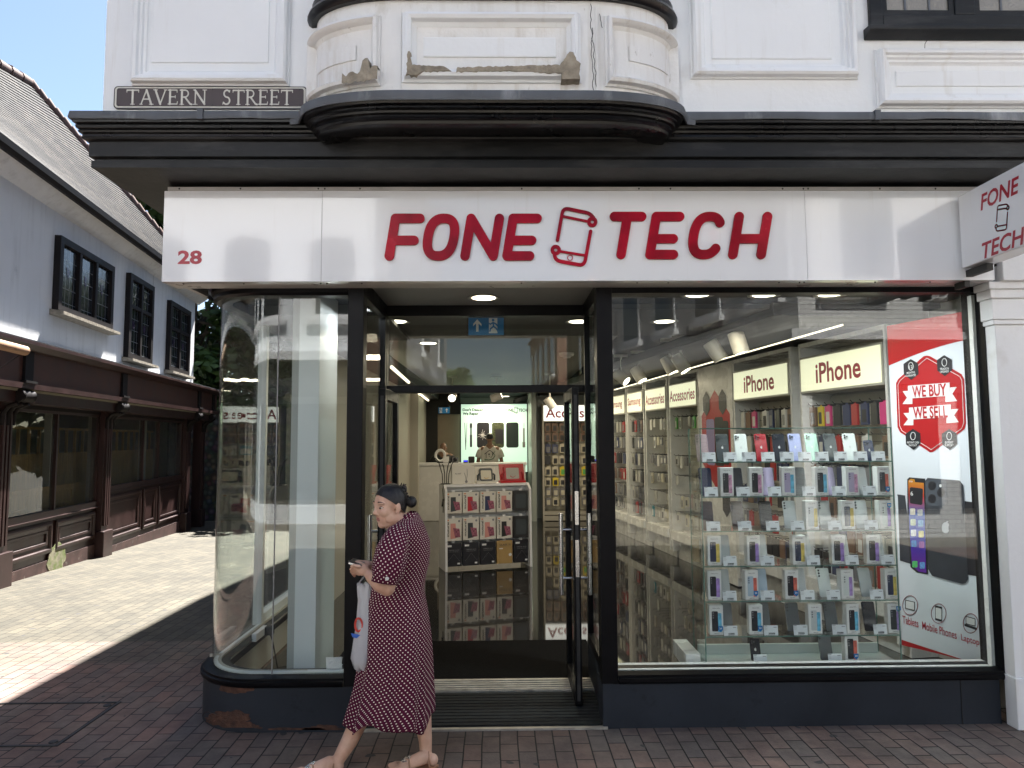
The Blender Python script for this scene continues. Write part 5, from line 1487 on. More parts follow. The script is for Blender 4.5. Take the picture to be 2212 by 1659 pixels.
for bi, (ya, yb, txt, nth) in enumerate(bays):
    xa, xb = -sY(yb), -sY(ya)       # local x increases towards the viewer
    o0 = Mw @ Vector(((xa + xb) / 2, 0, 0))
    t = thing('display_bay', 'cream wall display bay under a lit %s header, %s bay from the shop window' % (txt, nth), 'display bay', o0, wall_rz, group='display bays along the right wall')
    Mb = wm(t).copy(); w = (xb - xa) / 2
    def B(): return MB(Mb)
    m1 = B(); m1.box(-w, -w + .03, -DP, -.002, .12, 2.66); m1.box(w - .03, w, -DP, -.002, .12, 2.66); m1.box(-w + .03, w - .03, -DP, -.002, 2.62, 2.66)
    m1.build('side_panel', M['white_lam'], t)
    m1 = B(); m1.box(-w + .03, w - .03, -.03, -.003, .42, 2.15)
    m1.build('back_panel', slat, t)
    m1 = B()
    for k in range(14): m1.box(-w + .031, w - .031, -.034, -.0305, .50 + k * .12, .508 + k * .12)
    m1.build('slat_groove', M['grey'], t)
    m1 = B(); m1.box(-w + .03, w - .03, -DP - .03, -.003, .30, .42); m1.box(-w, w, -DP + .10, -.003, .01, .30); m1.build('base', M['white_lam'], t)
    m1 = B(); m1.box(-w + .03, w - .03, -DP - .01, -.04, HZ0 - .02, HZ1 + .02); hd = m1.build('header_box', M['cream_wall'], t)
    m1 = B(); m1.box(-w + .05, w - .05, -DP - .016, -DP - .0105, HZ0, HZ1); m1.build('header_face', M['header'], hd)
    tw = {'iPhone': .66, 'Accessories': .90, 'Samsung': .66}[txt]
    m1 = B(); m1.text(txt, (0, -DP - .0175, (HZ0 + HZ1) / 2), (1, 0, 0), (0, 0, 1), min(tw, 2 * w - .14), .19 if txt == 'iPhone' else .165, bold=.022)
    m1.build('header_lettering', M['red_vinyl'], hd)
    hk = B(); rows = [2.04, 1.76, 1.48, 1.20, .92, .68]
    nper = 9 if bi < 2 else (6 if bi < 4 else 5)
    for ri, z in enumerate(rows):
        for k in range(nper):
            x = -w + .12 + (2 * w - .24) * k / (nper - 1)
            hk.tube([(x, -.035, z + .01), (x, -DP + .03, z + .01), (x, -DP + .01, z + .03)], .004, 5)
    hk.build('hook', M['grey_iron'], t)
    for ri, z in enumerate(rows):
        for k in range(nper):
            x = -w + .12 + (2 * w - .24) * k / (nper - 1)
            if rr.random() < (.14 if bi in (0, 1, 4, 5) else .34): continue
            if bi < 2: pal_ = [PB, PB, PG, PW, PCL, PR, PBR, PN] + ([PY, PP] if ri == 0 else [])
            elif bi < 4: pal_ = [PW, PW, PC, PCL, PG] + ([PGR] if (ri == 0 and bi == 2) else []) + ([PY] if ri == 1 and bi == 3 else []) + ([PT] if ri == 5 else [])
            else: pal_ = [PB, PBR, PCL, PG, PN, PB, PR]
            m_ = rr.choice(pal_)
            ww, hh = (.095, .185) if bi < 2 or bi > 3 else (.085, rr.choice([.12, .16]))
            nst = 2 if bi >= 4 else 1
            for q in range(nst):
                src = packet_mesh(ww, hh, .022, m_, rr.choice([None, PB, PG, PW]) if m_ not in (PB,) else None)
                p = Mb @ Vector((x + rr.uniform(-.008, .008), -DP + .07 + q * (.05 + .03 * rr.random()), z - .006))
                place_n = ['top', 'second', 'third', 'fourth', 'fifth', 'lowest'][ri]
                put_packet(src, used, p, wall_rz + rr.uniform(-.12, .12), '%s packet hanging on the %s row of the %s wall bay, headed %s' % (m_.name.replace('packet_', '').split('.')[0], place_n, nth, txt),
                           'packets on the %s hook row of the %s wall bay' % (place_n, nth))
# red poster panel between the bays
xa, xb = -sY(9.29), -sY(8.34)
pn = thing('wall_poster', 'white panel with red hexagon on the right wall between Accessories and iPhone bays', 'poster', Mw @ Vector(((xa + xb) / 2, 0, 0)), wall_rz)
Mb = wm(pn).copy(); w = (xb - xa) / 2
mb = MB(Mb); mb.box(-w, w, -DP, -.003, .02, 2.66); mb.build('panel', M['white_lam'], pn)
def hexpts(cx, cz, w_, h_, y): return [(cx + w_ * math.sin(rad(60 * k)) / .866, y, cz + h_ * math.cos(rad(60 * k))) for k in range(6)]
redp = mat('poster_red', (.46, .012, .018), .35)
mb = MB(Mb); mb.prism(hexpts(0, 1.72, .40, .62, -DP - .002), (0, .0015, 0)); mb.build('hexagon', redp, pn)
mb = MB(Mb); mb.prism([(a, -DP - .004, b) for a, b in rrect(-.02, .22, 1.40, 2.0, .04)], (0, .001, 0)); mb.prism([(a, -DP - .005, b) for a, b in rrect(.14, .36, 1.42, 1.95, .04)], (0, .0006, 0)); mb.build('phone_picture', M['ink'], pn)
mb = MB(Mb); mb.prism([(a, -DP - .0045, b) for a, b in rrect(-.26, -.03, 1.40, 1.98, .04)], (0, .001, 0)); mb.build('phone_picture', mat('lilac_print', (.35, .30, .55), .3), pn)
for sx in (-.24, .22):
    mb = MB(Mb); mb.prism(hexpts(sx, 2.18, .10, .16, -DP - .006), (0, .001, 0)); mb.build('badge', M['ink'], pn)
mb = MB(Mb); mb.prism(hexpts(.25, .95, .10, .16, -DP - .006), (0, .001, 0)); mb.build('badge', M['ink'], pn)
# led strip along the bulkhead
p0, p1 = onP(1328, 842, W0 + WNn * .85, WNn), onP(1820, 702, W0 + WNn * .85, WNn)
zl = (p0.z + p1.z) / 2
st = thing('led_strip', 'long straight lit strip lamp running above the right wall headers', 'strip light', p0)
mb = MB(); mb.tube([p0, p1], .007, 8); mb.build('tube', M['led'], st)
for i, (a, b_, z, lb) in enumerate((((846, 793), (883, 826), 2.66, 'slanting lit strip lamp on the dark ceiling at the left, behind the transom'), ((903, 848), (925, 865), 2.66, 'short slanting lit strip lamp deeper in the shop at the left, above the dark opening'))):
    p0, p1 = onP(a[0], a[1], (0, 0, z), (0, 0, 1)), onP(b_[0], b_[1], (0, 0, z), (0, 0, 1))
    st = thing('led_strip', lb, 'strip light', p0); mb = MB(); mb.tube([p0, p1], .022, 8); mb.build('tube', M['led'], st)
p0, p1 = onP(1140, 789, (0, 0, 2.70), (0, 0, 1)), onP(1232, 772, (0, 0, 2.70), (0, 0, 1))

# track spotlights
canm = mat('white_spotlight_can', (.62, .61, .56), .35)
def spot(px, py, Y, label, az, tilt, first_=None):
    p = onY(px, py, Y)
    t = thing('spotlight', label, 'spotlight', p, az, group='white track spotlights under the ceiling')
    R = Matrix.Translation(p) @ Vector(tilt).to_track_quat('-Z', 'Y').to_matrix().to_4x4()
    mb = MB(R); mb.lathe([(0, .10), (.066, .10), (.072, .094), (.072, -.10), (.066, -.104), (.060, -.098)], 20); mb.build('can', canm, t, smooth=True, auto=40)
    mb = MB(R); mb.lathe([(0, -.088), (.060, -.098)], 20); mb.build('lens', M['lamp_white'], t)
    mb = MB(); top = 2.755 if Y < 6.9 else 2.87
    mb.tube([p + Vector((0, 0, .05)), Vector((p.x, p.y, top))], .012, 8); mb.box(p.x - .09, p.x + .09, p.y - .02, p.y + .02, top - .035, top); mb.build('stem', canm, t)
spot(1342, 815, 9.4, 'white spotlight can with lit face, leftmost of the row in the right window', 0, (.55, -.45, -.55))
spot(1379, 809, 9.0, 'white spotlight can with lit face, second from left in the right window row', 0, (.40, -.30, -.80))
spot(1446, 788, 7.9, 'white spotlight can, rear one of the middle pair in the right window', 0, (.35, -.15, -.8))
spot(1471, 785, 7.6, 'white spotlight can, front one of the middle pair in the right window', 0, (.42, -.25, -.8))
spot(1545, 757, 6.7, 'white spotlight can, second from right in the right window row', 0, (.45, -.1, -.75))
spot(1595, 740, 6.3, 'white spotlight can, rightmost and highest in the right window row', 0, (.22, -.1, -.9))
spot(977, 857, 12.5, 'spotlight can facing the viewer at the left of the doorway view, near the lit poster', 0, (0, -.9, -.3))
spot(1072, 858, 12.5, 'spotlight can turned sideways over the middle of the lit poster', 0, (.8, -.1, .3))
spot(1188, 870, 12.0, 'cream spotlight can tilted over the frontal Accessories header', 0, (.5, .1, -.7))

# frontal accessories wall unit deep in the shop
YA = 15.0
ax0, ax1 = fx(1172, YA), fx(1318, YA)
aw_ = thing('display_bay', 'cream display unit facing the doorway under a lit Accessories header at the back', 'display bay', ((ax0 + ax1) / 2, YA, 0), group='display bays along the right wall')
az = lambda y: onY(1220, y, YA).z
mb = MB(); mb.box(ax0, ax0 + .04, YA, YA + .4, 0, az(872)); mb.box(ax0 + .04, ax1, YA + .35, YA + .4, 0, az(872)); mb.box(ax0 + .04, ax1, YA - .01, YA + .35, az(1112), az(1105)); mb.box(ax0 + .04, ax1, YA, YA + .34, 0.02, az(1114)); mb.build('carcass', M['cream_wall'], aw_)
mb = MB(); mb.box(ax0 + .04, ax1, YA + .30, YA + .34, az(1104), az(911)); mb.build('back_panel', slat, aw_)
mb = MB(); mb.box(ax0 + .02, ax1, YA - .03, YA + .3, az(911), az(874)); hd = mb.build('header_box', M['cream_wall'], aw_)
mb = MB(); mb.box(ax0 + .03, ax1 - .02, YA - .037, YA - .031, az(909), az(876)); mb.build('header_face', emis('lit_header_white', (.92, .94, .88), .25), hd)
mb = MB(); mb.text('Accessories', (ax0 + .06 + .72, YA - .039, az(892)), (1, 0, 0), (0, 0, 1), 1.42, .21, bold=.018); mb.build('header_lettering', M['red_vinyl'], hd)
rowy = [922, 943, 968, 993, 1017, 1041, 1063, 1084]
rn = ['top', 'second', 'third', 'fourth', 'fifth', 'sixth', 'seventh', 'lowest']
for ri, y in enumerate(rowy):
    for k in range(8):
        x = ax0 + .12 + k * .155
        if x > ax1 - .1: continue
        if ri < 2: m_, d_ = PBR, PB
        elif ri == 2: m_, d_ = rr.choice([(PW, PB), (PT, PW), (PN, PG), (PC, PB)])
        elif ri == 3: m_, d_ = (PC, PB) if k else (PB, None)
        elif ri == 4: m_, d_ = (PY, PGR) if k in (2, 5) else (PC, PB)
        elif ri == 5: m_, d_ = (PY, PB) if k == 1 else rr.choice([(PC, PB), (PCL, PG)])
        else: m_, d_ = rr.choice([(PC, PB), (PCL, PG), (PBR, PG), (PG, PC)])
        src = packet_mesh(.125, .185 if ri < 5 else .165, .03, m_, d_)
        put_packet(src, used, (x + rr.uniform(-.006, .006), YA + .10, az(y) + .08), rr.uniform(-.06, .06),
                   '%s packet on the %s row of the Accessories unit facing the doorway' % (m_.name.replace('packet_', ''), rn[ri]), 'packets on the %s row of the frontal Accessories unit' % rn[ri])

# lit repair poster
YL = 17.0
lx0, lx1 = fx(996, YL), fx(1139, YL); lz = lambda y: onY(1067, y, YL).z
lb = thing('lit_poster', 'large lit pale green poster reading Do not Despair We Repair on the back wall', 'light box', ((lx0 + lx1) / 2, YL, 0))
lb['label'] = "large lit pale green poster reading Don't Despair We Repair behind the counter"
mb = MB(); frame_mb(mb, lx0 - .03, lx1 + .03, lz(1020) - .03, lz(873) + .03, .03, YL - .02, YL + .12); mb.build('frame', M['black'], lb)
mb = MB(); mb.box(lx0, lx1, YL, YL + .1, lz(1020), lz(873)); mb.build('lit_face', M['lightbox'], lb)
def lpos(cx, cy): return (fx(cx, YL), YL - .003, lz(cy))
def L3(x, y): return ((1650 + x * .3254) * .54, (1560 + y * .3254) * .54)   # crop pixels -> frame
def ltext(body, x0, x1, yc, h, bold=.02, m=None):
    a = L3(x0, yc); b2 = L3(x1, yc); p, q = lpos(*a), lpos(*b2)
    mb = MB(); mb.text(body, ((p[0] + q[0]) / 2, YL - .003, p[2]), (1, 0, 0), (0, 0, 1), q[0] - p[0], h, bold=bold); mb.build('poster_lettering', m or M['ink'], lb)
ltext("Don't Despair", 617, 880, 246, .085, .035); ltext('We Repair', 618, 818, 294, .085, .035)
ltext('FONE', 1135, 1242, 250, .075, .03); ltext('TECH', 1308, 1412, 250, .075, .03); ltext('IPSWICH', 1248, 1298, 282, .018); ltext('Best Price', 1278, 1352, 893, .028)
def lshape(pts, m, nm='poster_picture', d=.002):
    P = [lpos(*L3(x, y)) for x, y in pts]; mb = MB(); mb.prism([(p[0], YL - d, p[2]) for p in P], (0, .0015, 0)); mb.build(nm, m, lb)
def lrr(x0, x1, y0, y1, r, m, d=.002): lshape([(x, y) for x, y in rrect(x0, x1, y0, y1, r)], m, d=d)
dgreen = mat('poster_green_black', (.012, .022, .018), .3)
lrr(793, 946, 400, 710, 28, M['ink']); lrr(978, 1127, 400, 710, 28, mat('circuit_print', (.05, .06, .03), .4, var=.9, vs=22)); lrr(1154, 1306, 400, 710, 28, dgreen)
lrr(1020, 1120, 485, 660, 6, M['ink'], .004); lrr(1168, 1218, 408, 465, 12, M['ink'], .004)
lrr(706, 734, 408, 465, 6, M['ink']); lrr(711, 729, 465, 545, 3, M['ink']); lrr(707, 733, 545, 700, 8, M['ink'])
lshape([(640, 402), (645, 402), (657, 640), (655, 735), (652, 735)], M['ink']); lshape([(668, 402), (672, 402), (657, 735), (654, 735), (656, 640)], M['ink'])
lrr(1371, 1375, 410, 470, 1, M['grey']); lrr(1362, 1382, 470, 640, 5, M['grey']); lrr(1354, 1388, 640, 708, 5, M['grey'])
mb = MB(); rk = random.Random(2)
for k in range(16):
    a = 6.28 * k / 16 + rk.uniform(-.15, .15); q = rk.uniform(30, 75)
    p = [lpos(*L3(865 + math.cos(a) * q * t, 555 + math.sin(a) * q * t)) for t in (.1, .5, 1)]
    mb.tube([(v[0], YL - .0045, v[2]) for v in p], .003, 4)
mb.build('poster_picture', M['white'], lb)
v, f = shape_geo(stroke_shape([(q, 9) for q in topst + botst], 3), lambda x, y: (fx(L3(1275, 0)[0], YL) + (x - 1515) * .00048, lz(L3(0, 250)[1]) - (y - 1310) * .00048), .0005)
mb = MB(); mb.add([(p[0], YL - .003 + p[2], p[1]) for p in v], f); mb.build('poster_emblem', M['ink'], lb)
lamp((lx0 + lx1) / 2, YL - .4, 2.6, 5)

# counter and what stands on it
YC = 15.2
kx0, kx1 = fx(900, YC), fx(1135, YC); kz = onY(1050, 1000, YC).z
ct = thing('sales_counter', 'long white laminate sales counter across the back of the shop', 'counter', ((kx0 + kx1) / 2, YC, 0))
mb = MB(); mb.box(kx0, kx1, YC, YC + .06, .01, kz - .05); mb.box(kx0, kx0 + .06, YC + .06, YC + 1.0, .01, kz - .05); mb.build('front_panel', M['white_lam'], ct, bevel=.004)
mb = MB(); mb.box(kx0 - .03, kx1 + .03, YC - .03, YC + .55, kz - .05, kz); mb.build('worktop', M['white'], ct, bevel=.004)
mb = MB(); mb.box(kx0 + .9, kx0 + .905, YC - .003, YC, .02, kz - .06); mb.build('panel_joint', M['grey'], ct)
def cpos(px): return fx(px, YC + .2)
rl = thing('ring_light', 'white ring light on a thin stand at the left of the back counter', 'lamp', (cpos(951), YC + .2, kz))
p = onY(951, 984, YC + .2)
mb = MB(); mb.tube([(p.x + .10 * math.cos(a), p.y, p.z + .12 * math.sin(a)) for a in [2 * math.pi * k / 24 for k in range(25)]], .028, 8, caps=False); mb.build('ring', M['white'], rl, smooth=True)
mb = MB(); mb.tube([(p.x, p.y, kz + .01), (p.x, p.y, p.z - .12)], .012, 6); mb.lathe([(0, .015), (.07, .012), (.08, 0)], 14, (p.x, p.y, kz)); mb.build('stand', M['black'], rl)
def card(px0, px1, py0, label, nm='counter_card', m=None):
    a, b2 = cpos(px0), cpos(px1); z1 = onY(px0, py0, YC + .2).z
    t = thing(nm, label, 'card stand', ((a + b2) / 2, YC + .2, kz))
    mb = MB(); mb.box(a, b2, YC + .19, YC + .2, kz, z1); mb.build('card', m or M['white'], t)
    mb = MB(); mb.box(a, b2, YC + .15, YC + .25, kz - .001, kz + .01); mb.build('foot', M['grey'], t)
card(957, 970, 986, 'small white standing card on the counter beside the ring light')
card(977, 990, 988, 'small grey standing card on the counter by the dark shirted worker', m=PG)
tp_ = thing('card_terminal', 'black card terminal with blue screen on the counter below the lit poster', 'card terminal', (cpos(1015), YC + .2, kz))
mb = MB(); a, b2 = cpos(1012), cpos(1025); mb.box(a, b2, YC + .1, YC + .3, kz, onY(1015, 986, YC + .2).z); mb.build('body', M['black'], tp_, bevel=.02)
mb = MB(); a2 = cpos(1001); mb.box(a2, a - .01, YC + .18, YC + .22, kz, onY(1015, 994, YC + .2).z); sc_ = mb.build('screen_unit', M['black'], tp_)
mb = MB(); mb.box(a2 + .01, a - .02, YC + .176, YC + .1795, kz + .03, onY(1015, 995, YC + .2).z); mb.build('screen', emis('blue_screen', (.02, .03, .8), .6), sc_)

# ---------------- white gondola with tablet cases
g0, g1 = onZ(962, 1237, .0), onZ(1150, 1225, .0)
grz = math.atan2((g1 - g0).y, (g1 - g0).x); gw = (g1 - g0).length
gd = thing('gondola_stand', 'white display stand with hooks standing on the glossy floor in the doorway view', 'display stand', g0, grz)
Mg = wm(gd).copy(); gh = onY(1050, 1047, g0.y + .1).z
def G(): return MB(Mg)
for x in (0, gw - .03):
    mb = G(); mb.prism([(x, 0, .0), (x, .42, .0), (x, .42, gh), (x, .12, gh), (x, .02, gh - .08)], (.03, 0, 0)); mb.build('side_panel', M['white'], gd)
mb = G(); mb.box(.03, gw - .03, .20, .22, .05, gh - .03); mb.build('back_panel', M['white_lam'], gd)
mb = G(); mb.box(.03, gw - .03, .10, .42, gh - .03, gh); mb.build('top', M['white'], gd)
mb = G()
for k in range(9): mb.box(.031, gw - .031, .193, .1995, .15 + k * .11, .156 + k * .11)
mb.build('slat_groove', M['grey'], gd)
yy = lambda y: onY(1055, y, g0.y + .15).z
gr = [(1063, 1108), (1119, 1167), (1172, 1222)]
txm = [PB, PR, PN, PP]
boxw = mat('tablet_case_box', (.66, .63, .56), .4)
kraft = mat('kraft_glass_box', (.42, .27, .10), .5)
rosy = mat('print_rose', (.62, .28, .24), .4); rednew = mat('print_red', (.45, .03, .04), .4); dk = mat('print_charcoal', (.05, .06, .065), .4); screenp = mat('print_screen', (.28, .09, .13), .3, var=.7, vs=40)
def case_box(xc, zt, zb, kind, label, tilt=0.0):
    w_ = gw / 5 * .90; h_ = zt - zb
    P0 = Mg @ Vector((xc, .12, zt))
    t = thing('tablet_case_box', label, 'tablet case box', P0, grz + tilt, group='tablet case boxes hanging on the white stand'); Mx = wm(t).copy()
    body = {'mutural': boxw, 'glass': M['ink'], 'kraft': kraft, 'dark': PB}[kind[0]]
    mb = MB(Mx); mb.box(-w_ / 2, w_ / 2, -.045, .0, -h_, 0); mb.build('carton', body, t, bevel=.003)
    mb = MB(Mx); mb.box(-.02, .02, -.025, -.02, .0, .03); mb.tube([(0, -.10, .018), (0, .075, .018)], .003, 5); mb.build('hang_tab', M['white'], t)
    y = -.0465
    if kind[0] == 'mutural':
        mb = MB(Mx); mb.text('mutural', (-w_ * .36, y, -h_ * .48), (0, 0, 1), (-1, 0, 0), h_ * .66, w_ * .14, bold=.02); mb.build('lettering', M['ink'], t)
        mb = MB(Mx); mb.box(-w_ * .42, -w_ * .30, y, -.0455, -h_ * .10, -h_ * .05); mb.build('label_patch', mat('orange_patch', (.6, .18, .04), .5), t)
        mb = MB(Mx); mb.prism([(-w_ * .20, y, -h_ * .22), (w_ * .12, y, -h_ * .22), (w_ * .16, y, -h_ * .88), (-w_ * .20, y, -h_ * .92)], (0, .001, 0)); mb.build('case_picture', kind[1], t)
        mb = MB(Mx); mb.prism([(-.01, y - .001, -h_ * .42), (w_ * .36, y - .001, -h_ * .46), (w_ * .42, y - .001, -h_ * .84), (w_ * .10, y - .001, -h_ * .86)], (0, .001, 0)); mb.build('tablet_picture', screenp if kind[1] is not dk or True else PG, t)
        mb = MB(Mx); mb.lathe([(0, 0), (w_ * .07, 0)], 12, (w_ * .34, y, -h_ * .12), 'Y'); mb.build('round_badge', PG, t)
    elif kind[0] == 'glass':
        mb = MB(Mx); mb.text('TEMPERED GLASS', (0, y, -h_ * .30), (1, 0, 0), (0, 0, 1), w_ * .66, h_ * .045, bold=.01); mb.build('lettering', M['grey'], t); mb = MB(Mx); mb.text('SCREEN PROTECTOR', (0, y, -h_ * .37), (1, 0, 0), (0, 0, 1), w_ * .6, h_ * .035); mb.build('lettering', M['grey'], t)
        mb = MB(Mx); mb.box(-w_ * .40, -w_ * .12, y, -.0455, -h_ * .16, -h_ * .08); mb.box(w_ * .24, w_ * .40, y, -.0455, -h_ * .92, -h_ * .85); mb.build('label_patch', M['white'], t)
        mb = MB(Mx); mb.tube([(-w_ * .38, y, -h_ * .8), (w_ * .02, y, -h_ * .46), (w_ * .38, y, -h_ * .78)], .0015, 4); mb.build('line_picture', PG, t)
    elif kind[0] == 'kraft':
        mb = MB(Mx); mb.text('GLASS', (-w_ * .08, y, -h_ * .17), (1, 0, 0), (0, 0, 1), w_ * .50, h_ * .075, bold=.01); mb.build('lettering', dk, t); mb = MB(Mx); mb.text('PRO+', (w_ * .33, y, -h_ * .165), (1, 0, 0), (0, 0, 1), w_ * .18, h_ * .06, bold=.01)
        mb.box(-w_ * .35, w_ * .38, y, -.0455, -h_ * .24, -h_ * .23); mb.build('lettering', dk, t)
        mb = MB(Mx); mb.box(-w_ * .35, -w_ * .12, y, -.0455, -h_ * .36, -h_ * .32); mb.lathe([(0, 0), (w_ * .10, 0)], 12, (w_ * .36, y, -h_ * .62), 'Y'); mb.build('label_patch', M['white'], t)
    else:
        mb = MB(Mx); mb.prism([(a, y, b) for a, b in rrect(-w_ * .34, w_ * .34, -h_ * .85, -h_ * .15, .02)], (0, .001, 0)); mb.build('case_picture', dk, t)
cn = {id(PB): 'black', }
rowdef = [[('mutural', dk, 'a black case picture'), ('mutural', rednew, 'a red case picture'), ('mutural', PN, 'a navy case picture'), ('mutural', rosy, 'a pink case picture'), ('dark', None, 'a dark rugged case')],
          [('mutural', rosy, 'a pink case picture'), ('mutural', dk, 'a charcoal case picture'), ('mutural', rosy, 'a rose case picture, third from the left,'), ('mutural', PB, 'a black case picture'), ('dark', None, 'a dark wrapped case')],
          [('glass',), ('glass',), ('glass',), ('kraft',), ('glass',)]]
for ri, row in enumerate(rowdef):
    for k, kd in enumerate(row):
        nm = ['top', 'middle', 'bottom'][ri]
        if kd[0] == 'glass': lab = 'black screen protector box, %s in the white stand bottom row' % ['first from the left', 'second from the left', 'third from the left', '', 'rightmost'][k]
        elif kd[0] == 'kraft': lab = 'brown kraft box reading GLASS in the bottom row of the white stand'
        else: lab = '%s box, %s, %s row of the white stand' % ('cream' if kd[0] == 'mutural' else 'black', kd[2].strip(','), nm)
        case_box(gw * (k + .5) / 5 * .98 + .01, yy(gr[ri][0]), yy(gr[ri][1]), kd, lab, random.Random(ri * 9 + k).uniform(-.06, .06))
# things on top of the stand
def gtop(px0, px1, y0, name, label, cat, build):
    a, b2 = (Mg.inverted() @ onY(px0, 1040, g0.y + .25)).x, (Mg.inverted() @ onY(px1, 1040, g0.y + .25)).x
    h_ = onY((px0 + px1) / 2, y0, g0.y + .25).z - gh
    t = thing(name, label, cat, Mg @ Vector(((a + b2) / 2, .25, gh)), grz); build(t, wm(t).copy(), (b2 - a) / 2, h_); return t
def b_lightbox_box(t, Mx, w_, h_):
    mb = MB(Mx); mb.box(-w_, w_, -.04, .04, .001, h_); mb.build('carton', boxw, t, bevel=.003)
    mb = MB(Mx); mb.text('FILL LIGHT', (-w_ * .45, -.042, h_ * .55), (1, 0, 0), (0, 0, 1), w_ * .55, h_ * .07, bold=.01); mb.build('lettering', M['ink'], t)
    mb = MB(Mx); x = w_ * .3
    mb.tube([(x, -.042, h_ * .15), (x - .01, -.042, h_ * .4), (x - .03, -.042, h_ * .6)], .003, 5); mb.tube([(x, -.042, h_ * .15), (x + .015, -.042, h_ * .5), (x + .01, -.042, h_ * .8)], .003, 5); mb.lathe([(0, 0), (.02, 0)], 12, (x, -.042, h_ * .12), 'Y'); mb.build('lamp_picture', PG, t)
gtop(976, 1027, 1005, 'fill_light_box', 'cream cardboard box picturing a bendy lamp, on top of the white stand at left', 'box', b_lightbox_box)
def tablet_stand(col, facecol):
    def f(t, Mx, w_, h_):
        mb = MB(Mx); mb.prism([(-w_, -.06, .001), (w_, -.06, .001), (w_, .06, .001), (-w_, .06, .001)], (0, 0, .03)); mb.prism([(-w_, -.02, .031), (w_, -.02, .031), (w_, .05, h_), (-w_, .05, h_)], (0, .015, 0)); mb.build('box_tray', boxw if col is not rednew else redp, t)
        mb = MB(Mx); P = [(a, b2) for a, b2 in rrect(-w_ * .68, w_ * .68, .035, h_ * .93, .03)]
        mb.prism([(a, -.04 + b2 * .07 / h_ * .9 - .012, b2) for a, b2 in P], (0, .012, 0)); mb.build('bumper', col, t)
        mb = MB(Mx); P = [(a, b2) for a, b2 in rrect(-w_ * .52, w_ * .52, .055, h_ * .80, .015)]
        mb.prism([(a, -.04 + b2 * .07 / h_ * .9 - .0145, b2) for a, b2 in P], (0, .002, 0)); mb.build('screen', facecol, t)
        mb = MB(Mx); mb.tube([(w_ * .22 * math.cos(rad(a)), -.04 + (h_ * .42 + h_ * .12 * math.sin(rad(a))) * .07 / h_ * .9 - .018, h_ * .42 + h_ * .12 * math.sin(rad(a))) for a in range(200, 341, 20)], .004, 5); mb.build('smile_mark', col if col is rednew else mat('amber_ink', (.6, .35, .08), .5), t)
        for s in (-1, 1):
            mb = MB(Mx); mb.tube([(s * w_ * .66, -.03, h_ * .6), (s * w_ * .86, -.03, h_ * .5), (s * w_ * .84, -.03, h_ * .2)], .012, 8); mb.build('arm_grip', col, t, smooth=True)
    return f
gtop(1033, 1080, 1010, 'tablet_case_pack', 'boxed black tablet case with smile mark, middle item atop the white stand', 'tablet case', tablet_stand(dk, PC))
gtop(1090, 1150, 1004, 'tablet_case_pack', 'boxed red tablet case with smile mark, right item atop the white stand', 'tablet case', tablet_stand(rednew, PCL))
def b_mic(t, Mx, w_, h_):
    mb = MB(Mx); mb.lathe([(0, .012), (.07, .010), (.075, .001)], 16); mb.build('base', M['black'], t)
    for k, (dx, hh) in enumerate(((-.10, 1.25), (-.03, .95), (.03, 1.0), (.09, 1.15))):
        mb = MB(Mx); mb.tube([(dx * .4, 0, .01), (dx * .5, 0, h_ * .5), (dx, 0, h_ * hh * .85), (dx * 1.5, 0, h_ * hh)], .007, 6); mb.build('arm', M['black'], t)
    mb = MB(Mx); mb.ball((.13, 0, h_ * 1.15), .03, 10, 6); mb.ball((.06, 0, h_ * 1.05), .022, 10, 6); mb.build('clamp_head', M['black'], t)
gtop(951, 975, 1000, 'phone_holder_stand', 'black bendy armed phone holder stand on top of the white stand', 'phone holder', b_mic)
mb = G(); mb.tube([(.01, .16, gh + .005), (-.02, .08, gh - .06), (-.018, .05, gh - .2), (-.015, .07, gh - .28), (-.02, .05, gh - .36)], .006, 6); mb.tube([(-.018, .05, gh - .18), (-.03, .06, gh - .28)], .012, 6)
o = mb.build('hanging_cable', M['black'], None); tag(o, 'thin black charging cable hanging down the left side of the white stand', 'cable')

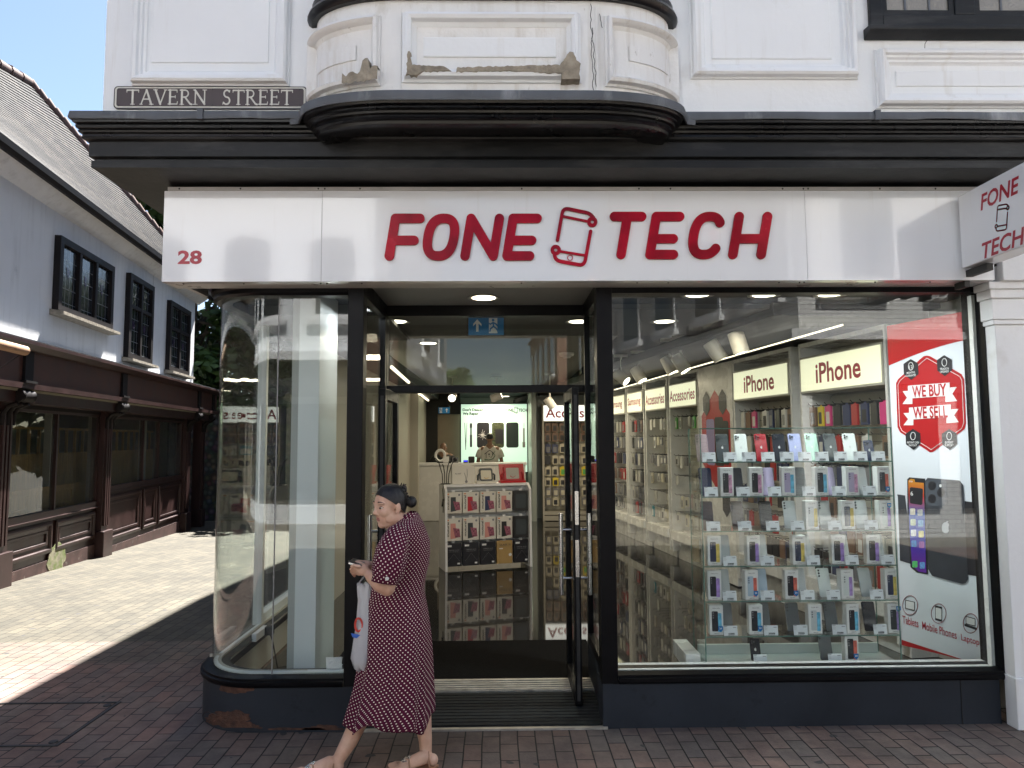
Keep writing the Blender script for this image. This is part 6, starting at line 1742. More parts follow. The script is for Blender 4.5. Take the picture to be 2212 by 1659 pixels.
# ---------------- exit signs
def exit_sign(x0, x1, y0, y1, Y, label, flip=False):
    a, b2 = onY(x0, y1, Y), onY(x1, y0, Y)
    t = thing('exit_sign', label, 'exit sign', ((a.x + b2.x) / 2, Y, a.z))
    w_, h_ = b2.x - a.x, b2.z - a.z
    mb = MB(); mb.box(a.x, b2.x, Y, Y + .006, a.z, b2.z); mb.build('panel', M['blue'], t)
    mb = MB(); mb.box(a.x - w_ * .05, b2.x + w_ * .05, Y + .007, Y + .012, a.z - h_ * .08, b2.z + h_ * .35); mb.build('clear_plate', glass('clear_plate_glass', (.9, .9, .9), .03), t)
    ax_ = a.x + w_ * (.25 if not flip else .75)
    mb = MB(); c = a.z + h_ * .5
    mb.prism([(ax_ - w_ * .035, Y - .002, c - h_ * .32), (ax_ + w_ * .035, Y - .002, c - h_ * .32), (ax_ + w_ * .035, Y - .002, c + .02), (ax_ + w_ * .12, Y - .002, c - h_ * .02), (ax_ + w_ * .12, Y - .002, c + h_ * .10), (ax_, Y - .002, c + h_ * .36), (ax_ - w_ * .12, Y - .002, c + h_ * .10), (ax_ - w_ * .12, Y - .002, c - h_ * .02), (ax_ - w_ * .035, Y - .002, c + .02)], (0, .001, 0)); mb.build('arrow', M['white'], t)
    dx0 = a.x + w_ * (.58 if not flip else .10)
    mb = MB(); mb.box(dx0, dx0 + w_ * .24, Y - .002, Y - .001, c - h_ * .40, c + h_ * .42); mb.build('door_symbol', M['white'], t)
    mb = MB(); q = dx0 + w_ * .12; s = h_ * .1
    def sg(*pts): mb.tube([(q + u * s, Y - .0035, c + v * s) for u, v in pts], s * .42, 6)
    sg((0, 2.0), (.2, -.3)); sg((.2, -.3), (-1.4, -1.6), (-1.8, -3.2)); sg((.2, -.3), (1.6, -1.4), (2.6, -3.0)); sg((0, 1.8), (-1.5, .8), (-2.2, 1.4)); sg((0, 1.8), (1.6, .9), (2.4, -.2)); mb.ball((q, Y - .0035, c + s * 3.1), (s * .75, .003, s * .75), 10, 6)
    mb.build('running_figure', M['blue'], t)
exit_sign(1012, 1088, 684, 724, 5.62, 'blue exit sign with white arrow and running figure hanging behind the transom glass')
exit_sign(947, 971, 880, 893, 14.0, 'small distant blue exit sign hanging over the dark opening at the back', True)
# smoke detector, camera dome
sdm = thing('smoke_detector', 'white round smoke detector on the ceiling, seen right of centre behind the transom', 'smoke detector', onP(1224, 762, (0, 0, 2.876), (0, 0, 1)))
p = Vector(sdm.location); mb = MB(); mb.lathe([(.0, -.07), (.05, -.07), (.055, -.05), (.09, -.045), (.10, -.02), (.10, 0)], 20, (p.x, p.y, p.z)); mb.build('housing', M['white'], sdm, smooth=True, auto=40)
# ---------------------------------------------------------------- window poster "WE BUY WE SELL"
pa = onY(2112, 1000, 4.60)
PT_ = Vector((-math.sin(rad(17)), math.cos(rad(17)), 0)); PN_ = Vector((-math.cos(rad(17)), -math.sin(rad(17)), 0))
PO = Vector((pa.x, pa.y, 0))
def pp(x, y, d=0.0): return onP(x, y, PO + PN_ * d, PN_)
wp = thing('window_poster', 'tall red and white WE BUY WE SELL poster at the right end of the window', 'poster', PO)
def pbox(pts, d0, d1, name, m, parent=None):
    P = [pp(x, y, d0) for x, y in pts]; mb = MB(); mb.prism(P, PN_ * (d1 - d0)); return mb.build(name, m, parent or wp)
L0 = pp(1917, 705); L1 = pp(1942, 1440)
z_top0, z_top1 = pp(1917, 704).z, pp(2095, 670).z
left = onP(1930, 1000, PO, PN_); right = PO
zt_ = (z_top0 + z_top1) / 2
mb = MB(); mb.prism([Vector((left.x, left.y, .262)), Vector((right.x, right.y, .262)), Vector((right.x, right.y, zt_)), Vector((left.x, left.y, zt_))], -PN_ * .02); mb.build('board', mat('poster_board', (.74, .78, .84), .35), wp)
def inside(P):
    out = []
    for p in P:
        q = p.copy(); out.append(q)
    return out
def pl(t_, z, d=.0015): # poster coords: t 0 (near) .. 1 (far)
    q = right.lerp(left, t_); return Vector((q.x, q.y, z)) + PN_ * d
pr_ = mat('poster_red', (.45, .010, .014), .35)
n = 12
zr = [pp(2095 - (2095 - 1919) * k / n, 734 + 55 * (k / n) ** 1.7 - (34 * 0)).z for k in range(n + 1)]
z_near, z_far = pp(2093, 733).z, pp(1919, 790).z
P = [pl(k / n, z_near + (z_far - z_near) * (k / n) ** 1.6) for k in range(n + 1)] + [pl(1, zt_ - .0005), pl(0, zt_ - .0005)]
mb = MB(); mb.prism(P, PN_ * .001); mb.build('red_band', pr_, wp)
z_near, z_far = .262, pp(1944, 1392).z
P = [pl(.15 + .85 * k / n, .263 + (z_far - .263) * (k / n) ** 1.3) for k in range(n + 1)] + [pl(1, .2625)]
mb = MB(); mb.prism(P, PN_ * .001); mb.build('red_band', pr_, wp)
def c3(x, y): return ((3300 + x * .5727) * .54, (1150 + y * .5727) * .54)
def c3l(L_): return [c3(x, y) for x, y in L_]
pbox(c3l([(712, 475), (735, 480), (955, 605), (972, 640), (986, 950), (975, 990), (755, 1148), (735, 1152), (525, 1010), (508, 975), (497, 670), (512, 640), (690, 480)]), .0015, .003, 'hexagon', pr_)
lm = MB(); ring = c3l([(712, 493), (942, 622), (957, 650), (970, 945), (955, 985), (742, 1133), (538, 1000), (522, 965), (510, 680), (525, 650), (712, 493)])
lm.tube([pp(x, y, .0035) for x, y in ring], .0022, 5); lm.build('hexagon_outline', M['white'], wp)
for (yt, yb, tx, xs_) in ((672, 770, 'WE BUY', (581, 872, 542, 922)), (825, 918, 'WE SELL', (588, 880, 549, 934))):
    s = -18 / 290
    x0, x1, xo0, xo1 = xs_
    def q(x, y): return (x, y + (x - x0) * s)
    pbox(c3l([q(xo0, yt + 50), q(x0 + 30, yt + 50), q(x0 + 30, yb + 46), q(xo0, yb + 42), q(xo0 + 32, (yt + yb) / 2 + 48)]), .0035, .0045, 'ribbon_tail', M['white'])
    pbox(c3l([q(x1 - 30, yt + 46), q(xo1, yt + 44), q(xo1 - 32, (yt + yb) / 2 + 40), q(xo1, yb + 44), q(x1 - 30, yb + 46)]), .0035, .0045, 'ribbon_tail', M['white'])
    pbox(c3l([q(x0, yt + 14), q(x1, yt + 10), q(x1, yb + 4), q(x0, yb + 6)]), .005, .0065, 'ribbon', M['white'])
    a, b_ = pp(*c3(*q(x0 + 28, (yt + yb) / 2 + 10)), d=.0075), pp(*c3(*q(x1 - 24, (yt + yb) / 2 + 8)), d=.0075)
    ex = (b_ - a); ex.z = 0; ln = ex.length; ex.normalize()
    mb = MB(); mb.text(tx, (a + b_) / 2, ex, (0, 0, 1), ln, .084, bold=.022); mb.build('lettering', pr_, wp)
def tx(body, x0, y0, x1, y1, h, m, d=.0085, bold=.01):
    a, b_ = pp(x0, y0, d), pp(x1, y1, d); ex = b_ - a; ex.z = 0; ln = ex.length; ex.normalize()
    mb = MB(); mb.text(body, (a + b_) / 2, ex, (0, 0, 1), ln, h, bold=bold); mb.build('lettering', m, wp)
for cx, cy, lines in ((600, 572, ('12', 'MONTHS', 'GUARANTEE')), (834, 545, ('', 'TRADE &', 'UPGRADE')), (615, 1060, ('', 'INSTANT CASH', 'PAYOUT')), (868, 1060, ('', 'EXPERT', 'SUPPORT'))):
    hp = [(cx, cy - 72), (cx + 51, cy - 42), (cx + 54, cy + 32), (cx + 4, cy + 74), (cx - 48, cy + 36), (cx - 51, cy - 38)]
    pbox(c3l(hp), .0045, .006, 'badge', M['ink'])
    for i, t_ in enumerate(lines):
        if t_:
            hw = 12 if i == 0 else (16 + 2.1 * len(t_))
            a, b_ = c3(cx - hw, cy + (-18, 22, 42)[i] + 3), c3(cx + hw, cy + (-18, 22, 42)[i] - 2)
            tx(t_, a[0], a[1], b_[0], b_[1], .022 if i == 0 else .015, M['white'], .007)
    mb = MB(); pts = [pp(*c3(cx + 17 * math.cos(a), cy - 22 + 27 * math.sin(a)), d=.007) for a in [2 * math.pi * k / 16 for k in range(17)]]
    mb.tube(pts, .0025, 5); mb.build('badge_ring', M['white'], wp)
# phones picture
c4p = lambda x, y: ((3300 + x * .6461) * .54, (2000 + y * .6461) * .54)
scr = bpy.data.materials.new('phone_screen_print'); scr.use_nodes = True
nt = scr.node_tree; b = nt.nodes['Principled BSDF']; b.inputs['Roughness'].default_value = .25
tcn = nt.nodes.new('ShaderNodeTexCoord'); spn = nt.nodes.new('ShaderNodeSeparateXYZ'); nt.links.new(tcn.outputs['Object'], spn.inputs[0])
mr = nt.nodes.new('ShaderNodeMapRange'); mr.inputs[1].default_value = .85; mr.inputs[2].default_value = 1.55; nt.links.new(spn.outputs['Z'], mr.inputs[0])
rp = nt.nodes.new('ShaderNodeValToRGB'); nt.links.new(mr.outputs[0], rp.inputs['Fac'])
e = rp.color_ramp.elements; e[0].position = 0; e[0].color = (.14, .03, .35, 1); e[1].position = 1; e[1].color = (.70, .42, .02, 1)
for p_, c_ in ((.25, (.02, .04, .42, 1)), (.5, (.10, .16, .42, 1)), (.68, (.55, .06, .03, 1)), (.85, (.65, .30, .03, 1))):
    x_ = e.new(p_); x_.color = c_
nt.links.new(rp.outputs['Color'], b.inputs['Base Color'])
grey_ph = mat('print_graphite', (.045, .05, .062), .3, var=.25, vs=3); ph_rim = mat('print_steel', (.22, .24, .28), .3)
pbox([c3(505, 1445), c3(560, 1452), c4p(545, 400), c4p(465, 375), c4p(452, -20)], .0015, .0025, 'phone_picture', grey_ph)
pbox([c3(975, 1492), c3(1040, 1500), c3(1052, 1520), c4p(945, 415), c4p(940, 440), c4p(962, 460), c4p(955, 475), c4p(880, 462)], .0015, .0025, 'phone_picture', M['ink'])
pbox([c3(575, 1340), c3(590, 1326), c3(700, 1335), c4p(640, 462), c4p(570, 448), c4p(530, 415), c4p(512, 150)], .003, .004, 'phone_picture', M['ink'])
pbox([c3(583, 1350), c3(600, 1336), c3(625, 1340), c3(630, 1360), c3(690, 1365), c4p(628, 452), c4p(580, 442), c4p(540, 405), c4p(522, 150)], .0045, .0055, 'phone_screen', scr)
pbox([c3(718, 1330), c3(940, 1348), c3(966, 1380), c4p(886, 490), c4p(872, 515), c4p(850, 520), c4p(665, 470), c4p(640, 430), c4p(625, 40), c3(700, 1350)], .006, .007, 'phone_picture', grey_ph)
pbox([c3(715, 1345), c3(830, 1340), c3(850, 1362), c3(848, 1510), c3(830, 1530), c3(725, 1525), c3(704, 1500), c3(702, 1365)], .0075, .0085, 'camera_picture', mat('print_graphite_light', (.09, .10, .12), .25))
for cx, cy in ((748, 1385), (748, 1475), (812, 1432)):
    pbox([c3(cx + 28 * math.cos(a), cy + 32 * math.sin(a)) for a in [2 * math.pi * k / 16 for k in range(16)]], .009, .0095, 'camera_picture', M['ink'])
pbox([c3(807 + 9 * math.cos(a), 1385 + 11 * math.sin(a)) for a in [2 * math.pi * k / 12 for k in range(12)]], .009, .0095, 'camera_picture', M['white'])
pbox([c3(592, 1400), c3(605, 1394), c3(680, 1404), c3(685, 1412), c3(682, 1510), c3(672, 1520), c3(600, 1508), c3(592, 1500)], .006, .0065, 'widget_picture', M['ink'])
tx('6', *c3(598, 1440), *c3(615, 1438), .03, M['white']); tx('23:36', *c3(588, 1355), *c3(612, 1354), .012, M['white'])
icons = [(543, 72, (.75, .7, .6)), (589, 78, (.5, .5, .5)), (546, 138, (.6, .65, .5)), (593, 144, (.25, .45, .7)), (548, 204, (.7, .7, .75)), (596, 212, (.75, .65, .3)), (551, 270, (.05, .25, .65)), (599, 277, (.35, .1, .45)), (557, 398, (.1, .5, .15)), (603, 405, (.15, .35, .75))]
for x, y, c_ in icons:
    pbox([c4p(a, b2) for a, b2 in rrect(x - 16, x + 16, y - 20, y + 20, 6, 3)], .006, .0065, 'icon_picture', mat('icon_print', c_, .4, var=.25, vs=60))
# fruit emblem on the phone back
pbox([c4p(748 + 26 * math.cos(a) * (1 - .08 * math.cos(2 * a)) - (6 if abs(a) < .5 else 0), 172 + 34 * math.sin(a)) for a in [2 * math.pi * k / 24 - math.pi for k in range(24)]], .0075, .008, 'emblem_picture', mat('print_silver', (.42, .44, .48), .3))
pbox([c4p(748, 138), c4p(758, 130), c4p(766, 134), c4p(756, 143)], .0075, .008, 'emblem_picture', mat('print_silver', (.42, .44, .48), .3))
for cx, cy, kind in ((527, 652, 't'), (704, 703, 'p'), (902, 764, 'l')):
    mb = MB(); mb.tube([pp(*c4p(cx + 46 * math.cos(a), cy + 60 * math.sin(a) + (cx - 527) * 0), d=.003) for a in [2 * math.pi * k / 28 for k in range(29)]], .0022, 5, caps=False)
    mb.build('icon_ring', mat('dark_red_line', (.20, .02, .03), .4), wp)
    def orr(x0, x1, y0, y1, s, m, d):
        pbox([c4p(x, y + (x - cx) * s) for x, y in rrect(x0, x1, y0, y1, 4, 3)], d, d + .0008, 'icon_picture', m)
    if kind == 't': orr(cx - 30, cx + 30, cy - 28, cy + 28, .22, M['ink'], .002); orr(cx - 25, cx + 25, cy - 23, cy + 23, .22, M['white'], .0032)
    if kind == 'p': orr(cx - 21, cx + 21, cy - 46, cy + 46, .25, M['ink'], .002); orr(cx - 18, cx + 18, cy - 33, cy + 33, .25, M['white'], .0032)
    if kind == 'l': orr(cx - 30, cx + 30, cy - 38, cy + 12, .28, M['ink'], .002); orr(cx - 26, cx + 26, cy - 33, cy + 7, .28, M['white'], .0032); orr(cx - 38, cx + 38, cy + 14, cy + 30, .35, M['ink'], .002)
a = c4p(480, 742); b_ = c4p(578, 762); tx('Tablets', a[0], a[1], b_[0], b_[1], .055, M['red_vinyl'], .003, .006)
a = c4p(602, 778); b_ = c4p(815, 835); tx('Mobile Phones', a[0], a[1], b_[0], b_[1], .055, M['red_vinyl'], .003, .006)
a = c4p(843, 855); b_ = c4p(972, 892); tx('Laptops', a[0], a[1], b_[0], b_[1], .055, M['red_vinyl'], .003, .006)

# ---------------------------------------------------------------- glass display cabinet
CY0, CY1 = 4.64, 4.92
qx = lambda x, y: ((2700 + x * .6631) * .54, (1650 + y * .6631) * .54)
cL, cR = onY(1513, 1000, CY0).x, onY(1937, 1200, CY0).x
cz0, cz1 = .260, onY(1700, 924, CY0).z
cab = thing('glass_cabinet', 'tall glass display cabinet with shelves of phones standing in the right window', 'display cabinet', ((cL + cR) / 2, CY0, cz0))
g = MB(); th = .005
g.box(cL, cL + th, CY0 + .001, CY1, cz0 + .02, cz1 - .006); g.build('side_pane', M['glass_green'], cab)
g = MB(); g.box(cR - th, cR, CY0 + .001, CY1, cz0 + .02, cz1 - .006); g.build('side_pane', M['glass_green'], cab)
shz = [onY(1700, qx(0, y)[1], CY0).z for y in (298, 508, 716, 927, 1138, 1350)]
def slab(z, nm):
    g = MB(); g.box(cL + th + .001, cR - th - .001, CY0, CY1, z - .003, z + .003); o = g.build(nm, M['glass_green'], cab)
    e_ = MB(); e_.box(cL + th + .001, cR - th - .001, CY0 - .002, CY0 - .0002, z - .0035, z + .0035); e_.build('shelf_edge', M['glass_edge'], o)
for z in shz: slab(z, 'shelf')
slab(cz1 - .003, 'top_pane')
e_ = MB()
for x in (cL, cR - th):
    e_.box(x - .001, x + th + .001, CY0 - .004, CY0 + .0005, cz0 + .02, cz1); e_.box(x - .001, x + th + .001, CY1 + .0005, CY1 + .004, cz0 + .02, cz1)
e_.build('glass_edge', M['glass_edge'], cab)
b_ = MB(); b_.box(cL - .03, cR + .01, CY0 - .01, CY1 + .05, cz0 - .0, cz0 + .019); b_.box(cL + .02, cR - .02, CY1 - .03, CY1 - .01, cz0 + .02, cz0 + .085); b_.build('base', mat('pale_cabinet_base', (.50, .54, .53), .25), cab, bevel=.003)
kb = MB(); kb.box(cL - .13, cL - .035, CY0 - .01, CY1 + .05, cz0 + .001, cz0 + .10); o = kb.build('window_plinth_block', M['white_lam'], None, bevel=.003); tag(o, 'low white block on the window floor at the left foot of the glass cabinet', 'plinth')

PHC = {}
def pm(name, c, r=.2, metal=0.0):
    if name not in PHC: PHC[name] = mat('phone_' + name, c, r, metal=metal, coat=.5)
    return PHC[name]
CLR = {'mauve': (.28, .20, .22), 'graphite': (.05, .06, .065), 'white': (.68, .72, .70), 'red': (.30, .01, .02), 'black': (.02, .022, .03), 'lavender': (.33, .36, .58), 'mint': (.40, .62, .50),
       'navy': (.025, .035, .08), 'lilac': (.42, .36, .52), 'grey': (.20, .21, .21), 'silver': (.52, .55, .56), 'brown': (.08, .055, .055), 'blank': (.40, .43, .43), 'ice': (.42, .52, .62), 'smoke': (.11, .12, .125)}
def leaned(mb, x0, x1, z0, z1, r, th_):  # phone slab lying in local XZ
    mb.prism([(x, 0, z) for x, z in rrect(x0, x1, z0, z1, r, 4)], (0, th_, 0)); return mb
ph_src = {}
def phone_src(col, style):
    if (col, style) in ph_src: return ph_src[(col, style)]
    t = thing('phone'); m_ = pm(col, CLR[col], .18 if style != 'blank' else .6, 0)
    w_, h_ = .084, .188
    if style == 'mini': w_, h_ = .066, .140
    mb = MB(); leaned(mb, -w_ / 2, w_ / 2, 0, h_, .011, .008); mb.build('body', m_, t, bevel=.0015)
    if style != 'blank':
        cam_m = M['ink']
        if style == 'island':
            mb = MB(); leaned(mb, -w_ / 2 + .006, -w_ / 2 + .036, h_ - .038, h_ - .006, .007, .002); mb.v = [p + Vector((0, -.002, 0)) for p in mb.v]; mb.build('camera_island', m_, t)
        lens = [(-w_ / 2 + .014, h_ - .016), (-w_ / 2 + .014, h_ - .030)] if style != 'row' else [(-w_ / 2 + .013, h_ - .016), (-w_ / 2 + .013, h_ - .034), (-w_ / 2 + .013, h_ - .052)]
        if style in ('island', 'mini'): lens.append((-w_ / 2 + .028, h_ - .023))
        for (x, z) in lens:
            mb = MB(); mb.lathe([(0, -.0045), (.0055, -.0045), (.0062, 0)], 12, (x, 0, z), 'Y'); mb.build('lens', cam_m, t)
        if style in ('island', 'mini'):
            mb = MB(); zc = h_ * .50
            P = [(.0075 * math.cos(a) - (.002 if abs(a) < .5 else 0), -.0008, zc + .0085 * math.sin(a)) for a in [2 * math.pi * k / 16 - math.pi for k in range(16)]]
            mb.prism(P, (0, .0009, 0)); mb.prism([(0, -.0008, zc + .010), (.003, -.0008, zc + .013), (.004, -.0008, zc + .0145), (-.0005, -.0008, zc + .0125)], (0, .0009, 0)); mb.build('back_emblem', pm('emblem', (.6, .6, .6)), t)
    ph_src[(col, style)] = t; return t
bx_src = {}
def box_src(ph, scr_, badge, txt):
    k = (ph, scr_, badge, txt)
    if k in bx_src: return bx_src[k]
    t = thing('phone_box'); w_, h_, d_ = .090, .188, .05
    mb = MB(); mb.box(-w_ / 2, w_ / 2, 0, d_, 0, h_); mb.build('carton', pm('carton', (.72, .72, .71), .4), t, bevel=.002)
    mb = MB(); mb.prism([(x, -.0010, z) for x, z in rrect(-w_ * .32, w_ * .12, .022, h_ * .80, .006, 3)], (0, .0008, 0)); mb.build('phone_print', pm(ph, CLR[ph]), t)
    mb = MB(); mb.prism([(x, -.0006, z) for x, z in rrect(w_ * .10, w_ * .38, .018, h_ * .74, .005, 3)], (0, .0005, 0)); mb.build('screen_print', scr_, t)
    mb = MB()
    for z in (h_ * .74, h_ * .66, h_ * .58): mb.lathe([(0, 0), (.0045, 0)], 10, (-w_ * .22, -.0016, z), 'Y')
    mb.build('camera_print', M['ink'] if ph not in ('black', 'navy', 'graphite') else PG, t)
    mb = MB(); mb.text(txt, (0, -.0012, h_ * .90), (1, 0, 0), (0, 0, 1), w_ * .52, .0075, bold=.01); mb.build('lettering', M['ink'], t); mb = MB(); mb.text('SAMSUNG', (0, -.0012, .010), (1, 0, 0), (0, 0, 1), w_ * .36, .004, bold=.02); mb.build('lettering', M['ink'], t)
    if badge:
        zc = h_ * (.20 if badge == 1 else .82); mb = MB()
        mb.prism([(w_ * .12, -.0016, zc + .018), (w_ * .46, -.0016, zc + .018), (w_ * .46, -.0016, zc - .006), (w_ * .29, -.0016, zc - .020), (w_ * .12, -.0016, zc - .006)], (0, .0005, 0)); sh_ = mb.build('shield_badge', pm('shield', (.02, .18, .50)), t)
        mb = MB(); mb.text('24', (w_ * .29, -.0020, zc + .004), (1, 0, 0), (0, 0, 1), .016, .012, bold=.03); mb.build('badge_lettering', M['white'], sh_)
    bx_src[k] = t; return t
def tag_src():
    t = thing('price_tag'); w_, h_ = .090, .062
    mb = MB(); mb.box(-w_ / 2, w_ / 2, 0, .0012, 0, h_); mb.build('card', pm('card', (.70, .73, .76), .4), t)
    mb = MB(); r = random.Random(1); x = -.016
    while x < .024:
        ww = r.choice([.0008, .0014, .002]); mb.box(x, x + ww, -.0008, -.0002, .007, .017); x += ww + r.choice([.0008, .0014])
    mb.build('barcode', M['ink'], t)
    mb = MB(); mb.box(-w_ / 2 + .002, -w_ / 2 + .022, -.0008, -.0002, h_ - .006, h_ - .002)
    for k in range(5): mb.box(-w_ / 2 + .002, -w_ / 2 + .018 + .003 * (k % 3), -.0008, -.0002, h_ - .012 - k * .0045, h_ - .0112 - k * .0045)
    mb.box(w_ * .18, w_ * .42, -.0008, -.0002, h_ - .014, h_ - .010); mb.box(-.02, .022, -.0008, -.0002, .002, .0045); mb.build('small_print', PG, t)
    return t
TG = tag_src(); tg_used = [False]; srcs_used = set()
SCR = {'yellow': mat('print_yellow', (.65, .50, .12), .3, var=.4, vs=30), 'violet': mat('print_violet', (.35, .22, .55), .3, var=.5, vs=30), 'red': mat('print_redorange', (.60, .12, .08), .3, var=.5, vs=30), 'blue': mat('print_skyblue', (.12, .42, .62), .3, var=.5, vs=30), 'pink': mat('print_pinkblue', (.50, .25, .38), .3, var=.6, vs=40)}
names_r = ['top', 'second', 'third', 'fourth', 'fifth', 'sixth', 'bottom']
ords = ['first', 'second', 'third', 'fourth', 'fifth', 'sixth', 'seventh', 'eighth', 'ninth', 'tenth', 'eleventh', 'twelfth']
shelf_z = shz + [cz0 + .02]
def src_place(src, loc, rot, label, cat, group):
    o = src if src.name not in srcs_used else copy_tree(src); srcs_used.add(src.name)
    place(o, loc, rot=rot); tag(o, label, cat, group); return o
rr = random.Random(77)
R_ = [
 [('p', 195, 'mauve', 'row'), ('p', 318, 'graphite', 'island'), ('p', 433, 'white', 'island'), ('p', 560, 'red', 'island'), ('p', 668, 'black', 'island'), ('p', 768, 'lavender', 'island'), ('p', 872, 'mint', 'island'), ('p', 988, 'graphite', 'island'), ('p', 1105, 'white', 'island'), ('p', 1222, 'navy', 'mini')],
 [('p', 207, 'navy', 'row'), ('b', 320, 'black', 'pink', 0, 'Galaxy A35 5G'), ('p', 400, 'black', 'row'), ('b', 497, 'black', 'pink', 0, 'Galaxy A35 5G'), ('p', 590, 'lilac', 'row'), ('b', 693, 'lilac', 'blue', 0, 'Galaxy A55 5G'), ('p', 785, 'grey', 'row'), ('b', 893, 'black', 'blue', 0, 'Galaxy A55 5G'), ('p', 965, 'lilac', 'row'), ('b', 1080, 'lilac', 'pink', 0, 'Galaxy A35 5G'), ('p', 1160, 'silver', 'row'), ('b', 1268, 'black', 'red', 1, 'Galaxy M14')],
 [('p', 210, 'brown', 'row'), ('p', 400, 'brown', 'row'), ('p', 572, 'black', 'row'), ('p', 718, 'silver', 'row'), ('b', 828, 'silver', 'yellow', 0, 'Galaxy A25 5G'), ('p', 935, 'blank', 'row'), ('b', 1047, 'navy', 'yellow', 0, 'Galaxy A25 5G'), ('p', 1155, 'silver', 'row'), ('b', 1272, 'white', 'violet', 2, 'Galaxy A54 5G')],
 [('b', 232, 'navy', 'yellow', 0, 'Galaxy A15 5G'), ('p', 308, 'blank', 'blank'), ('b', 468, 'black', 'violet', 0, 'Galaxy A15'), ('p', 535, 'blank', 'blank'), ('b', 742, 'navy', 'yellow', 0, 'Galaxy A15 5G'), ('p', 805, 'blank', 'blank'), ('b', 978, 'black', 'violet', 0, 'Galaxy A15'), ('p', 1032, 'blank', 'blank'), ('b', 1188, 'black', 'violet', 0, 'Galaxy A15'), ('p', 1245, 'blank', 'blank')],
 [('b', 227, 'black', 'violet', 0, 'Galaxy A15'), ('p', 300, 'blank', 'blank'), ('b', 450, 'ice', 'red', 1, 'Galaxy A04s'), ('p', 525, 'ice', 'row'), ('b', 690, 'black', 'red', 1, 'Galaxy A04s'), ('p', 758, 'silver', 'row'), ('p', 915, 'white', 'row'), ('b', 1023, 'white', 'violet', 0, 'Galaxy A15'), ('p', 1165, 'blank', 'blank'), ('b', 1287, 'navy', 'yellow', 0, 'Galaxy A15 5G')],
 [('b', 232, 'black', 'blue', 1, 'Galaxy A05s'), ('p', 308, 'smoke', 'row'), ('b', 468, 'black', 'blue', 1, 'Galaxy A05s'), ('p', 540, 'smoke', 'row'), ('p', 712, 'smoke', 'row'), ('b', 822, 'silver', 'blue', 0, 'Galaxy A05s'), ('p', 945, 'smoke', 'row'), ('b', 1048, 'black', 'blue', 0, 'Galaxy A05s'), ('p', 1178, 'black', 'row'), ('b', 1297, 'graphite', 'violet', 2, 'Galaxy A05')],
 [('p', 480, 'black', 'mini'), ('p', 905, 'smoke', 'row'), ('b', 1033, 'black', 'red', 1, 'Galaxy A04s')]]
tag_rows = [[220, 350, 462, 580, 695, 805, 908, 1023, 1143, 1252], [228, 422, 613, 822, 1003, 1190], [235, 425, 595, 745, 970, 1190], [330, 555, 832, 1065, 1280], [322, 550, 790, 945, 1205], [322, 563, 740, 972, 1217], [495, 940]]
for ri, row in enumerate(R_):
    z = shelf_z[ri] + .0035
    pc = bc = 0
    for it in row:
        X_ = onY(qx(it[1], 0)[0], 1200, CY0 + .06).x
        if it[0] == 'p':
            pc += 1; cn_ = {'blank': 'pale blank', 'smoke': 'smoky grey', 'ice': 'ice blue'}.get(it[2], it[2])
            src_place(phone_src(it[2], it[3]), (X_, CY0 + .085, z), (rad(-14), 0, rad(rr.uniform(-5, 5))) if True else None,
                      '%s phone on the %s cabinet shelf, %s phone from the left' % (cn_, names_r[ri], ords[pc - 1]), 'phone', 'phones on show in the glass cabinet')
        else:
            bc += 1
            src_place(box_src(it[2], SCR[it[3]], it[4], it[5]), (X_, CY0 + .035, z), (0, 0, rad(rr.uniform(-3, 9))),
                      'phone box with %s print on the %s cabinet shelf, %s box from left' % (it[2], names_r[ri], ords[bc - 1]), 'phone box', 'boxed phones in the glass cabinet')
    for k, tx_ in enumerate(tag_rows[ri]):
        X_ = onY(qx(tx_, 0)[0], 1200, CY0 + .02).x
        src_place(TG, (X_, CY0 + .012, z), (rad(-8), 0, rad(rr.uniform(-3, 3))), 'white price card on the %s cabinet shelf, %s card from the left' % (names_r[ri], ords[k]), 'price card', 'price cards in the glass cabinet')

# ---------------------------------------------------------------- small things in the curved window
s0 = onP(563, 1385, (-1.79, 0, 0), (1, 0, 0))
so = thing('wall_socket', 'white double wall socket with black plug inside the curved window', 'socket', (-1.86, s0.y, s0.z))
a = onX(549, 1387, -1.78); b_ = onX(572, 1352, -1.78)
mb = MB(); mb.box(-1.80, -1.765, min(a.y, b_.y), max(a.y, b_.y) + .02, a.z, b_.z + .0); mb.build('box', M['white'], so, bevel=.004)
mb = MB(); yb = max(a.y, b_.y) + .02; mb.box(-1.765, -1.71, yb - .07, yb - .01, (a.z + b_.z) / 2 - .03, (a.z + b_.z) / 2 + .03); mb.tube([(-1.73, yb - .04, (a.z + b_.z) / 2 - .03), (-1.72, yb - .02, .25), (-1.70, yb + .05, .03), (-1.5, yb + .2, .02)], .006, 6); mb.build('plug', M['black'], so, bevel=.004)
mb = MB(); sweep(mb, [(-1.845, 7.0), (-1.845, 4.84)] + arc(-1.5, 4.84, .345, 180, 270, 12) + [(-1.2, 4.495)], [(0, .01), (0, .335), (.02, .335), (.02, .01)]); mb.build('dado', M['cream_wall'], shop, smooth=True, auto=40)
pa_ = thing('crumpled_paper', 'small crumpled white paper lying at the foot of the left window by the door post', 'paper', (XX(725, 1440, 4.52), 4.50, .33))
mb = MB(); p = Vector(pa_.location); rz_ = random.Random(3); mb.box(p.x - .05, p.x + .045, 4.50, 4.504, .333, .40); mb.prism([(p.x - .03, 4.492, .334), (p.x + .03, 4.49, .336), (p.x + .045, 4.497, .36), (p.x, 4.488, .385), (p.x - .04, 4.496, .37)], (0, .004, 0))
mb.v = [v + Vector((rz_.uniform(-.008, .008), rz_.uniform(-.004, .004), rz_.uniform(-.007, .007))) for v in mb.v]; mb.build('sheet', M['white'], pa_)
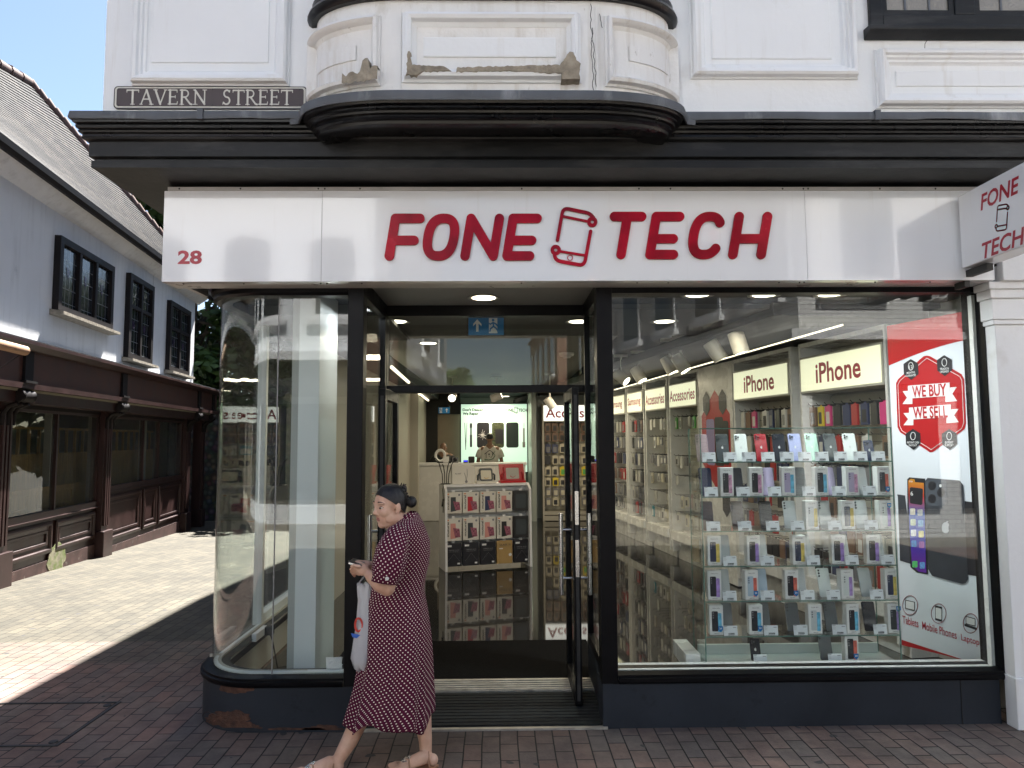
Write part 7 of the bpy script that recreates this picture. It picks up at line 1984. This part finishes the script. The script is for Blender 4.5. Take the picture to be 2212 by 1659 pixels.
# ---------------------------------------------------------------- people
skin, nt, N, L, b = _new('skin')
b.inputs['Roughness'].default_value = .5; b.inputs['Subsurface Weight'].default_value = .12; b.inputs['Subsurface Radius'].default_value = (.02, .008, .004)
f = _ramp(nt, _noise(nt, _coord(nt), 14, 4), .3, .7, (.57, .33, .225, 1), (.72, .47, .35, 1)); L.new(f, b.inputs['Base Color'])
skin_red = mat('skin_reddened', (.56, .27, .21), .5); lipm = mat('lip_skin', (.40, .15, .13), .4); skin_dark = mat('tanned_skin', (.22, .12, .075), .55)
hairm = mat('black_hair', (.010, .009, .010), .40, var=.6, vs=90, stretch=(.4, .4, 4), bump=.9, bs=160, bd=.004)
def fuse(mb, name, m, parent, voxel=.004, smooth=4, pick=None):
    """one continuous skin over overlapping volumes"""
    me = bpy.data.meshes.new('tmp'); me.from_pydata([tuple(v) for v in mb.v], [], mb.f)
    bm = bmesh.new(); bm.from_mesh(me); bmesh.ops.recalc_face_normals(bm, faces=bm.faces); bm.to_mesh(me); bm.free()
    o = bpy.data.objects.new('tmp', me); COL.objects.link(o)
    r = o.modifiers.new('r', 'REMESH'); r.mode = 'VOXEL'; r.voxel_size = voxel
    s = o.modifiers.new('s', 'SMOOTH'); s.factor = .5; s.iterations = smooth
    dg = bpy.context.evaluated_depsgraph_get(); dg.update()
    res = bpy.data.meshes.new_from_object(o.evaluated_get(dg)); bpy.data.objects.remove(o)
    Mi = wm(parent).inverted()
    if pick is not None:
        idx = [pick(p.center) for p in res.polygons]
    res.transform(Mi); res.name = name; res.materials.clear()
    for x in (m if isinstance(m, (list, tuple)) else [m]): res.materials.append(x)
    if pick is not None: res.polygons.foreach_set('material_index', idx)
    res.polygons.foreach_set('use_smooth', [True] * len(res.polygons))
    q = bpy.data.objects.new(name, res); COL.objects.link(q); q.parent = parent; KIDS.setdefault(parent.name, []).append(q); WM[q.name] = wm(parent).copy()
    return q
def ell(mb, c, r, R=None):
    k = MB(); k.ball((0, 0, 0), r, 20, 14); T = Matrix.Translation(Vector(c)) @ (R.to_4x4() if R is not None else Matrix.Identity(4))
    mb.add([T @ v for v in k.v], k.f)
    # close the poles
    n = len(mb.v) - len(k.v); mb.f.append(tuple(n + j for j in range(20))); mb.f.append(tuple(n + 14 * 20 + j for j in range(19, -1, -1))); mb.mi += [0, 0]
    return mb
def limb(mb, pts, rs, n=14):
    P = [Vector(p) for p in pts]; mb.tube(P, list(rs), n)
    for p, r in zip(P, rs): ell(mb, p, (r * .985,) * 3)
    return mb
def dotted(name, base, dot, pitch, r):
    m, nt, N, L, b = _new(name)
    uv = N.new('ShaderNodeUVMap'); outs = []
    for off in (0.0, .5):
        sc = N.new('ShaderNodeVectorMath'); sc.operation = 'MULTIPLY_ADD'; sc.inputs[1].default_value = (1 / pitch, 1 / pitch, 0); sc.inputs[2].default_value = (off, off, 0)
        L.new(uv.outputs[0], sc.inputs[0]); fr = N.new('ShaderNodeVectorMath'); fr.operation = 'FRACTION'; L.new(sc.outputs[0], fr.inputs[0])
        sb = N.new('ShaderNodeVectorMath'); sb.operation = 'SUBTRACT'; sb.inputs[1].default_value = (.5, .5, 0); L.new(fr.outputs[0], sb.inputs[0])
        ln = N.new('ShaderNodeVectorMath'); ln.operation = 'LENGTH'; L.new(sb.outputs[0], ln.inputs[0]); outs.append(ln.outputs['Value'])
    mn = N.new('ShaderNodeMath'); mn.operation = 'MINIMUM'; L.new(outs[0], mn.inputs[0]); L.new(outs[1], mn.inputs[1])
    f = _ramp(nt, mn.outputs[0], r, r + .03, c4(dot), c4(base)); L.new(f, b.inputs['Base Color'])
    b.inputs['Roughness'].default_value = .9; b.inputs['Specular IOR Level'].default_value = .15
    return m
dress_m = dotted('plum_polka_dot_cloth', (.090, .008, .032), (.95, .84, .74), .0235, .115)
def cloth_loft(rings, name, m, parent, thick=.002, vscale=1.0):
    """rings: lists of points, first == last (seam); uv from arc length"""
    nr, nc = len(rings), len(rings[0]); V = [Vector(p) for r in rings for p in r]; F = []; UV = []
    u = []; v = []
    for i, r in enumerate(rings):
        acc = 0; row = [0]
        for j in range(1, nc): acc += (Vector(r[j]) - Vector(r[j - 1])).length; row.append(acc)
        u.append(row)
    vacc = [0]
    for i in range(1, nr):
        vacc.append(vacc[-1] + sum((Vector(rings[i][j]) - Vector(rings[i - 1][j])).length for j in range(0, nc, 6)) / len(range(0, nc, 6)))
    mean = sum(r[-1] for r in u) / nr
    for i in range(nr - 1):
        for j in range(nc - 1):
            F.append((i * nc + j, i * nc + j + 1, (i + 1) * nc + j + 1, (i + 1) * nc + j))
            for (a, c) in ((i, j), (i, j + 1), (i + 1, j + 1), (i + 1, j)): UV.append((u[a][c] * .35 + mean * c / (nc - 1) * .65, vacc[a] * vscale))
    Mi = wm(parent).inverted(); me = bpy.data.meshes.new(name); me.from_pydata([tuple(Mi @ p) for p in V], [], F)
    lay = me.uv_layers.new(name='UVMap')
    for k, q in enumerate(UV): lay.data[k].uv = q
    me.materials.append(m); me.polygons.foreach_set('use_smooth', [True] * len(F))
    o = bpy.data.objects.new(name, me); COL.objects.link(o); o.parent = parent; KIDS.setdefault(parent.name, []).append(o); WM[o.name] = wm(parent).copy()
    s = o.modifiers.new('thickness', 'SOLIDIFY'); s.thickness = thick; s.offset = -1
    return o

# ---- the woman walking past
YP = 3.86
def W(x, y, dy=0.0): return onY(x, y, YP + dy)
wo = thing('person', 'woman in plum polka dot dress walking left past the shop doorway', 'person', (W(845, 1400).x, YP, 0))
th = rad(54); HF = Vector((-math.sin(th), -math.cos(th), 0)); HL = Vector((math.cos(th), -math.sin(th), 0)); HU = Vector((0, 0, 1))
tilt = rad(5); HF = (HF * math.cos(tilt) - HU * math.sin(tilt)).normalized(); HU = HL.cross(HF) * -1
if HU.z < 0: HU = -HU
HC = W(843, 1094, .01)
HR = Matrix((HF, HL, HU)).transposed()
def H(f, l, u):
    if f > 0: f *= .86
    return HC + HF * f + HL * l + HU * u
body = MB()
def he(f, l, u, a, b_, c): ell(body, H(f, l, u), (a, b_, c), HR)
he(-.002, 0, .030, .084, .075, .085)       # cranium
he(.030, 0, .005, .062, .064, .090)        # face mass
he(.038, 0, -.050, .050, .050, .055)       # lower face
he(.062, 0, -.088, .024, .026, .022)       # chin
he(.010, 0, -.085, .055, .052, .030)       # soft underchin
for s in (-1, 1):
    he(.048, s * .032, -.020, .036, .030, .036)   # cheeks
    he(.014, s * .044, -.050, .046, .022, .038)   # jaw
    he(.074, s * .030, .028, .020, .026, .009)    # brow ridge
    he(.068, s * .034, .008, .016, .018, .014)    # eyelid volume
    he(-.008, s * .076, -.002, .016, .008, .030)  # ears
    he(.000, s * .074, -.026, .010, .007, .010)
    he(.094, s * .012, -.030, .011, .008, .008)   # nostril wings
body.tube([H(.084, 0, .024), H(.096, 0, .000), H(.110, 0, -.022), H(.098, 0, -.032)], [.008, .009, .011, .009], 10)
ell(body, H(.108, 0, -.023), (.0105,) * 3)
he(.087, 0, -.052, .008, .019, .005); he(.085, 0, -.063, .008, .017, .005)   # lips
limb(body, [H(-.016, 0, -.06), W(868, 1128, .035), W(878, 1158, .05)], [.056, .060, .075])
# torso core, arms, legs (mostly under the dress)
limb(body, [W(872, 1165, .08), W(872, 1230, .08), W(862, 1300, .08), W(858, 1340, .08)], [.10, .115, .12, .12])
limb(body, [W(862, 1160, -.07), W(868, 1160, .22)], [.055, .055])
# near arm
limb(body, [W(856, 1162, -.09), W(848, 1215, -.13), W(836, 1270, -.15)], [.048, .046, .042])
limb(body, [W(836, 1270, -.15), W(820, 1262, -.155), W(803, 1247, -.14), W(796, 1240, -.13)], [.041, .040, .031, .024])
# far arm
limb(body, [W(880, 1162, .22), W(905, 1215, .27), W(905, 1245, .27)], [.046, .043, .038])
limb(body, [W(905, 1245, .27), W(850, 1240, .16), W(805, 1224, .0), W(795, 1220, -.03)], [.036, .034, .026, .021])
# near hand around the phone
ell(body, W(783, 1230, -.125), (.038, .024, .033), Matrix.Rotation(rad(18), 3, 'Y'))
body2 = body
def finger(pts, r0=.0092, r1=.0072):
    n = len(pts); limb(body, pts, [r0 + (r1 - r0) * k / (n - 1) for k in range(n)], 10)
for k in range(4):
    dy = -.150 + k * .014; yy_ = 1222 + k * 5.4
    ln = (0, 2.0, 1.0, -3.0)[k]
    finger([W(776, yy_ + 2, dy), W(765 - ln, yy_ - 1 + k * .4, dy - .004), W(759.5 - ln, yy_ + 2, dy + .008), W(763 - ln, yy_ + 6, dy + .024)])
finger([W(788, 1222, -.12), W(777, 1216, -.115), W(769, 1214.5, -.105)], .0105, .008)
# far hand
ell(body, W(789, 1219, -.045), (.034, .020, .022), Matrix.Rotation(rad(10), 3, 'Y'))
for k in range(4): finger([W(782, 1219 + k * 2, -.045 - k * .006), W(771, 1220 + k * 3, -.050 - k * .006), W(766, 1224 + k * 3, -.060 - k * .006)], .0085, .007)
finger([W(785, 1214, -.05), W(777, 1212, -.06), W(770, 1212.5, -.07)], .009, .0075)
# legs
GZ = .012
fa = Vector((W(742, 1600, -.04).x, YP - .06, .085)); 
hip1, hip2 = W(850, 1340, .02), W(862, 1340, .14)
kn1 = W(815, 1475, -.03); kn2 = W(897, 1470, .12)
limb(body, [hip1, W(815, 1475, .07), W(781, 1545, .07), W(755, 1600, .03), W(729, 1645, 0)], [.085, .060, .052, .045, .033])
an1 = W(742, 1648, -.07)
zf = .030
def foot(heel, toe, ank, side):
    """heel, toe: plan points on the ground"""
    h = Vector((heel[0], heel[1], 0)); t_ = Vector((toe[0], toe[1], 0)); d = (t_ - h).normalized(); s = Vector((-d.y, d.x, 0)) * side; Ln = (t_ - h).length
    ell(body, h + Vector((0, 0, .042)) + d * .028, (.032, .030, .032))
    limb(body, [ank, h + d * Ln * .30 + Vector((0, 0, .060)), h + d * Ln * .55 + Vector((0, 0, .040)), h + d * Ln * .74 + Vector((0, 0, .030))], [.034, .036, .033, .026])
    ell(body, h + d * Ln * .70 + s * .012 + Vector((0, 0, .030)), (.034, .034, .018)); ell(body, h + d * Ln * .70 - s * .014 + Vector((0, 0, .028)), (.030, .030, .016))
    for k in range(5):
        off = (.030 - k * .0150); ln = (1.0, .985, .955, .915, .86)[k]; r = (.0125, .0095, .0088, .0082, .0076)[k]
        p0 = h + d * Ln * .74 + s * off + Vector((0, 0, .026)); p1 = h + d * Ln * ln + s * off * 1.05 + Vector((0, 0, .022 if k else .024))
        limb(body, [p0, p0.lerp(p1, .55) + Vector((0, 0, .006)), p1], [r, r * .95, r], 8)
    # sandal: sole and straps
    so_ = MB(); P = []
    for k in range(24):
        a = 2 * math.pi * k / 24; u = (1 - math.cos(a)) / 2; w_ = .031 + .013 * u
        P.append(h + d * (-.008 + (Ln + .018) * u) + s * (math.sin(a) * w_ * (1.0 if .02 < u < .98 else .8)) + Vector((0, 0, .003)))
    so_.prism(P, (0, 0, .011)); so_.build('sandal_sole', tanm, wo, bevel=.002)
    st_ = MB()
    for fr, rr_, zz in ((.62, .044, .030), (.20, .036, .050)):
        c = h + d * Ln * fr; st_.tube([c + s * (rr_ * math.cos(a)) + Vector((0, 0, .012 + (zz + .022) * math.sin(a))) for a in [math.pi * k / 12 for k in range(13)]], .0045, 6)
    st_.build('sandal_strap', tanm, wo, smooth=True)
    for j, (fr, sd, zz) in enumerate(((.66, .012, .058), (.60, .004, .068), (.72, -.006, .056))):
        c = h + d * Ln * fr + s * sd * 1.0 + Vector((0, 0, zz)); fl = MB()
        for k in range(5):
            a = 6.283 * k / 5; q = c + d * (.012 * math.cos(a)) + s * (.012 * math.sin(a)); ell(fl, q, (.008, .008, .003))
        ell(fl, c + Vector((0, 0, .003)), (.004, .004, .004)); fl.build('flower_ornament', silverm, wo, smooth=True)
tanm = mat('tan_sandal_leather', (.36, .19, .11), .5); silverm = mat('silver_flower_metal', (.75, .73, .68), .2, metal=.9)
hx = onZ(752, 1672, .03).x
foot((W(741, 1650, -.01).x, YP - .005), (W(741, 1650, -.01).x - .240, YP - .05), W(728, 1648, 0), -1)
limb(body, [hip2, kn2, W(912, 1545, .10), W(919, 1600, .08), W(920, 1634, .07)], [.085, .060, .050, .036, .031])
foot((W(945, 1650, .06).x, YP + .055), (W(945, 1650, .06).x - .240, YP + .0), W(921, 1636, .065), -1)
lipc = H(.094, 0, -.058)
def pick(c):
    q = c - HC; f_, l_, u_ = q.dot(HF), q.dot(HL), q.dot(HU)
    if f_ > .066 and abs(l_) < .018 and -.067 < u_ < -.048: return 1
    return 0
fuse(body, 'body', [skin, lipm], wo, .0038, 3, pick)
# eyes, brows
white_e = mat('eye_white', (.6, .57, .53), .2); iris = mat('dark_iris', (.02, .012, .010), .1); browm = mat('dark_brow', (.035, .02, .018), .8); lidm = mat('eyelid_shadow', (.22, .11, .09), .6)
for s in (-1, 1):
    e = MB(); ell(e, H(.0745, s * .033, .006), (.012, .0155, .0085), HR); e.build('eye', white_e, wo, smooth=True)
    e = MB(); ell(e, H(.0900, s * .033 + .001 * s, .0045), (.0035, .0060, .0060), HR); e.build('iris', iris, wo, smooth=True)
    e = MB(); e.tube([H(.078, s * .014, .013), H(.088, s * .026, .0165), H(.086, s * .040, .0150), H(.072, s * .051, .006)], [.0015, .0028, .0028, .0012], 6); e.build('upper_eyelid', lidm, wo, smooth=True)
    e = MB(); e.tube([H(.090, s * .013, .030), H(.095, s * .027, .037), H(.088, s * .041, .037), H(.072, s * .055, .030)], [.0022, .0030, .0026, .001], 6); e.build('eyebrow', browm, wo, smooth=True)
e = MB(); e.tube([H(.085, s_, -.0585 + abs(s_) * -.08) for s_ in (-.021, -.010, 0, .010, .021)], .0016, 5); e.v = [v + HF * .0045 for v in e.v]; e.build('mouth_line', mat('mouth_shadow', (.10, .03, .03), .6), wo)
# hair pulled back with a bun and clip
hb = MB()
ell(hb, H(-.022, 0, .040), (.076, .080, .082), HR); ell(hb, H(-.034, 0, .005), (.056, .072, .070), HR); ell(hb, H(-.009, 0, .066), (.075, .070, .055), HR); ell(hb, H(-.026, .032, .034), (.056, .046, .056), HR); ell(hb, H(-.026, -.032, .034), (.056, .046, .056), HR)
ell(hb, H(-.048, 0, -.030), (.036, .050, .045), HR)
bun = W(889, 1084, .03); ell(hb, bun, (.029, .031, .033)); limb(hb, [H(-.070, 0, .02), bun], [.022, .020])
ell(hb, W(873, 1056, .02), (.016, .018, .024))
ell(hb, H(-.004, 0, .030), (.0885, .0815, .0935), HR)
ho = fuse(hb, 'hair', hairm, wo, .003, 2)
bm = bmesh.new(); bm.from_mesh(ho.data); Mi_ = wm(wo).inverted()
nn_ = (HF * -.647 + HU * .765); pc = HC + HU * .012 + HF * .002
bmesh.ops.bisect_plane(bm, geom=bm.verts[:] + bm.edges[:] + bm.faces[:], plane_co=Mi_ @ pc, plane_no=Mi_.to_3x3() @ nn_, clear_inner=True)
bm.to_mesh(ho.data); bm.free()
cl = MB(); rq = random.Random(6)
for k in range(9):
    p = W(868 + rq.uniform(-4, 6), 1052 + k * 2.0, .02); cl.tube([p, p + Vector((rq.uniform(-.01, .02), rq.uniform(-.015, .01), rq.uniform(.01, .035)))], [.006, .002], 5)
for k in range(6): ell(cl, W(872 + k * 2.2, 1048 + k * 6, -.01), (.007, .007, .007))
cl.build('hair_clip', M['black'], wo)
# dress
rows = [(1111, 866, 900, .055, .05), (1117, 858, 904, .075, .06), (1126, 850, 908, .120, .07), (1136, 845, 913, .155, .08), (1150, 838, 918, .170, .08), (1171, 830, 926, .165, .09), (1198, 824, 927, .155, .09), (1224, 818, 923, .150, .09), (1255, 808, 916, .145, .09),
        (1278, 796, 913, .148, .09), (1300, 786, 916, .158, .09), (1331, 782, 921, .170, .09), (1369, 780, 926, .180, .09), (1408, 778, 929, .188, .09), (1446, 771, 930, .196, .09), (1480, 765, 931, .204, .09), (1512, 756, 932, .212, .09), (1537, 748, 932, .218, .09), (1556, 742, 931, .222, .09)]
rings = []; NC = 97
for i, (y, xl, xr, hw, dy) in enumerate(rows):
    t_ = max(0, (i - 8) / 10.0); c = (xl + xr) / 2; a0 = W(xl, y, dy - .04); a1 = W(xr, y, dy - .04); cx = (a0.x + a1.x) / 2; rx = (a1.x - a0.x) / 2; z = (a0.z + a1.z) / 2; ring = []
    for k in range(NC):
        a = math.pi / 2 + 2 * math.pi * k / (NC - 1)
        fold = 1 + t_ * (.075 * math.sin(6 * a + 1.0) + .045 * math.sin(11 * a + .6) + .02 * math.sin(19 * a)) + .016 * math.sin(9 * a + i * .6) * (1 if 3 < i < 12 else 0)
        zz = z + (t_ ** 3) * (.028 * math.sin(3 * a + .4) + .018 * math.sin(7 * a + 2.2))
        fx_ = fold if abs(math.cos(a)) < .9 else 1 + (fold - 1) * .5
        ring.append((cx + rx * math.cos(a) * fx_, YP + dy + hw * math.sin(a) * fold, zz))
    rings.append(ring)
# finer rows
fine = []
for i in range(len(rings) - 1):
    for s in (0, .5): fine.append([tuple(Vector(p).lerp(Vector(q), s)) for p, q in zip(rings[i], rings[i + 1])])
fine.append(rings[-1])
cloth_loft(fine, 'dress', dress_m, wo, .003)
def sleeve(pts, rs, name='sleeve'):
    P = [Vector(p) for p in pts]; R2_ = []
    for i, p in enumerate(P):
        t_ = (P[min(i + 1, len(P) - 1)] - P[max(i - 1, 0)]).normalized(); s = t_.cross(Vector((0, 1, 0))).normalized(); u = s.cross(t_).normalized()
        ring = []
        for k in range(49):
            a = 2 * math.pi * k / 48 + math.pi; q = rs[i] * (1 + .035 * math.sin(8 * a + i * .3) * (1 if 0 < i < len(P) - 1 else .3))
            ring.append(p + (s * math.cos(a) + u * math.sin(a)) * q)
        R2_.append(ring)
    return cloth_loft(R2_, name, dress_m, wo, .003)
sleeve([W(868, 1140, -.03), W(861, 1150, -.065), W(854, 1168, -.10), W(847, 1190, -.125), W(841, 1218, -.14), W(836, 1240, -.148), W(833, 1247, -.15), W(831, 1258, -.152)], [.032, .052, .068, .080, .083, .076, .067, .069])
sleeve([W(880, 1136, .16), W(886, 1160, .22), W(894, 1195, .255), W(900, 1225, .27)], [.05, .075, .080, .070])
col2 = []
for (y, xl, xr, hw) in ((1121, 858, 901, .074), (1112, 862, 901, .066), (1106, 866, 899, .060)):
    a0, a1 = W(xl, y, .04), W(xr, y, .04); col2.append([((a0.x + a1.x) / 2 + (a1.x - a0.x) / 2 * math.cos(a), YP + .045 + hw * math.sin(a), a0.z - .012 * (math.cos(a) < 0) * abs(math.cos(a)) * 2) for a in [math.pi / 2 + 2 * math.pi * k / 48 for k in range(49)]])
cloth_loft(col2, 'collar', dress_m, wo, .004)
bt_ = MB(); ell(bt_, W(836, 1250, -.225), (.010, .006, .010)); bt_.build('cuff_button', mat('pearl', (.8, .78, .74), .15, coat=1), wo, smooth=True)
# phone she holds
ph = thing('handheld_phone', 'small dark phone held flat in the hands of the woman in the polka dot dress', 'phone', W(772, 1216, -.09))
T = Matrix.Translation(W(771, 1217, -.09)) @ Matrix.Rotation(rad(14), 4, 'Y')
mb = MB(T); mb.prism([(x, y, 0) for x, y in rrect(-.038, .038, -.06, .06, .01)], (0, 0, .009)); mb.build('body', M['chrome'], ph)
mb = MB(T); mb.prism([(x, y, .0095) for x, y in rrect(-.034, .034, -.056, .056, .008)], (0, 0, .001)); mb.build('screen', M['ink'], ph)
# thin carrier bag on her wrist
bag_m = bpy.data.materials.new('thin_white_plastic'); bag_m.use_nodes = True; nt = bag_m.node_tree; N = nt.nodes; L = nt.links
b = N['Principled BSDF']; b.inputs['Base Color'].default_value = (.88, .90, .92, 1); b.inputs['Roughness'].default_value = .25; b.inputs['Alpha'].default_value = .42
_bump(nt, b, _noise(nt, _coord(nt), 22, 3), .6, .01)
bag = thing('carrier_bag', 'thin translucent white carrier bag with red ring and blue mark hanging from the woman\'s wrist', 'bag', W(780, 1330, -.02))
brs = [(1262, 770, 798, .012), (1275, 770, 800, .02), (1300, 772, 806, .03), (1350, 768, 810, .045), (1395, 760, 812, .055), (1425, 757, 812, .055), (1442, 762, 806, .045), (1452, 772, 800, .02)]
R3_ = []
rb = random.Random(9)
for (y, xl, xr, hw) in brs:
    a0, a1 = W(xl, y, 0), W(xr, y, 0); R3_.append([((a0.x + a1.x) / 2 + (a1.x - a0.x) / 2 * math.cos(a) * (1 + .05 * math.sin(5 * a + y)), YP + .02 + hw * math.sin(a) * (1 + .15 * math.sin(7 * a + y * .1)), a0.z + .006 * math.sin(6 * a)) for a in [2 * math.pi * k / 40 for k in range(41)]])
cloth_loft(R3_, 'bag_body', bag_m, bag, .0006)
mb = MB(); mb.tube([W(772, 1263, 0), W(786, 1246, -.05), W(795, 1240, -.10)], .004, 6); mb.tube([W(796, 1263, 0.02), W(796, 1244, -.08)], .004, 6); mb.build('handle', bag_m, bag)
mb = MB(); c = W(774, 1350, -.03); pts = [(c.x + .018 * math.cos(a), YP - .030 + .008 * abs(math.cos(a)) , c.z + .034 * math.sin(a)) for a in [2 * math.pi * k / 20 for k in range(21)]]
mb.tube(pts, .006, 6, caps=False); mb.build('red_ring_mark', mat('red_bag_print', (.60, .06, .04), .5), bag)
mb = MB(); c = W(767, 1373, -.03); mb.prism([(c.x - .02, YP - .038, c.z + .015), (c.x + .03, YP - .038, c.z + .005), (c.x + .01, YP - .038, c.z - .012), (c.x - .012, YP - .038, c.z - .006)], (0, .001, 0)); mb.build('blue_mark', mat('blue_bag_print', (.03, .12, .5), .5), bag)

# ---- two staff behind the counter
def man(px, py_top, Y, label, shirt_m, face_back, lean=0.0, sc=1.0, skinm=skin_dark):
    top = onY(px, py_top, Y); t = thing('person', label, 'person', (top.x, Y, 0))
    x, zt = top.x, top.z; z = lambda d: zt - d * sc
    fd = 1 if face_back else -1
    b_ = MB(); ell(b_, (x, Y, z(.10)), (.075, .095, .11)); ell(b_, (x, Y + fd * .03, z(.16)), (.06, .06, .08)); 
    if not face_back: b_.tube([(x, Y - .10, z(.11)), (x, Y - .125, z(.145))], [.008, .014], 8)
    for s in (-1, 1): ell(b_, (x + s * .078, Y, z(.125)), (.012, .018, .03))
    limb(b_, [(x, Y, z(.20)), (x, Y - fd * .02, z(.30))], [.055, .06])
    limb(b_, [(x - .15, Y - fd * .02, z(.36)), (x + .15, Y - fd * .02, z(.36))], [.07, .07]); limb(b_, [(x, Y, z(.36)), (x, Y, z(.62)), (x, Y, z(.9))], [.13, .12, .13])
    for s in (-1, 1):
        limb(b_, [(x + s * .19, Y, z(.37)), (x + s * .25, Y + .02, z(.55)), (x + s * .27, Y + fd * .03, z(.66))], [.055, .046, .042])
        el = (x + s * .27, Y + fd * .03, z(.66)); wr = (x + s * .12, Y + fd * .27, z(.70)); limb(b_, [el, wr], [.040, .028]); ell(b_, (wr[0] - s * .03, wr[1] + fd * .05, wr[2]), (.035, .05, .02))
        for k in range(4): limb(b_, [(wr[0] - s * .03 + (k - 1.5) * .017, wr[1] + fd * .08, wr[2]), (wr[0] - s * .03 + (k - 1.5) * .017, wr[1] + fd * .13, wr[2] - .02)], [.009, .008], 8)
        limb(b_, [(x + s * .09, Y, z(.9)), (x + s * .10, Y + fd * .03, z(1.3)), (x + s * .10, Y, z(1.68))], [.09, .065, .05])
    fuse(b_, 'body', skinm, t, .009, 2)
    h_ = MB(); ell(h_, (x, Y - fd * .02, z(.075)), (.083, .098, .085)); fuse(h_, 'hair', hairm, t, .008, 1)
    rg = []
    for (d, w_, dp) in ((.275, .075, .075), (.30, .12, .09), (.33, .18, .11), (.38, .215, .125), (.50, .205, .135), (.65, .195, .14), (.80, .20, .14), (.92, .205, .145)):
        rg.append([(x + w_ * math.cos(a), Y - fd * .005 + dp * math.sin(a), z(d)) for a in [2 * math.pi * k / 40 for k in range(41)]])
    cloth_loft(rg, 'shirt', shirt_m, t, .004)
    for s in (-1, 1):
        rg = []
        for (dx, d, r_) in ((.17, .345, .06), (.205, .40, .074), (.235, .47, .072), (.262, .55, .068)):
            rg.append([(x + s * dx + r_ * math.cos(a), Y + .01 + r_ * math.sin(a), z(d) + s * math.cos(a) * .02) for a in [2 * math.pi * k / 24 for k in range(25)]])
        cloth_loft(rg, 'sleeve', shirt_m, t, .004)
    tr = MB()
    for s in (-1, 1): limb(tr, [(x + s * .09, Y, z(.88)), (x + s * .10, Y + fd * .03, z(1.3)), (x + s * .10, Y, z(1.62))], [.11, .08, .07])
    fuse(tr, 'trousers', M['ink'], t, .012, 1)
    ft = MB()
    for s in (-1, 1): ell(ft, (x + s * .10, Y + fd * .05, .05), (.05, .13, .045))
    ft.build('shoe', M['black'], t, smooth=True)
    return t, x, z
tshirt = mat('off_white_tshirt', (.50, .48, .43), .85, var=.06)
t, x, z = man(1058, 936, 16.1, 'worker in white T-shirt with house print, back turned, before the lit poster', tshirt, True)
yb_ = 16.1 - .155
mb = MB(); gm = mat('green_shirt_print', (.04, .12, .07), .7)
mb.tube([(x - .12, yb_, z(.47)), (x, yb_, z(.38)), (x + .10, yb_, z(.46))], .008, 5); mb.tube([(x - .08, yb_, z(.45)), (x - .08, yb_, z(.56))], .006, 5); mb.tube([(x + .06, yb_, z(.44)), (x + .06, yb_, z(.50))], .006, 5); mb.box(x - .03, x + .0, yb_ - .002, yb_, z(.49), z(.455)); mb.build('shirt_print', M['ink'], t)
mb = MB(); mb.tube([(x - .12, yb_, z(.585)), (x - .02, yb_, z(.60)), (x + .07, yb_, z(.575)), (x + .12, yb_, z(.51)), (x + .11, yb_, z(.47))], .009, 5); mb.tube([(x - .02, yb_, z(.51)), (x + .03, yb_, z(.55)), (x + .12, yb_, z(.40))], .006, 5); mb.build('shirt_print', gm, t)
man(958, 959, 16.3, 'worker in dark top with short dark hair, low behind the counter\'s left end', M['black_soft'], False, sc=.80)
